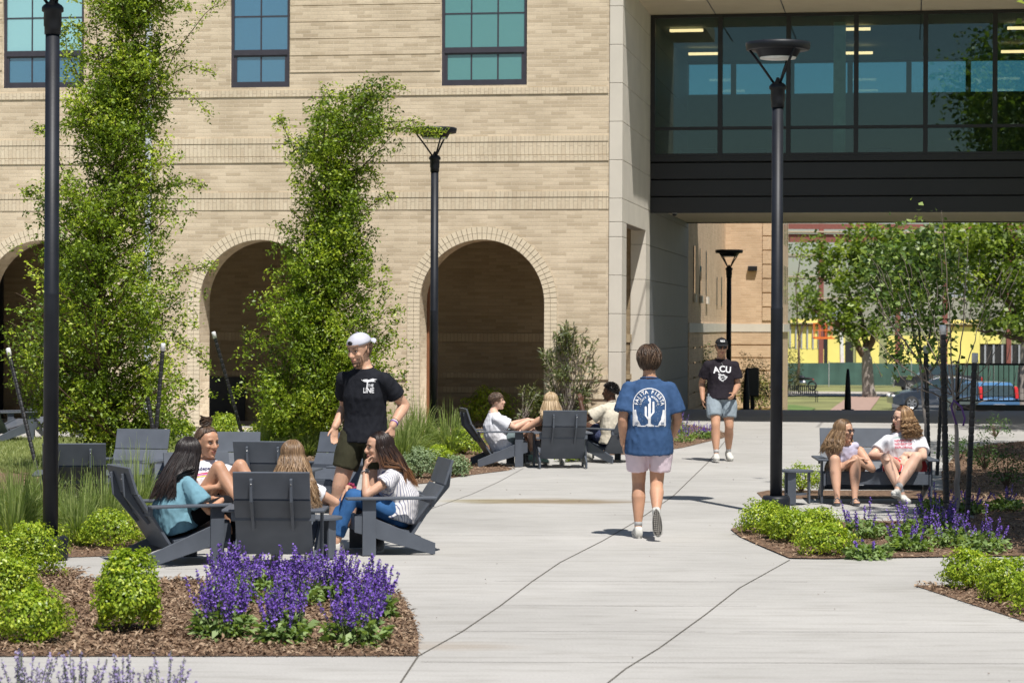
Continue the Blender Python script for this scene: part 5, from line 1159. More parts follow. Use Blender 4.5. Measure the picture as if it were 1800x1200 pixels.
def person(label, loc, rz, p):
    k = p.get('k', 1.); w = p.get('w', 1.); fem = p.get('fem', False); vox = p.get('vox', .0085); sk = skinmat('skin '+p.get('skin', 'light'), {'light': (.56, .33, .225), 'tan': (.50, .275, .175), 'pale': (.66, .42, .31), 'dark': (.085, .04, .024)}[p.get('skin', 'light')])
    root = empty('person', loc, math.radians(rz), label, 'person', None)
    V = lambda q: Vector(q)
    pel, che, nek, hed = V(p['pel']), V(p['che']), V(p['nek']), V(p['hed'])
    wai = V(p['wai']) if 'wai' in p else pel.lerp(che, .5)+Vector((0, -.015, 0))
    hx = Vector(p.get('hx', (1, 0, 0))).normalized(); sx = Vector(p.get('sx', (1, 0, 0))).normalized()
    up_p = (wai-pel).normalized(); up_c = (nek-che).normalized()
    sw = (.168 if fem else .192)*k*p.get('sw', 1)
    SH_ = {s: nek-up_c*.110*k+sx*s*sw+Vector(p.get('sh'+('R' if s > 0 else 'L'), (0, 0, 0))) for s in (1, -1)}
    HP = {s: pel+hx*s*.088*k for s in (1, -1)}
    # ---- torso rings
    hw = [(.150, .095), (.172, .118), (.158 if fem else .160, .110), (.128 if fem else .142, .092), (.150 if fem else .168, .115), (.150 if fem else .172, .10), (.10, .075), (.055, .055)]
    pts = [pel-up_p*.10*k, pel-up_p*.02*k, pel+up_p*.07*k, wai, che, nek-up_c*.09*k, nek-up_c*.02*k, nek+up_c*.03*k]
    lat = [hx, hx, hx, (hx+sx).normalized(), sx, sx, sx, sx]
    def torso(grow, i0=0, i1=8, n=20, extra=None, mods=None):
        rings = []
        for i in range(i0, i1):
            t = (pts[min(i+1, 7)]-pts[max(i-1, 0)]).normalized(); x = (lat[i]-t*lat[i].dot(t)).normalized(); y = t.cross(x)
            g_ = grow if not hasattr(grow, '__len__') else grow[i]
            a, b = hw[i][0]*w*k+g_, hw[i][1]*(w if w < 1.1 else w*1.12)*k+g_
            rings.append([pts[i]+x*(math.copysign(abs(math.cos(q))**.85, math.cos(q))*a)+y*(math.sin(q)*b) for q in [2*math.pi*j/n for j in range(n)]])
        return rings
    body = MB(); body.loft(torso(-.012))
    # ---- head
    f = Vector(p.get('hf', (0, 1, 0))).normalized(); u0 = Vector(p.get('hu', (0, 0, 1))); r = f.cross(u0).normalized(); u = r.cross(f).normalized(); hk = k*p.get('hk', 1.) if k > 1 else 1.0*p.get('hk', 1.)
    def H(x, y, z): return hed+(r*x+f*y+u*z)*hk
    ax = (r, f, u)
    body.ell(H(0, -.012, .035), (.076*hk, .097*hk, .085*hk), ax, 20, 14)
    rings = []
    for z, a, yf, yb in ((.07, .066, .078, -.05), (.03, .070, .088, -.06), (-.005, .068, .086, -.06), (-.04, .062, .085, -.05), (-.07, .053, .083, -.035), (-.095, .040, .080, -.01), (-.112, .024, .072, .02)):
        c = (yf+yb)/2; b = (yf-yb)/2; rings.append([H(math.cos(q)*a, c+math.copysign(abs(math.sin(q))**.8, math.sin(q))*b, z) for q in [2*math.pi*j/18 for j in range(18)]])
    body.loft(rings)
    body.tube([H(0, .082, .022), H(0, .096, .0), H(0, .108, -.022), H(0, .098, -.032)], [.009*hk, .011*hk, .0135*hk, .010*hk], 8, rnd=True)
    for s in (1, -1):
        body.ell(H(s*.012, .096, -.026), .0085*hk, ax, 8, 6); body.ell(H(s*.030, .074, .034), (.022*hk, .014*hk, .007*hk), ax, 10, 6); body.ell(H(s*.040, .066, -.018), (.022*hk, .018*hk, .018*hk), ax, 10, 6)
        body.ell(H(s*.077, -.008, .0), (.008*hk, .018*hk, .031*hk), ax, 10, 8)
    body.ell(H(0, .087, -.058), (.022*hk, .011*hk, .008*hk), ax, 10, 6); body.ell(H(0, .080, -.098), (.018*hk, .012*hk, .014*hk), ax, 10, 6)
    nr = (.047 if fem else .056)*k*(1.1 if w > 1.1 else 1)
    body.tube([nek-up_c*.05*k, nek+up_c*.01*k, H(0, -.022, -.06), H(0, -.02, .0)], [nr*1.2, nr*1.08, nr, nr*.95], 14)
    # ---- arms
    arml = p.get('arm', 1.)*k; ELB = {}; WR = {}
    la, lb = .285*arml, .250*arml; aw = p.get('aw', .95 if fem else 1.16)*(1.15 if w > 1.1 else 1)
    for s, K in ((1, 'R'), (-1, 'L')):
        e, wr = ik(SH_[s], p['wr'+K], la, lb, p.get('ep'+K, (s*.4, -1, -.3))); ELB[s], WR[s] = e, wr; a = SH_[s]
        body.tube([nek-up_c*.06*k+sx*s*.045*k, a.lerp(nek, .35)-up_c*.028*k, a-up_c*.004], [.034*k, .040*k, .046*k*aw], 10, rnd=True)
        body.tube([a, a.lerp(e, .3), a.lerp(e, .6), e], [.052*k*aw, .050*k*aw, .044*k*aw, .038*k*aw], 12, rnd=True)
        body.tube([e, e.lerp(wr, .25), e.lerp(wr, .6), wr], [.039*k*aw, .041*k*aw, .033*k*aw, .0255*k*aw], 12, rnd=True)
        # hand
        hd = Vector(p.get('hd'+K, (wr-e))).normalized(); pn = Vector(p.get('pn'+K, (-s, .2, 0))); pn = (pn-hd*pn.dot(hd)).normalized(); sd_ = hd.cross(pn)*s  # thumb side
        if p.get('flip'+K): sd_ = -sd_
        hkk = k*(.88 if fem else .93); cu = p.get('cu'+K, .5)
        rings = []
        for t, a_, b_ in ((-.02, .024, .020), (.01, .030, .017), (.045, .040, .0155), (.08, .041, .0145), (.092, .036, .011)):
            c = wr+hd*t*hkk; rings.append([c+sd_*(math.cos(q)*a_*hkk)+pn*(math.sin(q)*b_*hkk) for q in [2*math.pi*j/12 for j in range(12)]])
        body.loft(rings)
        for j, (off, ln) in enumerate(((.030, .070), (.010, .078), (-.010, .073), (-.029, .058))):
            b0 = wr+hd*.085*hkk+sd_*off*hkk; d1 = hd; q = [b0-hd*.02]; cur = b0; q.append(cur); ang = cu*(.55+.12*j); dd = hd
            for seg in (.45, .30, .25):
                dd = (dd*math.cos(ang)+pn*math.sin(ang)).normalized() if seg == .45 else (dd+pn*math.tan(min(ang, 1.2))*.9).normalized()
                cur = cur+dd*ln*seg*hkk; q.append(cur)
            body.tube(q, [.0095*hkk, .0095*hkk, .0088*hkk, .0082*hkk, .007*hkk], 8, rnd=True)
        t0 = wr+hd*.025*hkk+sd_*.026*hkk; td = (hd*.75+sd_*.65+pn*.25).normalized()
        body.tube([t0-td*.01, t0+td*.035*hkk, t0+td*.06*hkk+pn*.008, t0+td*.078*hkk+hd*.012+pn*.012], [.014*hkk, .012*hkk, .0105*hkk, .008*hkk], 8, rnd=True)
    # ---- legs
    lt, ls = .445*k, .42*k; KN = {}; AN = {}; lw = p.get('lw', 1.05 if fem else 1.18)
    for s, K in ((1, 'R'), (-1, 'L')):
        kn, an = ik(HP[s], p['an'+K], lt, ls, p.get('kp'+K, (s*.1, 1, .2))); KN[s], AN[s] = kn, an; h = HP[s]
        body.tube([h, h.lerp(kn, .3), h.lerp(kn, .7), kn], [.086*k*lw, .082*k*lw, .062*k*lw, .054*k*lw], 14, rnd=True)
        back = Vector((0, -1, 0)); ax_ = (an-kn).normalized(); back = (back-ax_*back.dot(ax_)).normalized() if back.length > .1 else back
        body.tube([kn, kn.lerp(an, .15)+back*.008, kn.lerp(an, .33)+back*.018, kn.lerp(an, .6)+back*.010, kn.lerp(an, .88), an], [.053*k*lw, .052*k*lw, .057*k*lw, .046*k*lw, .034*k*(lw*.5+.5), .034*k], 14, rnd=True)
        kf = -back; body.ell(kn+kf*.018, .038*k*lw, None, 10, 8)
        fd = Vector(p.get('fd'+K, (s*.12, 1, 0))).normalized(); fu = Vector(p.get('fu'+K, (0, 0, 1))); fu = (fu-fd*fu.dot(fd)).normalized(); fx_ = fd.cross(fu)
        heel = an-fu*.075*k; kk = k*(.90 if fem else 1.)
        if p.get('shoe') != 'none':
            # shoe
            sm = MB(); rr = []
            for t, a_, h0, h1 in ((-.075, .026, .0, .055), (-.06, .036, -.008, .085), (-.02, .038, -.01, .095), (.03, .038, -.010, .088), (.08, .045, -.012, .060), (.13, .047, -.012, .047), (.17, .038, -.010, .038), (.188, .018, -.004, .026)):
                c = heel+fd*t*kk; zc_, hz_ = (h0+h1)/2*kk, (h1-h0)/2*kk
                rr.append([c+fx_*(math.copysign(abs(math.cos(q))**.7, math.cos(q))*a_*kk)+fu*(zc_+math.copysign(abs(math.sin(q))**.7, math.sin(q))*hz_) for q in [2*math.pi*j/16 for j in range(16)]])
            body.tube([an, heel+fd*.03*kk+fu*.03, heel+fd*.12*kk+fu*.018], [.033*k, .028*k, .020*k], 10, rnd=True)
            if p.get('shoe') == 'sandal':
                body.loft([[heel+fd*t*kk+fx_*(math.cos(q)*a_*kk)+fu*(.018+math.sin(q)*hh_)*kk for q in [2*math.pi*j/12 for j in range(12)]] for t, a_, hh_ in ((-.06, .022, .018), (-.03, .032, .028), (.05, .036, .030), (.11, .044, .018), (.15, .040, .012), (.165, .02, .008))])
                so = MB(); n_ = 20; poly = [(math.cos(q)*.13+.055, math.sin(q)*.043*(1+.15*math.cos(q))) for q in [2*math.pi*j/n_ for j in range(n_)]]
                vs = [heel+fd*x*kk+fx_*y*kk+fu*z for z in (-.012, .004) for x, y in poly]; so.add(vs, [tuple(range(n_))[::-1], tuple(range(n_, 2*n_))]+[(i, (i+1) % n_, n_+(i+1) % n_, n_+i) for i in range(n_)])
                for x0, x1, hh in ((.03, .08, .06), (.08, .03, .06), (.11, .125, .035), (-.03, -.035, .06)): so.tube([heel+fx_*.042*kk+fd*x0*kk+fu*.0, heel+fx_*.03*kk+fd*(x0*.7+x1*.3)*kk+fu*hh*.8, heel+fd*(x0+x1)/2*kk+fu*hh, heel-fx_*.03*kk+fd*(x0*.3+x1*.7)*kk+fu*hh*.8, heel-fx_*.042*kk+fd*x1*kk], .006, 6)
                so.build('sandal', mat('sandal', (.10, .10, .11), .7), root)
            else:
                so_ = sm.loft(rr).build('shoe', p.get('shoem', M_SHOE), root, True)
                s2 = MB(); s2.loft([[v2 for v2 in [heel+fd*t*kk+fx_*(math.cos(q)*a_*kk)+fu*(zz) for q in [2*math.pi*j/16 for j in range(16)]]] for t, a_, zz in ((0, .001, -.021*kk), )]*1, cap=False) if False else None
                n_ = 24; poly = [(math.cos(q)*.133+.056, math.sin(q)*.045*(1+.18*math.cos(q))) for q in [2*math.pi*j/n_ for j in range(n_)]]
                vs = [heel+fd*x*kk+fx_*y*kk+fu*z*kk for z in (-.018, .010) for x, y in poly]; s2 = MB(); s2.add(vs, [tuple(range(n_))[::-1], tuple(range(n_, 2*n_))]+[(i, (i+1) % n_, n_+(i+1) % n_, n_+i) for i in range(n_)]); s2.build('sole', p.get('solem', mat('light sole', (.42, .41, .38), .8)), so_)
                if p.get('tread') == K:
                    s3 = MB(); vs = [heel+fd*x*.94*kk+fx_*y*.9*kk+fu*z*kk for z in (-.023, -.0185) for x, y in poly]; s3.add(vs, [tuple(range(n_))[::-1], tuple(range(n_, 2*n_))]+[(i, (i+1) % n_, n_+(i+1) % n_, n_+i) for i in range(n_)]); s3.build('outsole', M_SOLE, so_)
                    for a_ in np.linspace(-.06, .165, 13):
                        for b_ in (-.024, -.008, .008, .024):
                            if abs(b_) > .02 and (a_ < -.03 or a_ > .14): continue
                            c = heel+fd*a_*kk+fx_*b_*kk-fu*.0245*kk; M_ = Matrix.Translation(c) @ Matrix((fx_, fd, fu)).transposed().to_4x4(); MB().box((-.0055, -.006, -.002), (.0055, .006, .001), M_).build('tread_lug', mat('tread lug', (.30, .28, .25), .8), so_)
                sc_ = MB(); sc_.tube([an-(an-kn).normalized()*.02-fu*.0, an+(kn-an).normalized()*.055*k, an+(kn-an).normalized()*.075*k], [.037*k, .0375*k, .0365*k], 14); sc_.build('sock', p.get('sockm', mat('sock', (.5, .5, .5), .9)), root, True) if p.get('sock', True) else None
    # eye sockets pressed in after remeshing
    E = {s: H(s*.031, .090, .012) for s in (1, -1)}
    def sock(C, N):
        C = C.copy()
        for s in (1, -1):
            e = np.array(E[s]); d = C-e; q = (d@np.array(r))**2/(.017*hk)**2+(d@np.array(f))**2/(.03*hk)**2+(d@np.array(u))**2/(.010*hk)**2; C -= np.array(f)*(np.exp(-q)*.011*hk)[:, None]
        m_ = np.array(H(0, .1, -.0585)); d = C-m_; q = (d@np.array(r))**2/(.020*hk)**2+(d@np.array(f))**2/(.03)**2+(d@np.array(u))**2/(.0025*hk)**2; C -= np.array(f)*(np.exp(-q)*.004*hk)[:, None]
        return C
    remesh('body', body, sk, root, vox, 2, sock)
    if p.get('face', True):
        em = MB(); ir = MB(); bw_ = MB()
        for s in (1, -1):
            em.ell(H(s*.031, .0725, .0115), (.0118*hk, .0105*hk, .0052*hk), ax, 10, 8)
            ir.ell(H(s*.031, .0812, .0118), (.0058*hk, .0035*hk, .0050*hk), ax, 8, 6)
            bw_.tube([H(s*.014, .091, .030), H(s*.030, .088, .036), H(s*.048, .074, .031)], [.0028*hk, .0034*hk, .0018*hk], 6, flat=.7)
            ir.tube([H(s*.018, .0825, .0165), H(s*.031, .0838, .0182), H(s*.045, .074, .0150)], [.0014*hk, .0024*hk, .0016*hk], 5)
        em.build('eyes', mat('eye white', (.55, .50, .47), .3), root, True); ir.build('irises', mat('iris', (.03, .02, .015), .3), root, True)
        bw_.build('eyebrows', HAIRS[p.get('brow', p['hair'])] if p['hair'] not in ('pale',) else HAIRS['blonde'], root, True)
        lp = MB(); c_ = .0 if not p.get('smile') else .006
        lp.tube([H(-.023, .084, -.056+c_), H(-.010, .095, -.0545), H(0, .097, -.0555), H(.010, .095, -.0545), H(.023, .084, -.056+c_)], [.0012, .0034, .003, .0034, .0012], 6); lp.tube([H(-.019, .086, -.0605+c_*.6), H(0, .0965, -.0655), H(.019, .086, -.0605+c_*.6)], [.0012, .0045, .0012], 6)
        lp.build('lips', mat('lips '+p.get('skin', 'light'), (.40, .14, .12) if p.get('skin') != 'dark' else (.10, .04, .035), .45), root, True)
        if p.get('smile') == 2: MB().ell(H(0, .0935, -.0585), (.015*hk, .004*hk, .0035*hk), ax, 10, 6).build('teeth', M_WHITE, root, True)
    if p.get('beard'):
        bd = []; n = 420
        for i in range(n):
            a = RNG.uniform(-1.35, 1.35); z = RNG.uniform(-.112, -.035 if abs(a) > .5 else -.075); rr_ = np.interp(z, [-.112, -.095, -.07, -.04, -.005], [.026, .041, .054, .063, .069]); c = .022
            q0 = H(math.sin(a)*rr_, c+math.cos(a)*.062, z); q1 = q0+(r*math.sin(a)*.004+f*.004*math.cos(a)-u*.009)*hk; bd.append([tuple(q0), tuple(q0.lerp(q1, .5)), tuple(q1)])
        strandmesh('beard', bd, .0012, HAIRS['brown'], root)
    # ---- clothes
    bot = p.get('bottom'); 
    if bot:
        kind, bm_, ln = bot; mb = MB(); g_ = [.018, .014, .002, -.006, 0, 0, 0, 0] if kind == 'shorts' else .004
        rg = torso(g_, 0, 4); mb.loft(rg)
        for s in (1, -1):
            h, kn, an = HP[s], KN[s], AN[s]
            if kind == 'shorts':
                e = h.lerp(kn, ln); fl = p.get('flare', .030); r1, r2 = .094*k*lw+fl*.25, .070*k*lw+fl*.95; mid_ = h.lerp(e, .5); cx_ = (HP[1]+HP[-1])/2; e = e+hx*s*max(0, r2+.008-(e-cx_).dot(hx)*s); mid_ = mid_+hx*s*max(0, r1-.004-(mid_-cx_).dot(hx)*s); mb.tube([h, mid_, e], [.096*k*lw, r1, r2], 18)
            else:
                mb.tube([h, h.lerp(kn, .3), h.lerp(kn, .7), kn], [.095*k*lw, .090*k*lw, .070*k*lw, .063*k*lw], 16, rnd=True); mb.tube([kn, kn.lerp(an, .35), kn.lerp(an, ln)], [.062*k*lw, .061*k*lw, .046*k*lw], 16)
        remesh('shorts' if kind == 'shorts' else 'trousers', mb, bm_, root, .010, 3, wrinkle(.007 if kind == 'shorts' else .004, seed=random.uniform(0, 20)))
    top = p.get('top'); SHIRT = None
    if top:
        tm, sleeve, hem, loose = top['m'], top.get('sleeve', .55), top.get('hem', .08), top.get('loose', .02)
        mb = MB(); down = pel-up_p*hem*k; gs = [loose*1.5, loose*1.5, loose*1.35, loose*1.6+.012, loose, loose*.3-.008, -.004, .010]
        rg = torso(gs, 1, 7 if not top.get('high') else 8)
        # hem ring
        r0 = rg[0]; c0 = pts[1]; rh = [down+(v-c0)*1.04 for v in r0]; mb.loft([rh]+rg)
        if fem and w < 1.3:
            for s in (1, -1): mb.ell(che+sx*s*.07*k*w+up_c*.0+(sx.cross(up_c)*-.08*k), (.058*k, .05*k, .055*k), None, 12, 8)
        for s in (1, -1):
            a, e = SH_[s], ELB[s]; 
            if sleeve > 0:
                en = a.lerp(e, sleeve); sr = top.get('sr', .018)
                mb.tube([nek-up_c*.058*k+sx*s*.05*k, a.lerp(nek, .42)-up_c*.016*k, a-up_c*.004, a.lerp(en, .5)-up_c*sr*.25, en-up_c*sr*.5], [.046*k, .046*k, .053*k*aw+loose*.25, .056*k*aw+sr*.9, .053*k*aw+sr*1.45], 16)
                mb.ell(a, (.053*k*aw+loose*.22,)*3, None, 12, 8)
            else: mb.tube([nek-up_c*.06*k+sx*s*.05*k, nek-up_c*.045*k+sx*s*.115*k], [.05*k, .046*k], 12, rnd=True)
        SHIRT = remesh('shirt', mb, tm, root, .010, 3, wrinkle(top.get('wr', .0075), seed=random.uniform(0, 30)))
    # neck opening: cut shown by collar rib
        if not top.get('nocollar'):
            t = up_c; x = sx; y = t.cross(x); cc = nek+up_c*.006*k; cm = MB(); n_ = 24; rib = [cc+x*math.cos(q)*nr*1.42+y*(math.sin(q)*nr*1.30)-t*(.020*k*(1+math.sin(q)*.6*(-1 if y.dot(f) < 0 else 1))) for q in [2*math.pi*j/n_ for j in range(n_+1)]]
            cm.tube(rib, .0075, 6, cap=False); cm.build('collar', tm if not top.get('rib') else top['rib'], root, True)
    # ---- prints
    def decal(nm, vs, fs, c, nrm, upv, m, off=.004, split=2):
        me = bpy.data.meshes.new(nm); me.from_pydata([(a, b, 0) for a, b in vs], [], fs); bm = bmesh.new(); bm.from_mesh(me); bmesh.ops.triangulate(bm, faces=bm.faces)
        for _ in range(split):
            L_ = [e for e in bm.edges if e.calc_length() > .014]
            if L_: bmesh.ops.subdivide_edges(bm, edges=L_, cuts=1, use_grid_fill=False); bmesh.ops.triangulate(bm, faces=bm.faces)
        sm_ = SHIRT.data; bvh = BVHTree.FromPolygons([v.co for v in sm_.vertices], [tuple(q.vertices) for q in sm_.polygons])
        nrm = Vector(nrm).normalized(); upv = Vector(upv); rt = upv.cross(nrm).normalized(); upv = nrm.cross(rt)
        for v in bm.verts:
            o_ = Vector(c)+rt*v.co.x+upv*v.co.y; hit = bvh.ray_cast(o_+nrm*.35, -nrm, .7); v.co = (hit[0]+nrm*off) if hit[0] else o_
        bm.normal_update(); bm.to_mesh(me); bm.free(); return link(nm, me, m, SHIRT)
    root_info = dict(root=root, H=H, r=r, f=f, u=u, hk=hk, hed=hed, nek=nek, che=che, decal=decal, WR=WR, ELB=ELB, KN=KN, AN=AN, nr=nr, up_c=up_c, sx=sx, k=k, ax=ax, fem=fem)
    hairdo(root_info, p); return root_info
def hairdo(I, p):
    st = p.get('style', 'short'); m = HAIRS[p['hair']]; H, root, hk = I['H'], I['root'], I['hk']; rng = RNG
    def surf(az, el, R=1.0):
        """az 0 = front, pi = back; el 0 = ear level, pi/2 = crown"""
        return H(math.sin(az)*math.cos(el)*.080*R, math.cos(az)*math.cos(el)*.101*R-.014, .030+math.sin(el)*.090*R)
    cap = MB(); rings = []
    # scalp shell, hairline in front
    nseg = 28
    def line(az): c = math.cos(az); return .62 if c > .5 else (-.1 if c > -.2 else -.62) if st != 'capback' else (-.62 if c < -.2 else .35)
    for j in range(9):
        ring = []
        for i in range(nseg):
            az = 2*math.pi*i/nseg; lo_ = np.interp(abs(((az+math.pi) % (2*math.pi))-math.pi), [0, .9, 1.5, 2.2, 3.14], [.86, .66, .0, -.45, -.62]); el = lo_+(1.5-lo_)*j/8; ring.append(surf(az, el, 1.055))
        rings.append(ring)
    cap.loft(rings, True)
    if st == 'afro':
        P = []; paths = []
        for i in range(1300):
            az = rng.uniform(0, 6.28); lo_ = np.interp(abs(((az+math.pi) % (2*math.pi))-math.pi), [0, .9, 1.5, 2.2, 3.14], [.62, .5, .05, -.4, -.6]); el = rng.uniform(lo_, 1.5); a = surf(az, el, 1.02); d = (a-H(0, -.01, .03)).normalized(); q = [tuple(a+d*t*.028+Vector(rng.normal(size=3))*.004) for t in (0, .4, .7, 1)]; paths.append(q)
        cap.build('scalp', m, root, True); strandmesh('hair', paths, .0045, m, root); return
    if st in ('short', 'shag', 'capback'):
        paths = []; n = 900 if st != 'capback' else 260; L_ = {'short': .035, 'shag': .075, 'capback': .06}[st]
        for i in range(n):
            az = rng.uniform(0, 6.28); lo_ = np.interp(abs(((az+math.pi) % (2*math.pi))-math.pi), [0, .9, 1.5, 2.2, 3.14], [.66, .50, .0, -.5, -.75 if st != 'short' else -.55])
            if st == 'capback':
                if abs(((az+math.pi) % (2*math.pi))-math.pi) < 1.5: continue
                el = rng.uniform(min(lo_, .05), .1)
            else: el = math.asin(rng.uniform(math.sin(lo_), 1))
            az2 = az+rng.normal()*.25; l = L_*rng.uniform(.7, 1.4); q = []; lift = rng.uniform(0, .17)
            for t in np.linspace(0, 1, 5): e2 = el-t*l/.095; R = 1.04+.05*math.sin(t*2.2)+(.05*t if e2 < -.5 else 0)+(.10*t+lift if st == 'shag' else 0); q.append(tuple(surf(az+(az2-az)*t, max(e2, -1.05), R)+Vector((0, 0, -.012*t if e2 < -.9 else 0))))
            paths.append(q)
        if st != 'capback': cap.build('scalp', m, root, True)
        strandmesh('hair', paths, .0045, m, root); return
    if st == 'bun':
        paths = []; bc = H(0, -.035, .165)
        for i in range(520):
            az = rng.uniform(0, 6.28); el = np.interp(abs(((az+math.pi) % (2*math.pi))-math.pi), [0, .9, 1.5, 2.2, 3.14], [.84, .62, .0, -.5, -.6])+rng.uniform(0, .45); a = surf(az, el, 1.05); q = []
            for t in np.linspace(0, 1, 6): q.append(tuple(surf(az, el+(1.5-el)*t, 1.05+.015*math.sin(t*3))*(1-t**3)+(bc-I['u']*.03)*t**3))
            paths.append(q)
        cap.build('scalp', m, root, True); strandmesh('hair', paths, .004, m, root); paths = []
        for i in range(150):
            ph, tl = rng.uniform(0, 6.28), rng.uniform(-.6, .6); R = rng.uniform(.030, .050); q = []
            for t in np.linspace(0, 1, 8): a = ph+t*3.4; v = I['r']*math.cos(a)*R+I['f']*math.sin(a)*R*.9+I['u']*(R*.62*math.sin(a*.9+tl*4)+tl*.02); q.append(tuple(bc+v*hk))
            paths.append(q)
        MB().ell(bc, (.034*hk, .034*hk, .026*hk), I['ax']).build('bun_core', m, root, True); strandmesh('bun', paths, .0045, m, root); return
    # long styles
    Ln = p.get('hl', .42); wav = p.get('wave', .006); n = p.get('nh', 620); part = p.get('part', 0.); spread = p.get('spread', 1.0); paths = []; back = np.array(p.get('fall', (0, -.25, -1)), float); back /= np.linalg.norm(back); val = []
    side = p.get('sidebias', 0); nl = 26; locks = [(rng.uniform(0, 6.28), rng.normal()*.5, rng.uniform(.8, 1.2), rng.uniform(.15, .85)) for _ in range(nl)]
    fr = p.get('front', 1.0)   # how far forward hair may start
    for i in range(n):
        az = rng.uniform(fr, 2*math.pi-fr); el0 = rng.uniform(.15, 1.45) if rng.uniform() < .6 else rng.uniform(-.3, .6); lk = locks[int(rng.integers(nl))]; Lr = Ln*rng.uniform(.72, 1.08); q = []
        R0 = 1.05+rng.uniform(0, .10); N1, N2 = 6, 12; elx = -.15
        for t in np.linspace(0, 1, N1):
            el = el0+(elx-el0)*t; q.append(np.array(surf(az, el, R0+.03*t)))
        c0 = q[-1]; outd = np.array(surf(az, elx, 2.0))-np.array(surf(az, elx, 1.0)); outd /= np.linalg.norm(outd); outd[2] *= .2
        for t in np.linspace(1/N2, 1, N2):
            s_ = t*Lr; bulge = spread*(.035*math.sin(min(t*1.6, 1)*1.57)+.05*t*t)
            pos = c0+back*s_+outd*bulge*(1 if spread else 0)
            pos = pos+np.array([math.sin(s_*p.get('wf', 34)+lk[0]), math.cos(s_*p.get('wf', 34)*.9+lk[0]*1.7), .3*math.sin(s_*60+lk[0])])*wav*(.4+t)*lk[2]
            # gather locks
            q.append(pos)
        # keep outside the head and neck column
        paths.append(q); val.append(np.clip(lk[3]+rng.normal()*.15, 0, 1))
    cap.build('scalp', m, root, True)
    pts_ = np.array(paths); cen = np.array(I['nek']); 
    # push out of torso: back ellipse
    if 'shell' in p:
        sh = p['shell']; 
        for i in range(N1, N1+N2):
            z = pts_[:, i, 2]; msk = z < cen[2]+.02; yb = cen[1]-sh*np.clip((cen[2]+.06-z)/.10, 0, 1)-.02*0; b = pts_[:, i, 1] > yb; sel = msk & b & (pts_[:, i, 1] < cen[1]+p.get('shf', .03)); pts_[sel, i, 1] = yb[sel]-RNG.uniform(0, .025, sel.sum())
    om = p.get('ombre', .0); vv = np.clip(np.array(val)[:, None]*(1-om)+om*np.clip((np.arange(N1+N2)[None]-N1*.8)/N2, 0, 1)**p.get('omp', .8)+RNG.normal(size=(len(val), N1+N2))*.04, 0, 1)
    strandmesh('hair', pts_, p.get('hr', .0055), m, root, vv)
# --- helpers in person space
def cap_hat(I, m, back=False, front_logo=None):
    H, root, hk = I['H'], I['root'], I['hk']; rings = []; tilt = .0
    for j in range(9):
        t = j/8; el = .36+(math.pi/2-.36)*t; rings.append([H(math.sin(a)*math.cos(el-.30)*.088 if False else math.sin(a)*.086*math.cos((el-.36)*1.37), math.cos(a)*.108*math.cos((el-.36)*1.37)-.012, .052+.080*math.sin((el-.36)*1.29)) for a in [2*math.pi*i/24 for i in range(24)]])
    c = MB().loft(rings).build('cap', m, root, True)
    br = MB(); s = -1 if back else 1; n = 10; top_, bot_ = [], []
    for i in range(n+1):
        a = -1.05+2.1*i/n; xi = math.sin(a)*.084; yi = s*(math.cos(a)*.104)-.012; out = .068*math.cos(a*1.2)**.6 if abs(a*1.2) < 1.57 else 0
        for t in (0, .5, 1): pass
        top_.append([H(xi*(1+.05*t), yi+s*out*t, .056-.014*t-.016*abs(xi)/.084*t) for t in (0, .5, 1)])
    vs, fs = [], []
    for row in top_:
        for v in row: vs.append(v)
    for row in top_:
        for v in row: vs.append(v-I['u']*.004)
    m3 = 3*(n+1)
    for i in range(n):
        for t in range(2): a = i*3+t; fs.append((a, a+3, a+4, a+1)); fs.append((m3+a, m3+a+1, m3+a+4, m3+a+3))
        a = i*3+2; fs.append((a, a+3, m3+a+3, m3+a))
    br.add(vs, fs).build('brim', m, c, False)
    if back:
        # strap opening at the forehead
        MB().ell(H(0, .088, .078), (.024*hk, .012*hk, .016*hk), I['ax']).build('cap_opening', HAIRS['black'], c, True)
        MB().tube([H(-.06, .066, .057), H(-.03, .092, .058), H(0, .099, .058), H(.03, .092, .058), H(.06, .066, .057)], .007, 8, flat=.5).build('strap', mat('brown strap', (.28, .14, .07), .7), c, True)
    MB().ell(H(0, -.012, .134), (.006, .006, .004), I['ax']).build('button', m, c, True)
    if front_logo:
        mb = MB(); 
        for x0, x1, z0, z1 in ((-.030, -.024, .084, .106), (-.024, -.006, .100, .106), (-.024, -.006, .084, .090), (-.004, .012, .100, .106), (-.004, .002, .084, .106), (-.004, .012, .084, .090), (.014, .030, .100, .106), (.014, .020, .084, .106), (.024, .030, .092, .106), (.020, .030, .090, .095)):
            vs = []
            for yy in (0, .004):
                for x, z in ((x0, z0), (x1, z0), (x1, z1), (x0, z1)): vs.append(H(x, .106*math.sqrt(max(0, 1-(x/.086)**2))*math.cos((z-.052)*11)+.006-yy-.010, z))
            mb.add(vs, [(0, 1, 2, 3), (7, 6, 5, 4), (0, 4, 5, 1), (1, 5, 6, 2), (2, 6, 7, 3), (3, 7, 4, 0)])
        mb.build('cap_badge', M_WHITE, c)
    return c
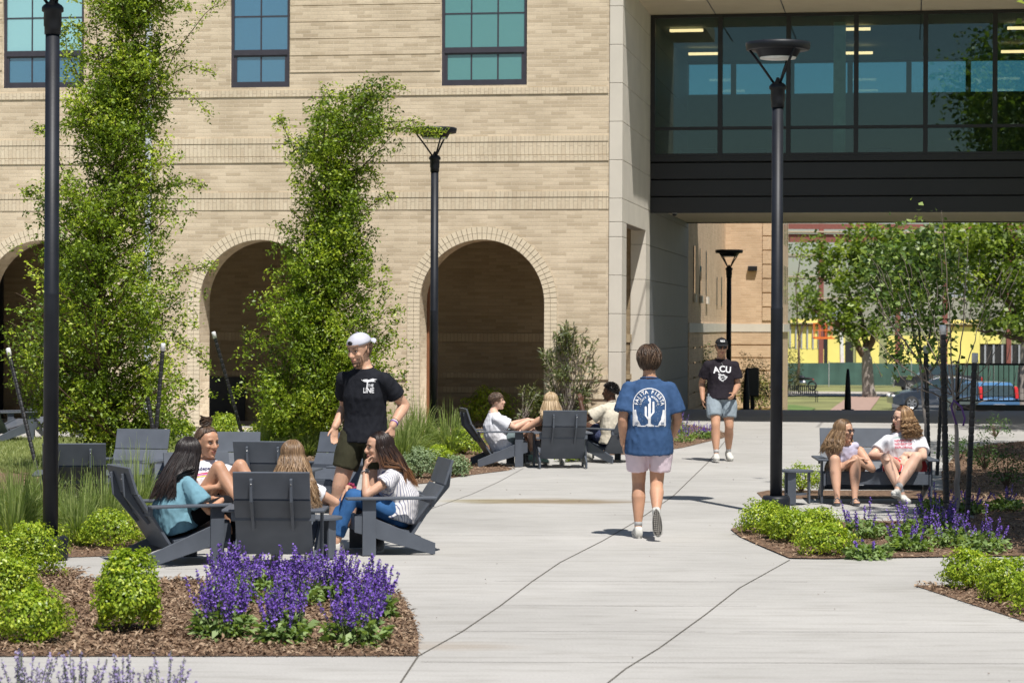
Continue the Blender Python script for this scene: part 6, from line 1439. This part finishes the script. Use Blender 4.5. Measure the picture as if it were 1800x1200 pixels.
def glasses(I, dark=True):
    H = I['H']; mb = MB(); fr = MB()
    for s in (1, -1):
        c = H(s*.033, .094, .010); q = [c+(I['r']*math.cos(a)*.027+I['u']*math.sin(a)*.020)*I['hk'] for a in [2*math.pi*i/16 for i in range(17)]]
        fr.tube(q, .0028, 6, cap=False); fr.tube([H(s*.060, .088, .014), H(s*.080, .05, .014), H(s*.082, -.01, .010)], .0028, 5)
        if dark: mb.ell(c, (.026*I['hk'], .003, .019*I['hk']), I['ax'])
    fr.tube([H(-.008, .098, .012), H(.008, .098, .012)], .003, 5)
    g_ = fr.build('glasses' if not dark else 'sunglasses', mat('glasses frame', (.06, .02, .02), .3), I['root'], True)
    if dark: mb.build('lenses', mat('dark lens', (.012, .01, .012), .08), g_, True)
def bangle(I, s, m, t=.05, r=.031, th=.006, nm='wristband', flat=1.6):
    a, b = I['WR'][s], I['ELB'][s]; d = (b-a).normalized(); c = a+d*t; x = d.orthogonal().normalized(); y = d.cross(x); r *= I['k']
    return MB().tube([c+x*math.cos(q)*r+y*math.sin(q)*r for q in [2*math.pi*i/16 for i in range(17)]], th, 6, cap=False).build(nm, m, I['root'], True)
def txt(I, s, size, c, nrm, up, m, bold=.02, nm='lettering', sp=1.0, xs=1.0):
    vs, fs = text_mesh(s, size, bold, sp); ys = [v[1] for v in vs]; my = (min(ys)+max(ys))/2; return I['decal'](nm, [(a*xs, b-my) for a, b in vs], fs, c, nrm, up, m)
# ================================================================ the people in the place
T_BLACK = clothmat('black tee', (.014, .015, .020)); T_BLUE = clothmat('blue tee', (.040, .085, .185)); T_WHITE = clothmat('white tee', (.66, .66, .70)); T_TEAL = clothmat('teal tee', (.155, .30, .37)); T_CREAM = clothmat('cream tee', (.58, .53, .43))
T_CHAR = clothmat('charcoal tee', (.022, .018, .024)); T_LILAC = clothmat('lilac tank', (.50, .48, .62)); C_OLIVE = clothmat('olive shorts', (.045, .043, .025)); C_PINK = clothmat('pale pink shorts', (.68, .56, .62)); C_GREY = clothmat('grey blue shorts', (.27, .32, .36))
C_JEAN = clothmat('blue denim', (.035, .11, .27), var=.25); C_BLK = clothmat('black leggings', (.008, .008, .010)); C_RED = clothmat('coral shorts', (.60, .07, .08)); C_BEIGE = clothmat('beige shorts', (.42, .34, .26)); C_SLATE = clothmat('slate shorts', (.13, .17, .18))
T_STRIPE = clothmat('striped tee', (.66, .64, .64), stripes=(16, (.14, .15, .26), 'x')); PR_W = mat('white print', (.72, .72, .74), .8); PR_B = T_BLUE; PR_R = mat('red print', (.60, .07, .12), .8); PR_N = mat('navy print', (.03, .03, .10), .8)
# -- standing man, cap worn backwards
I = person('standing young man in black tee, olive shorts and gray cap worn backwards', (-1.27, 20.95, .008), 160, dict(k=1.07, pel=(0, 0, 1.0), che=(.0, .01, 1.33), nek=(0, .03, 1.585), hed=(.02, .085, 1.725), hk=1.07, hf=(.28, .9, -.28), skin='light',
    hx=(1, .05, 0), sx=(1, -.05, 0), sw=.95, wrR=(.262, .05, 1.055), epR=(.12, -1, 0), hdR=(-.02, .25, -1), pnR=(-.6, .5, 0), cuR=.35, wrL=(-.285, .07, 1.075), epL=(-.35, -1, 0), hdL=(.0, .1, -1), pnL=(.8, -.3, 0), cuL=.7,
    anR=(.27, .10, .09), anL=(-.13, -.02, .09), fdR=(.35, 1, 0), fdL=(-.3, 1, 0), kpR=(.25, 1, 0), hair='brown', style='capback', beard=True, smile=0, vox=.0072,
    top=dict(m=T_BLACK, sleeve=.60, hem=.075, loose=.016, sr=.010), bottom=('shorts', C_OLIVE, .66), flare=.024, shoem=mat('grey shoe', (.16, .16, .17), .8), sockm=C_BLK))
cap_hat(I, clothmat('pale grey cap', (.48, .48, .54)), back=True)
bangle(I, -1, mat('purple band', (.12, .04, .35), .5), .035); bangle(I, -1, mat('white band', (.7, .7, .7), .5), .048, th=.004); bangle(I, -1, C_BLK, .058, th=.005)
c = (-.085, .1, 1.44); nrm = (-.12, 1, .05)
txt(I, 'LINE', .062, (c[0], c[1], c[2]-.062), nrm, (0, 0, 1), PR_W, .025, xs=.75); txt(I, 'THE', .032, (c[0]-.018, c[1], c[2]-.020), nrm, (0, 0, 1), PR_W, .03, xs=.8)
I['decal']('bird_emblem', [(-.07, .03), (-.055, .018), (-.05, .03), (-.02, .034), (0, .028), (.03, .040), (.07, .034), (.035, .024), (.06, .014), (.01, .012), (-.005, .006), (-.008, -.045), (-.018, -.045), (-.016, .008), (-.045, .012)], [tuple(range(15))], c, nrm, (0, 0, 1), PR_W)
# -- man walking away
I = person('young man in blue cactus print tee and pale pink shorts walking away', (1.265, 22.25, .008), -2, dict(k=1.0, pel=(0, 0, .935), che=(0, .0, 1.25), nek=(0, .0, 1.475), hed=(.0, .035, 1.625), hf=(.05, 1, -.10), skin='tan', sw=.97,
    wrL=(-.235, .03, .86), epL=(-.4, -1, 0), cuL=.5, hdL=(.12, .15, -1), wrR=(.225, .20, .93), epR=(.5, -1, -.1), hdR=(-.1, .6, -.8), anL=(-.095, .02, .085), kpL=(0, 1, 0), anR=(.065, -.30, .235), kpR=(.0, 1, 0), fdR=(.08, .18, -1), fuR=(0, 1, .18), fdL=(-.1, 1, 0),
    hair='brown', hk=1.12, style='shag', face=True, smile=0, vox=.0075, top=dict(m=T_BLUE, sleeve=.74, hem=.165, loose=.030, sr=.026, wr=.008), bottom=('shorts', C_PINK, .74), flare=.016, tread='R', lw=1.16))
c = Vector((.0, -.1, 1.20)); nrm = (0, -1, .02); up = (0, 0, 1)
def ring(R0, R1, a0, a1, cy, n=24): vs = [(math.cos(a0+(a1-a0)*i/n)*R, cy+math.sin(a0+(a1-a0)*i/n)*R) for i in range(n+1) for R in (R0, R1)]; return vs, [(2*i, 2*i+1, 2*i+3, 2*i+2) for i in range(n)]
vs, fs = ring(.143, .151, 0, math.pi, .025)
def addr(vs, fs, x0, y0, x1, y1): o_ = len(vs); vs += [(x0, y0), (x1, y0), (x1, y1), (x0, y1)]; fs += [(o_, o_+1, o_+2, o_+3)]
addr(vs, fs, -.151, -.170, -.143, .025); addr(vs, fs, .143, -.170, .151, .025); addr(vs, fs, -.143, -.176, .143, -.168)
# cactus
def capsule(vs, fs, x, y0, y1, r, n=8):
    o_ = len(vs); P = [(x+math.cos(math.pi*i/n)*r, y1+math.sin(math.pi*i/n)*r) for i in range(n+1)]+[(x-r, y0), (x+r, y0)]; vs += P; fs.append(tuple(range(o_, o_+len(P))))
capsule(vs, fs, 0, -.155, .075, .012); capsule(vs, fs, -.034, -.075, .0, .009); capsule(vs, fs, .036, -.045, .045, .009)
for s, x, yb in ((-1, .034, -.075), (1, .036, -.045)):
    o_ = len(vs); n = 6; P = [(s*(x-.0 - math.cos(math.pi/2*i/n)*-.009 if False else s*0+x+.009*(1)) if False else s*(x+.009)*1.0, yb) for i in range(1)]
    P = [(s*(x+.009), yb), (s*(x-.009), yb), (s*.010, yb-.022), (s*.010, yb-.045)]; vs += P; fs.append((o_, o_+1, o_+2, o_+3))
o_ = len(vs); vs += [(-.045, -.168), (-.018, -.152), (.018, -.152), (.045, -.168)]; fs.append((o_, o_+1, o_+2, o_+3))
for s in (-1, 1):
    o_ = len(vs); P = [(s*.142, -.025), (s*.122, -.022), (s*.118, -.06), (s*.108, -.09), (s*.106, -.115), (s*.092, -.135), (s*.078, -.167), (s*.142, -.167)]; vs += P; fs.append(tuple(range(o_, o_+8)))
for i in range(50):
    x, y = random.uniform(-.09, .09), random.uniform(-.13, .07)
    if abs(x) < .05 and y < .07: continue
    addr(vs, fs, x, y, x+.003, y+.003)
I['decal']('cactus_emblem', vs, fs, c, nrm, up, PR_W)
def arc_text(I, s, R, size, cy, a_span, c, nm):
    n = len(s); V_, F_ = [], []
    for i, ch in enumerate(s):
        if ch == ' ': continue
        v, f_ = text_mesh(ch, size, .022); a = math.pi/2+a_span/2-a_span*i/(n-1); o_ = len(V_); q = a-math.pi/2
        V_ += [(math.cos(a)*R+x*math.cos(q)*.95-y*math.sin(q), cy+math.sin(a)*R+x*math.sin(q)*.95+y*math.cos(q)) for x, y in v]; F_ += [tuple(o_+k for k in g_) for g_ in f_]
    I['decal'](nm, V_, F_, c, nrm, up, PR_W)
arc_text(I, 'FAJITA FIESTA', .104, .048, .022, 2.95, c, 'lettering'); arc_text(I, 'SIGGIE & MOORMIE', .074, .023, .018, 2.9, c, 'lettering')
txt(I, '20', .032, (c[0]-.118, c[1], c[2]-.148), nrm, up, PR_B, .02); txt(I, '20', .032, (c[0]+.118, c[1], c[2]-.148), nrm, up, PR_B, .02)
for ch in I['root'].children_recursive:
    if ch.name.startswith('lettering') and ch.data.materials and ch.data.materials[0] == PR_B:
        for v in ch.data.vertices: v.co.y -= .003
# -- man walking towards the camera
I = person('young man in black ACU tee, gray shorts and dark cap walking toward the camera', (3.03, 35.0, .008), 183, dict(k=1.02, pel=(0, 0, .95), che=(0, .0, 1.27), nek=(0, .0, 1.49), hk=1.06, hed=(.0, .04, 1.64), hf=(0, 1, -.12), skin='tan', sw=1.0,
    wrR=(.265, .0, .89), epR=(.3, -1, 0), cuR=.45, wrL=(-.16, .20, .98), epL=(-.5, -1, -.2), hdL=(.35, .6, -.55), pnL=(.6, -.6, .2), cuL=.9, anR=(.10, .25, .10), fuR=(0, -.2, 1), anL=(-.13, -.12, .12), fdL=(-.1, 1, -.15), kpL=(0, 1, 0), fdR=(.1, 1, .05),
    hair='blonde', style='capback', smile=0, vox=.009, top=dict(m=T_CHAR, sleeve=.62, hem=.07, loose=.026, sr=.022), bottom=('shorts', C_GREY, .72), flare=.022))
cap_hat(I, clothmat('charcoal cap', (.02, .02, .022)), front_logo=True); glasses(I)
nrm = (0, 1, .05); up = (0, 0, 1); c = Vector((0, .1, 1.325))
vs, fs = [], []
for ch, x, dy, q in (('A', -.088, -.008, .12), ('C', .0, .004, 0), ('U', .088, -.006, -.12)):
    v, f_ = text_mesh(ch, .125, .030); ys = [b for a, b in v]; my = (min(ys)+max(ys))/2; o_ = len(vs); vs += [(x+a*math.cos(q)-(b-my)*math.sin(q), dy+a*math.sin(q)+(b-my)*math.cos(q)) for a, b in v]; fs += [tuple(o_+k for k in g_) for g_ in f_]
I['decal']('lettering', vs, fs, c, nrm, up, PR_W)
# wildcat head: outer shape, eye and jaw lines left dark
cat = [(-.065, .050), (-.05, .02), (-.062, -.005), (-.04, -.035), (-.01, -.055), (.012, -.062), (.02, -.045), (.045, -.03), (.068, -.005), (.075, .012), (.05, .022), (.02, .045), (-.01, .040), (-.035, .055)]
I['decal']('wildcat_emblem', cat, [tuple(range(len(cat)))], (c[0], c[1], c[2]-.118), nrm, up, PR_W)
dk = [(-.03, .018), (.015, .022), (.035, .006), (.0, .004), (-.04, -.012), (-.02, -.004)]
dk2 = [(-.02, -.02), (.03, -.006), (.055, .0), (.03, -.02), (.01, -.034), (-.005, -.038)]
I['decal']('emblem_lines', dk+dk2, [tuple(range(6)), tuple(range(6, 12))], (c[0], c[1], c[2]-.118), nrm, up, T_CHAR, off=.007)
cm = MB(); n_ = 20; cc = I['nek']; cm.tube([cc+Vector((math.sin(a)*.062, .045+.045*math.cos(a), -.035-.035*math.cos(a) if abs(a) < 1.2 else -.03+.03*(1-math.cos(a))*.3)) for a in [-1.6+3.2*i/n_ for i in range(n_+1)]], .0035, 5); cm.tube([cc+Vector((0, .105, -.075)), cc+Vector((0, .12, -.115))], .004, 5); cm.build('necklace', mat('silver', (.7, .7, .68), .25, metal=1), I['root'], True)
# -- front group
I = person('seated woman with long dark hair and teal tee, seen from behind at left', (-2.80, 19.75, .012), -64, dict(fem=True, k=.97, pel=(0, .06, .315), che=(0, .10, .56), nek=(0, .145, .735), hk=1.06, hed=(-.01, .19, .875), hf=(-.42, 1, -.10), skin='tan', wai=(0, .03, .42),
    wrR=(.12, .42, .50), epR=(.8, -.6, -.5), hdR=(-.5, 1, -.1), pnR=(0, .1, -1), wrL=(-.06, .40, .50), epL=(-.8, -.6, -.4), hdL=(.4, 1, 0), pnL=(0, 0, -1), anR=(.10, .60, .09), anL=(-.10, .62, .09), kpR=(0, .3, 1), kpL=(0, .3, 1), hair='black', ombre=.35, omp=3, style='long', hl=.40, wave=.006, wf=14, fall=(.04, -.42, -1), spread=.75, front=1.15, nh=900, hr=.0065,
    shell=.13, top=dict(m=T_TEAL, sleeve=.66, hem=.06, loose=.036, sr=.028, wr=.009), bottom=('pants', C_BLK, .9)))
I = person('seated woman with hair bun, white striped print tee and knees drawn up', (-2.68, 21.30, .012), -158, dict(fem=True, k=1.02, pel=(0, .10, .32), che=(0, .02, .57), nek=(0, -.01, .755), hk=1.12, hed=(.01, .04, .90), hf=(-.45, 1, -.16), hu=(.05, 0, 1), skin='tan', wai=(0, .02, .44),
    wrR=(.02, .38, .53), epR=(1, -.4, -.4), hdR=(-1, .3, .25), pnR=(0, -1, .1), cuR=.4, wrL=(-.30, .33, .52), epL=(-1, -.4, -.4), hdL=(.8, .4, -.1), pnL=(0, -1, 0), anR=(-.17, .55, .36), anL=(-.36, .52, .36), kpR=(-.22, .5, .85), kpL=(-.30, .5, .85), hair='brown', style='bun', smile=1,
    top=dict(m=T_WHITE, sleeve=.55, hem=.03, loose=.030, sr=.024), bottom=('shorts', C_BLK, .35), sock=False, lw=1.15))
nrm = (0, 1, .35); up = (0, 0, 1)
for i, (dz, m_) in enumerate(((0, PR_R), (-.014, mat('violet print', (.55, .16, .45), .8)), (-.028, mat('yellow print', (.80, .6, .12), .8)))):
    n = 12; vs = [(-.13+.26*k/n, dz+.02*math.sin(1.2*k/n)+q) for k in range(n+1) for q in (0, .009)]; I['decal']('print_stripe', vs, [(2*k, 2*k+2, 2*k+3, 2*k+1) for k in range(n)], (0, .1, .615), nrm, up, m_)
txt(I, 'independence', .045, (0, .1, .668), nrm, up, PR_N, .02)
I = person('woman with wavy light brown hair, seen from behind over a slate chair back', (-1.84, 19.3, .012), 0, dict(fem=True, k=.98, pel=(0, .06, .315), che=(.02, .04, .56), nek=(.07, .05, .745), hed=(.085, .08, .885), hf=(-.05, 1, -.05), skin='light',
    wrR=(.26, .34, .52), epR=(.8, -1, 0), wrL=(-.20, .34, .50), epL=(-.8, -1, 0), anR=(.12, .66, .09), anL=(-.10, .66, .09), kpR=(0, .3, 1), kpL=(0, .3, 1), hair='blonde', ombre=.25, style='long', hl=.44, wave=.016, wf=30, fall=(.10, -.22, -1), spread=1.3, front=.9, nh=900, hr=.006, shell=.12,
    top=dict(m=T_WHITE, sleeve=.5, hem=.04, loose=.03), bottom=('pants', C_BLK, .9)))
CJP = (-.98, 20.80)
CC.location.x, CC.location.y = CJP
I = person('seated woman in profile with striped tee and jeans resting chin on hand', (CJP[0], CJP[1], .012), 103, dict(fem=True, k=1.0, pel=(0, -.01, .315), che=(0, .04, .57), nek=(0, .11, .745), hk=1.08, hed=(0, .17, .885), hf=(-.12, 1, -.08), skin='light', wai=(0, -.05, .44),
    wrL=(-.09, .295, .71), epL=(-.5, .3, -1), hdL=(.1, -.15, 1), pnL=(.15, -1, .1), cuL=1.0, wrR=(.02, .43, .545), epR=(.9, -.4, -.6), hdR=(-.25, .55, -.8), pnR=(0, -.9, -.5), cuR=.2, anL=(-.10, .545, .085), anR=(.09, .60, .085), kpR=(0, .5, 1), kpL=(0, .5, 1), hair='dip', ombre=.62, brow='black', style='long', hl=.38, wave=.009, wf=20, fall=(.02, -.42, -1), spread=.7, front=1.05, nh=500, hr=.006, smile=1,
    shell=.14, top=dict(m=T_STRIPE, sleeve=.35, hem=.05, loose=.026, sr=.026, rib=PR_N), bottom=('pants', C_JEAN, .86), sock=False))
bangle(I, -1, mat('watch strap', (.55, .46, .42), .5), .03, r=.030, th=.006, nm='watch_strap')
a, b = I['WR'][-1], I['ELB'][-1]; d = (b-a).normalized(); cc = a+d*.03; o_ = Vector((-1, -.2, 0)); o_ = (o_-d*o_.dot(d)).normalized(); y_ = d.cross(o_); M_ = Matrix.Translation(cc+o_*.033) @ Matrix((y_, d, o_)).transposed().to_4x4()
MB().box((-.017, -.019, -.005), (.017, .019, .005), M_).build('watch', M_FASCIA, I['root'], bevel=.003)
a, b = I['WR'][1], I['ELB'][1]; d = (b-a).normalized(); x = d.orthogonal().normalized(); y = d.cross(x); sc = a+d*.05
MB().tube([sc+(x*math.cos(q)+y*math.sin(q))*(.040+.010*math.sin(q*9))+d*.012*math.sin(q*7) for q in [2*math.pi*i/40 for i in range(41)]], .013, 6, cap=False).build('scrunchie', clothmat('wine scrunchie', (.22, .03, .07), var=.6), I['root'], True)
# -- middle group
I = person('laughing seated woman in white tee with knees up, in the middle group', (yx(868, 33.6)+.02, 33.6, .012), -80, dict(fem=True, k=1.0, pel=(0, .10, .315), che=(0, .0, .575), nek=(0, -.02, .75), hed=(0, .03, .885), hf=(.12, 1, .02), skin='pale', w=1.06, wai=(0, .02, .44), vox=.01,
    wrR=(.06, .46, .62), epR=(.6, -.2, -1), hdR=(-.3, 1, .05), pnR=(0, 0, -1), wrL=(-.04, .48, .63), epL=(-.6, -.2, -1), hdL=(.3, 1, 0), pnL=(0, 0, -1), anR=(.08, .58, .12), anL=(-.08, .56, .14), kpR=(0, .5, 1), kpL=(0, .5, 1), hair='brown', style='short', smile=2, lw=1.2, aw=1.08,
    top=dict(m=T_WHITE, sleeve=.62, hem=.08, loose=.04, sr=.03), bottom=('shorts', C_SLATE, .45), shoem=mat('mint shoe', (.35, .6, .55), .7)))
I = person('woman with long pale blonde hair in dark tank, back to camera in the middle group', (yx(985, 33.2), 33.25, .012), 6, dict(fem=True, k=1.0, pel=(-.04, .06, .315), che=(-.08, .06, .58), nek=(-.12, .07, .755), hed=(-.12, .10, .895), hf=(-.35, 1, 0), skin='light', vox=.01,
    wrL=(-.30, .30, .56), epL=(-1, -.8, -.3), wrR=(.1, .40, .5), epR=(.8, -1, 0), anR=(.12, .66, .09), anL=(-.10, .66, .09), kpR=(0, .3, 1), kpL=(0, .3, 1), hair='pale', style='long', hl=.24, wave=.005, wf=14, fall=(.02, -.14, -1), spread=.8, front=.9, nh=520, hr=.007, shell=.10,
    top=dict(m=C_BLK, sleeve=0, hem=.04, loose=.012, nocollar=True), bottom=('shorts', C_BLK, .4)))
I = person('man with short black curls in cream tee raising a hand in the middle group', (yx(1083, 34.6), 34.6, .012), 42, dict(k=1.04, pel=(0, .03, .32), che=(0, .05, .66), nek=(0, .08, .86), hed=(-.02, .10, .985), hf=(-.55, 1, .0), skin='dark', w=1.06, vox=.01,
    wrL=(-.37, .34, .84), epL=(-.4, .2, -1), hdL=(.0, .1, 1), pnL=(.3, 1, 0), cuL=.8, wrR=(.25, .40, .52), epR=(.8, -.6, -.4), anR=(.12, .66, .09), anL=(-.12, .66, .09), kpR=(0, .4, 1), kpL=(0, .4, 1), hair='afro', style='afro',
    top=dict(m=T_CREAM, sleeve=.62, hem=.06, loose=.034, sr=.03), bottom=('shorts', clothmat('navy shorts', (.05, .06, .12)), .7)))
CL.location.x = yx(1083, 34.6); CL.rotation_euler = (0, 0, math.radians(42))
# -- the two on the loveseat
LX, LY = LV.location.x, LV.location.y
I = person('seated woman in pale lilac tank and sunglasses, leaning on her knees on the wide bench', (LX, LY, .012), 178, dict(fem=True, k=.98, pel=(.34, .10, .315), che=(.34, .24, .50), nek=(.35, .31, .665), hed=(.36, .35, .79), hf=(-.80, .52, -.10), skin='light', wai=(.34, .12, .42), w=1.02,
    wrR=(.24, .50, .50), epR=(1, -.2, -.7), hdR=(-1, .15, -.05), pnR=(0, .0, -1), cuR=.2, wrL=(.25, .54, .485), epL=(-1, -.3, -.7), hdL=(.9, .15, -.25), pnL=(0, .1, -1), cuL=.3, anR=(.46, .62, .085), anL=(.27, .62, .085), kpR=(.1, .3, 1), kpL=(-.05, .3, 1), hair='blonde', ombre=.2, style='long', hl=.27, wave=.017, wf=30, fall=(.24, -.08, -1), spread=.8, front=.95, nh=700, hr=.006,
    top=dict(m=T_LILAC, sleeve=0, hem=.03, loose=.016, nocollar=True), bottom=('shorts', C_BEIGE, .5), shoe='sandal', lw=1.16, aw=1.08))
glasses(I)
I = person('seated woman with copper curls, glasses, white tee and coral shorts on the wide bench', (LX, LY, .012), 178, dict(fem=True, k=1.04, pel=(-.34, .07, .335), che=(-.34, .05, .61), nek=(-.34, .05, .785), hed=(-.31, .09, .925), hf=(.93, .36, -.10), skin='pale', w=1.22, wai=(-.34, .04, .46),
    wrR=(-.10, .42, .515), epR=(1, -.5, -.4), hdR=(.1, 1, -.12), pnR=(0, -.1, -1), cuR=.25, wrL=(-.30, .44, .54), epL=(-1, -.3, -.4), hdL=(.25, .6, -.75), pnL=(.1, -.7, -.6), cuL=.2, anR=(-.25, .60, .11), anL=(-.19, .66, .17), kpR=(.55, .3, 1), kpL=(-.45, .3, 1), fdL=(.35, 1, .25), fdR=(-.3, 1, 0), hair='red', style='long', hl=.24, wave=.024, wf=110, fall=(-.16, -.10, -1), spread=.65, front=1.0, nh=800, hr=.006, smile=1,
    top=dict(m=T_WHITE, sleeve=.66, hem=.10, loose=.022, sr=.014), bottom=('shorts', C_RED, .38), lw=1.16, aw=1.05))
glasses(I, False)
nrm = (0, 1, .15); up = (0, 0, 1)
for i, s_ in enumerate(('NEVERSTOP', 'NEVERSTOP', 'EXPLORING')): txt(I, s_, .036, (-.31, .1, .665-i*.038), nrm, up, PR_R, .02, xs=.98)
I['decal']('print_line', [(-.12, .0), (.12, .0), (.12, .006), (-.12, .006)], [(0, 1, 2, 3)], (-.33, .1, .702), nrm, up, mat('green print', (.15, .4, .3), .8))
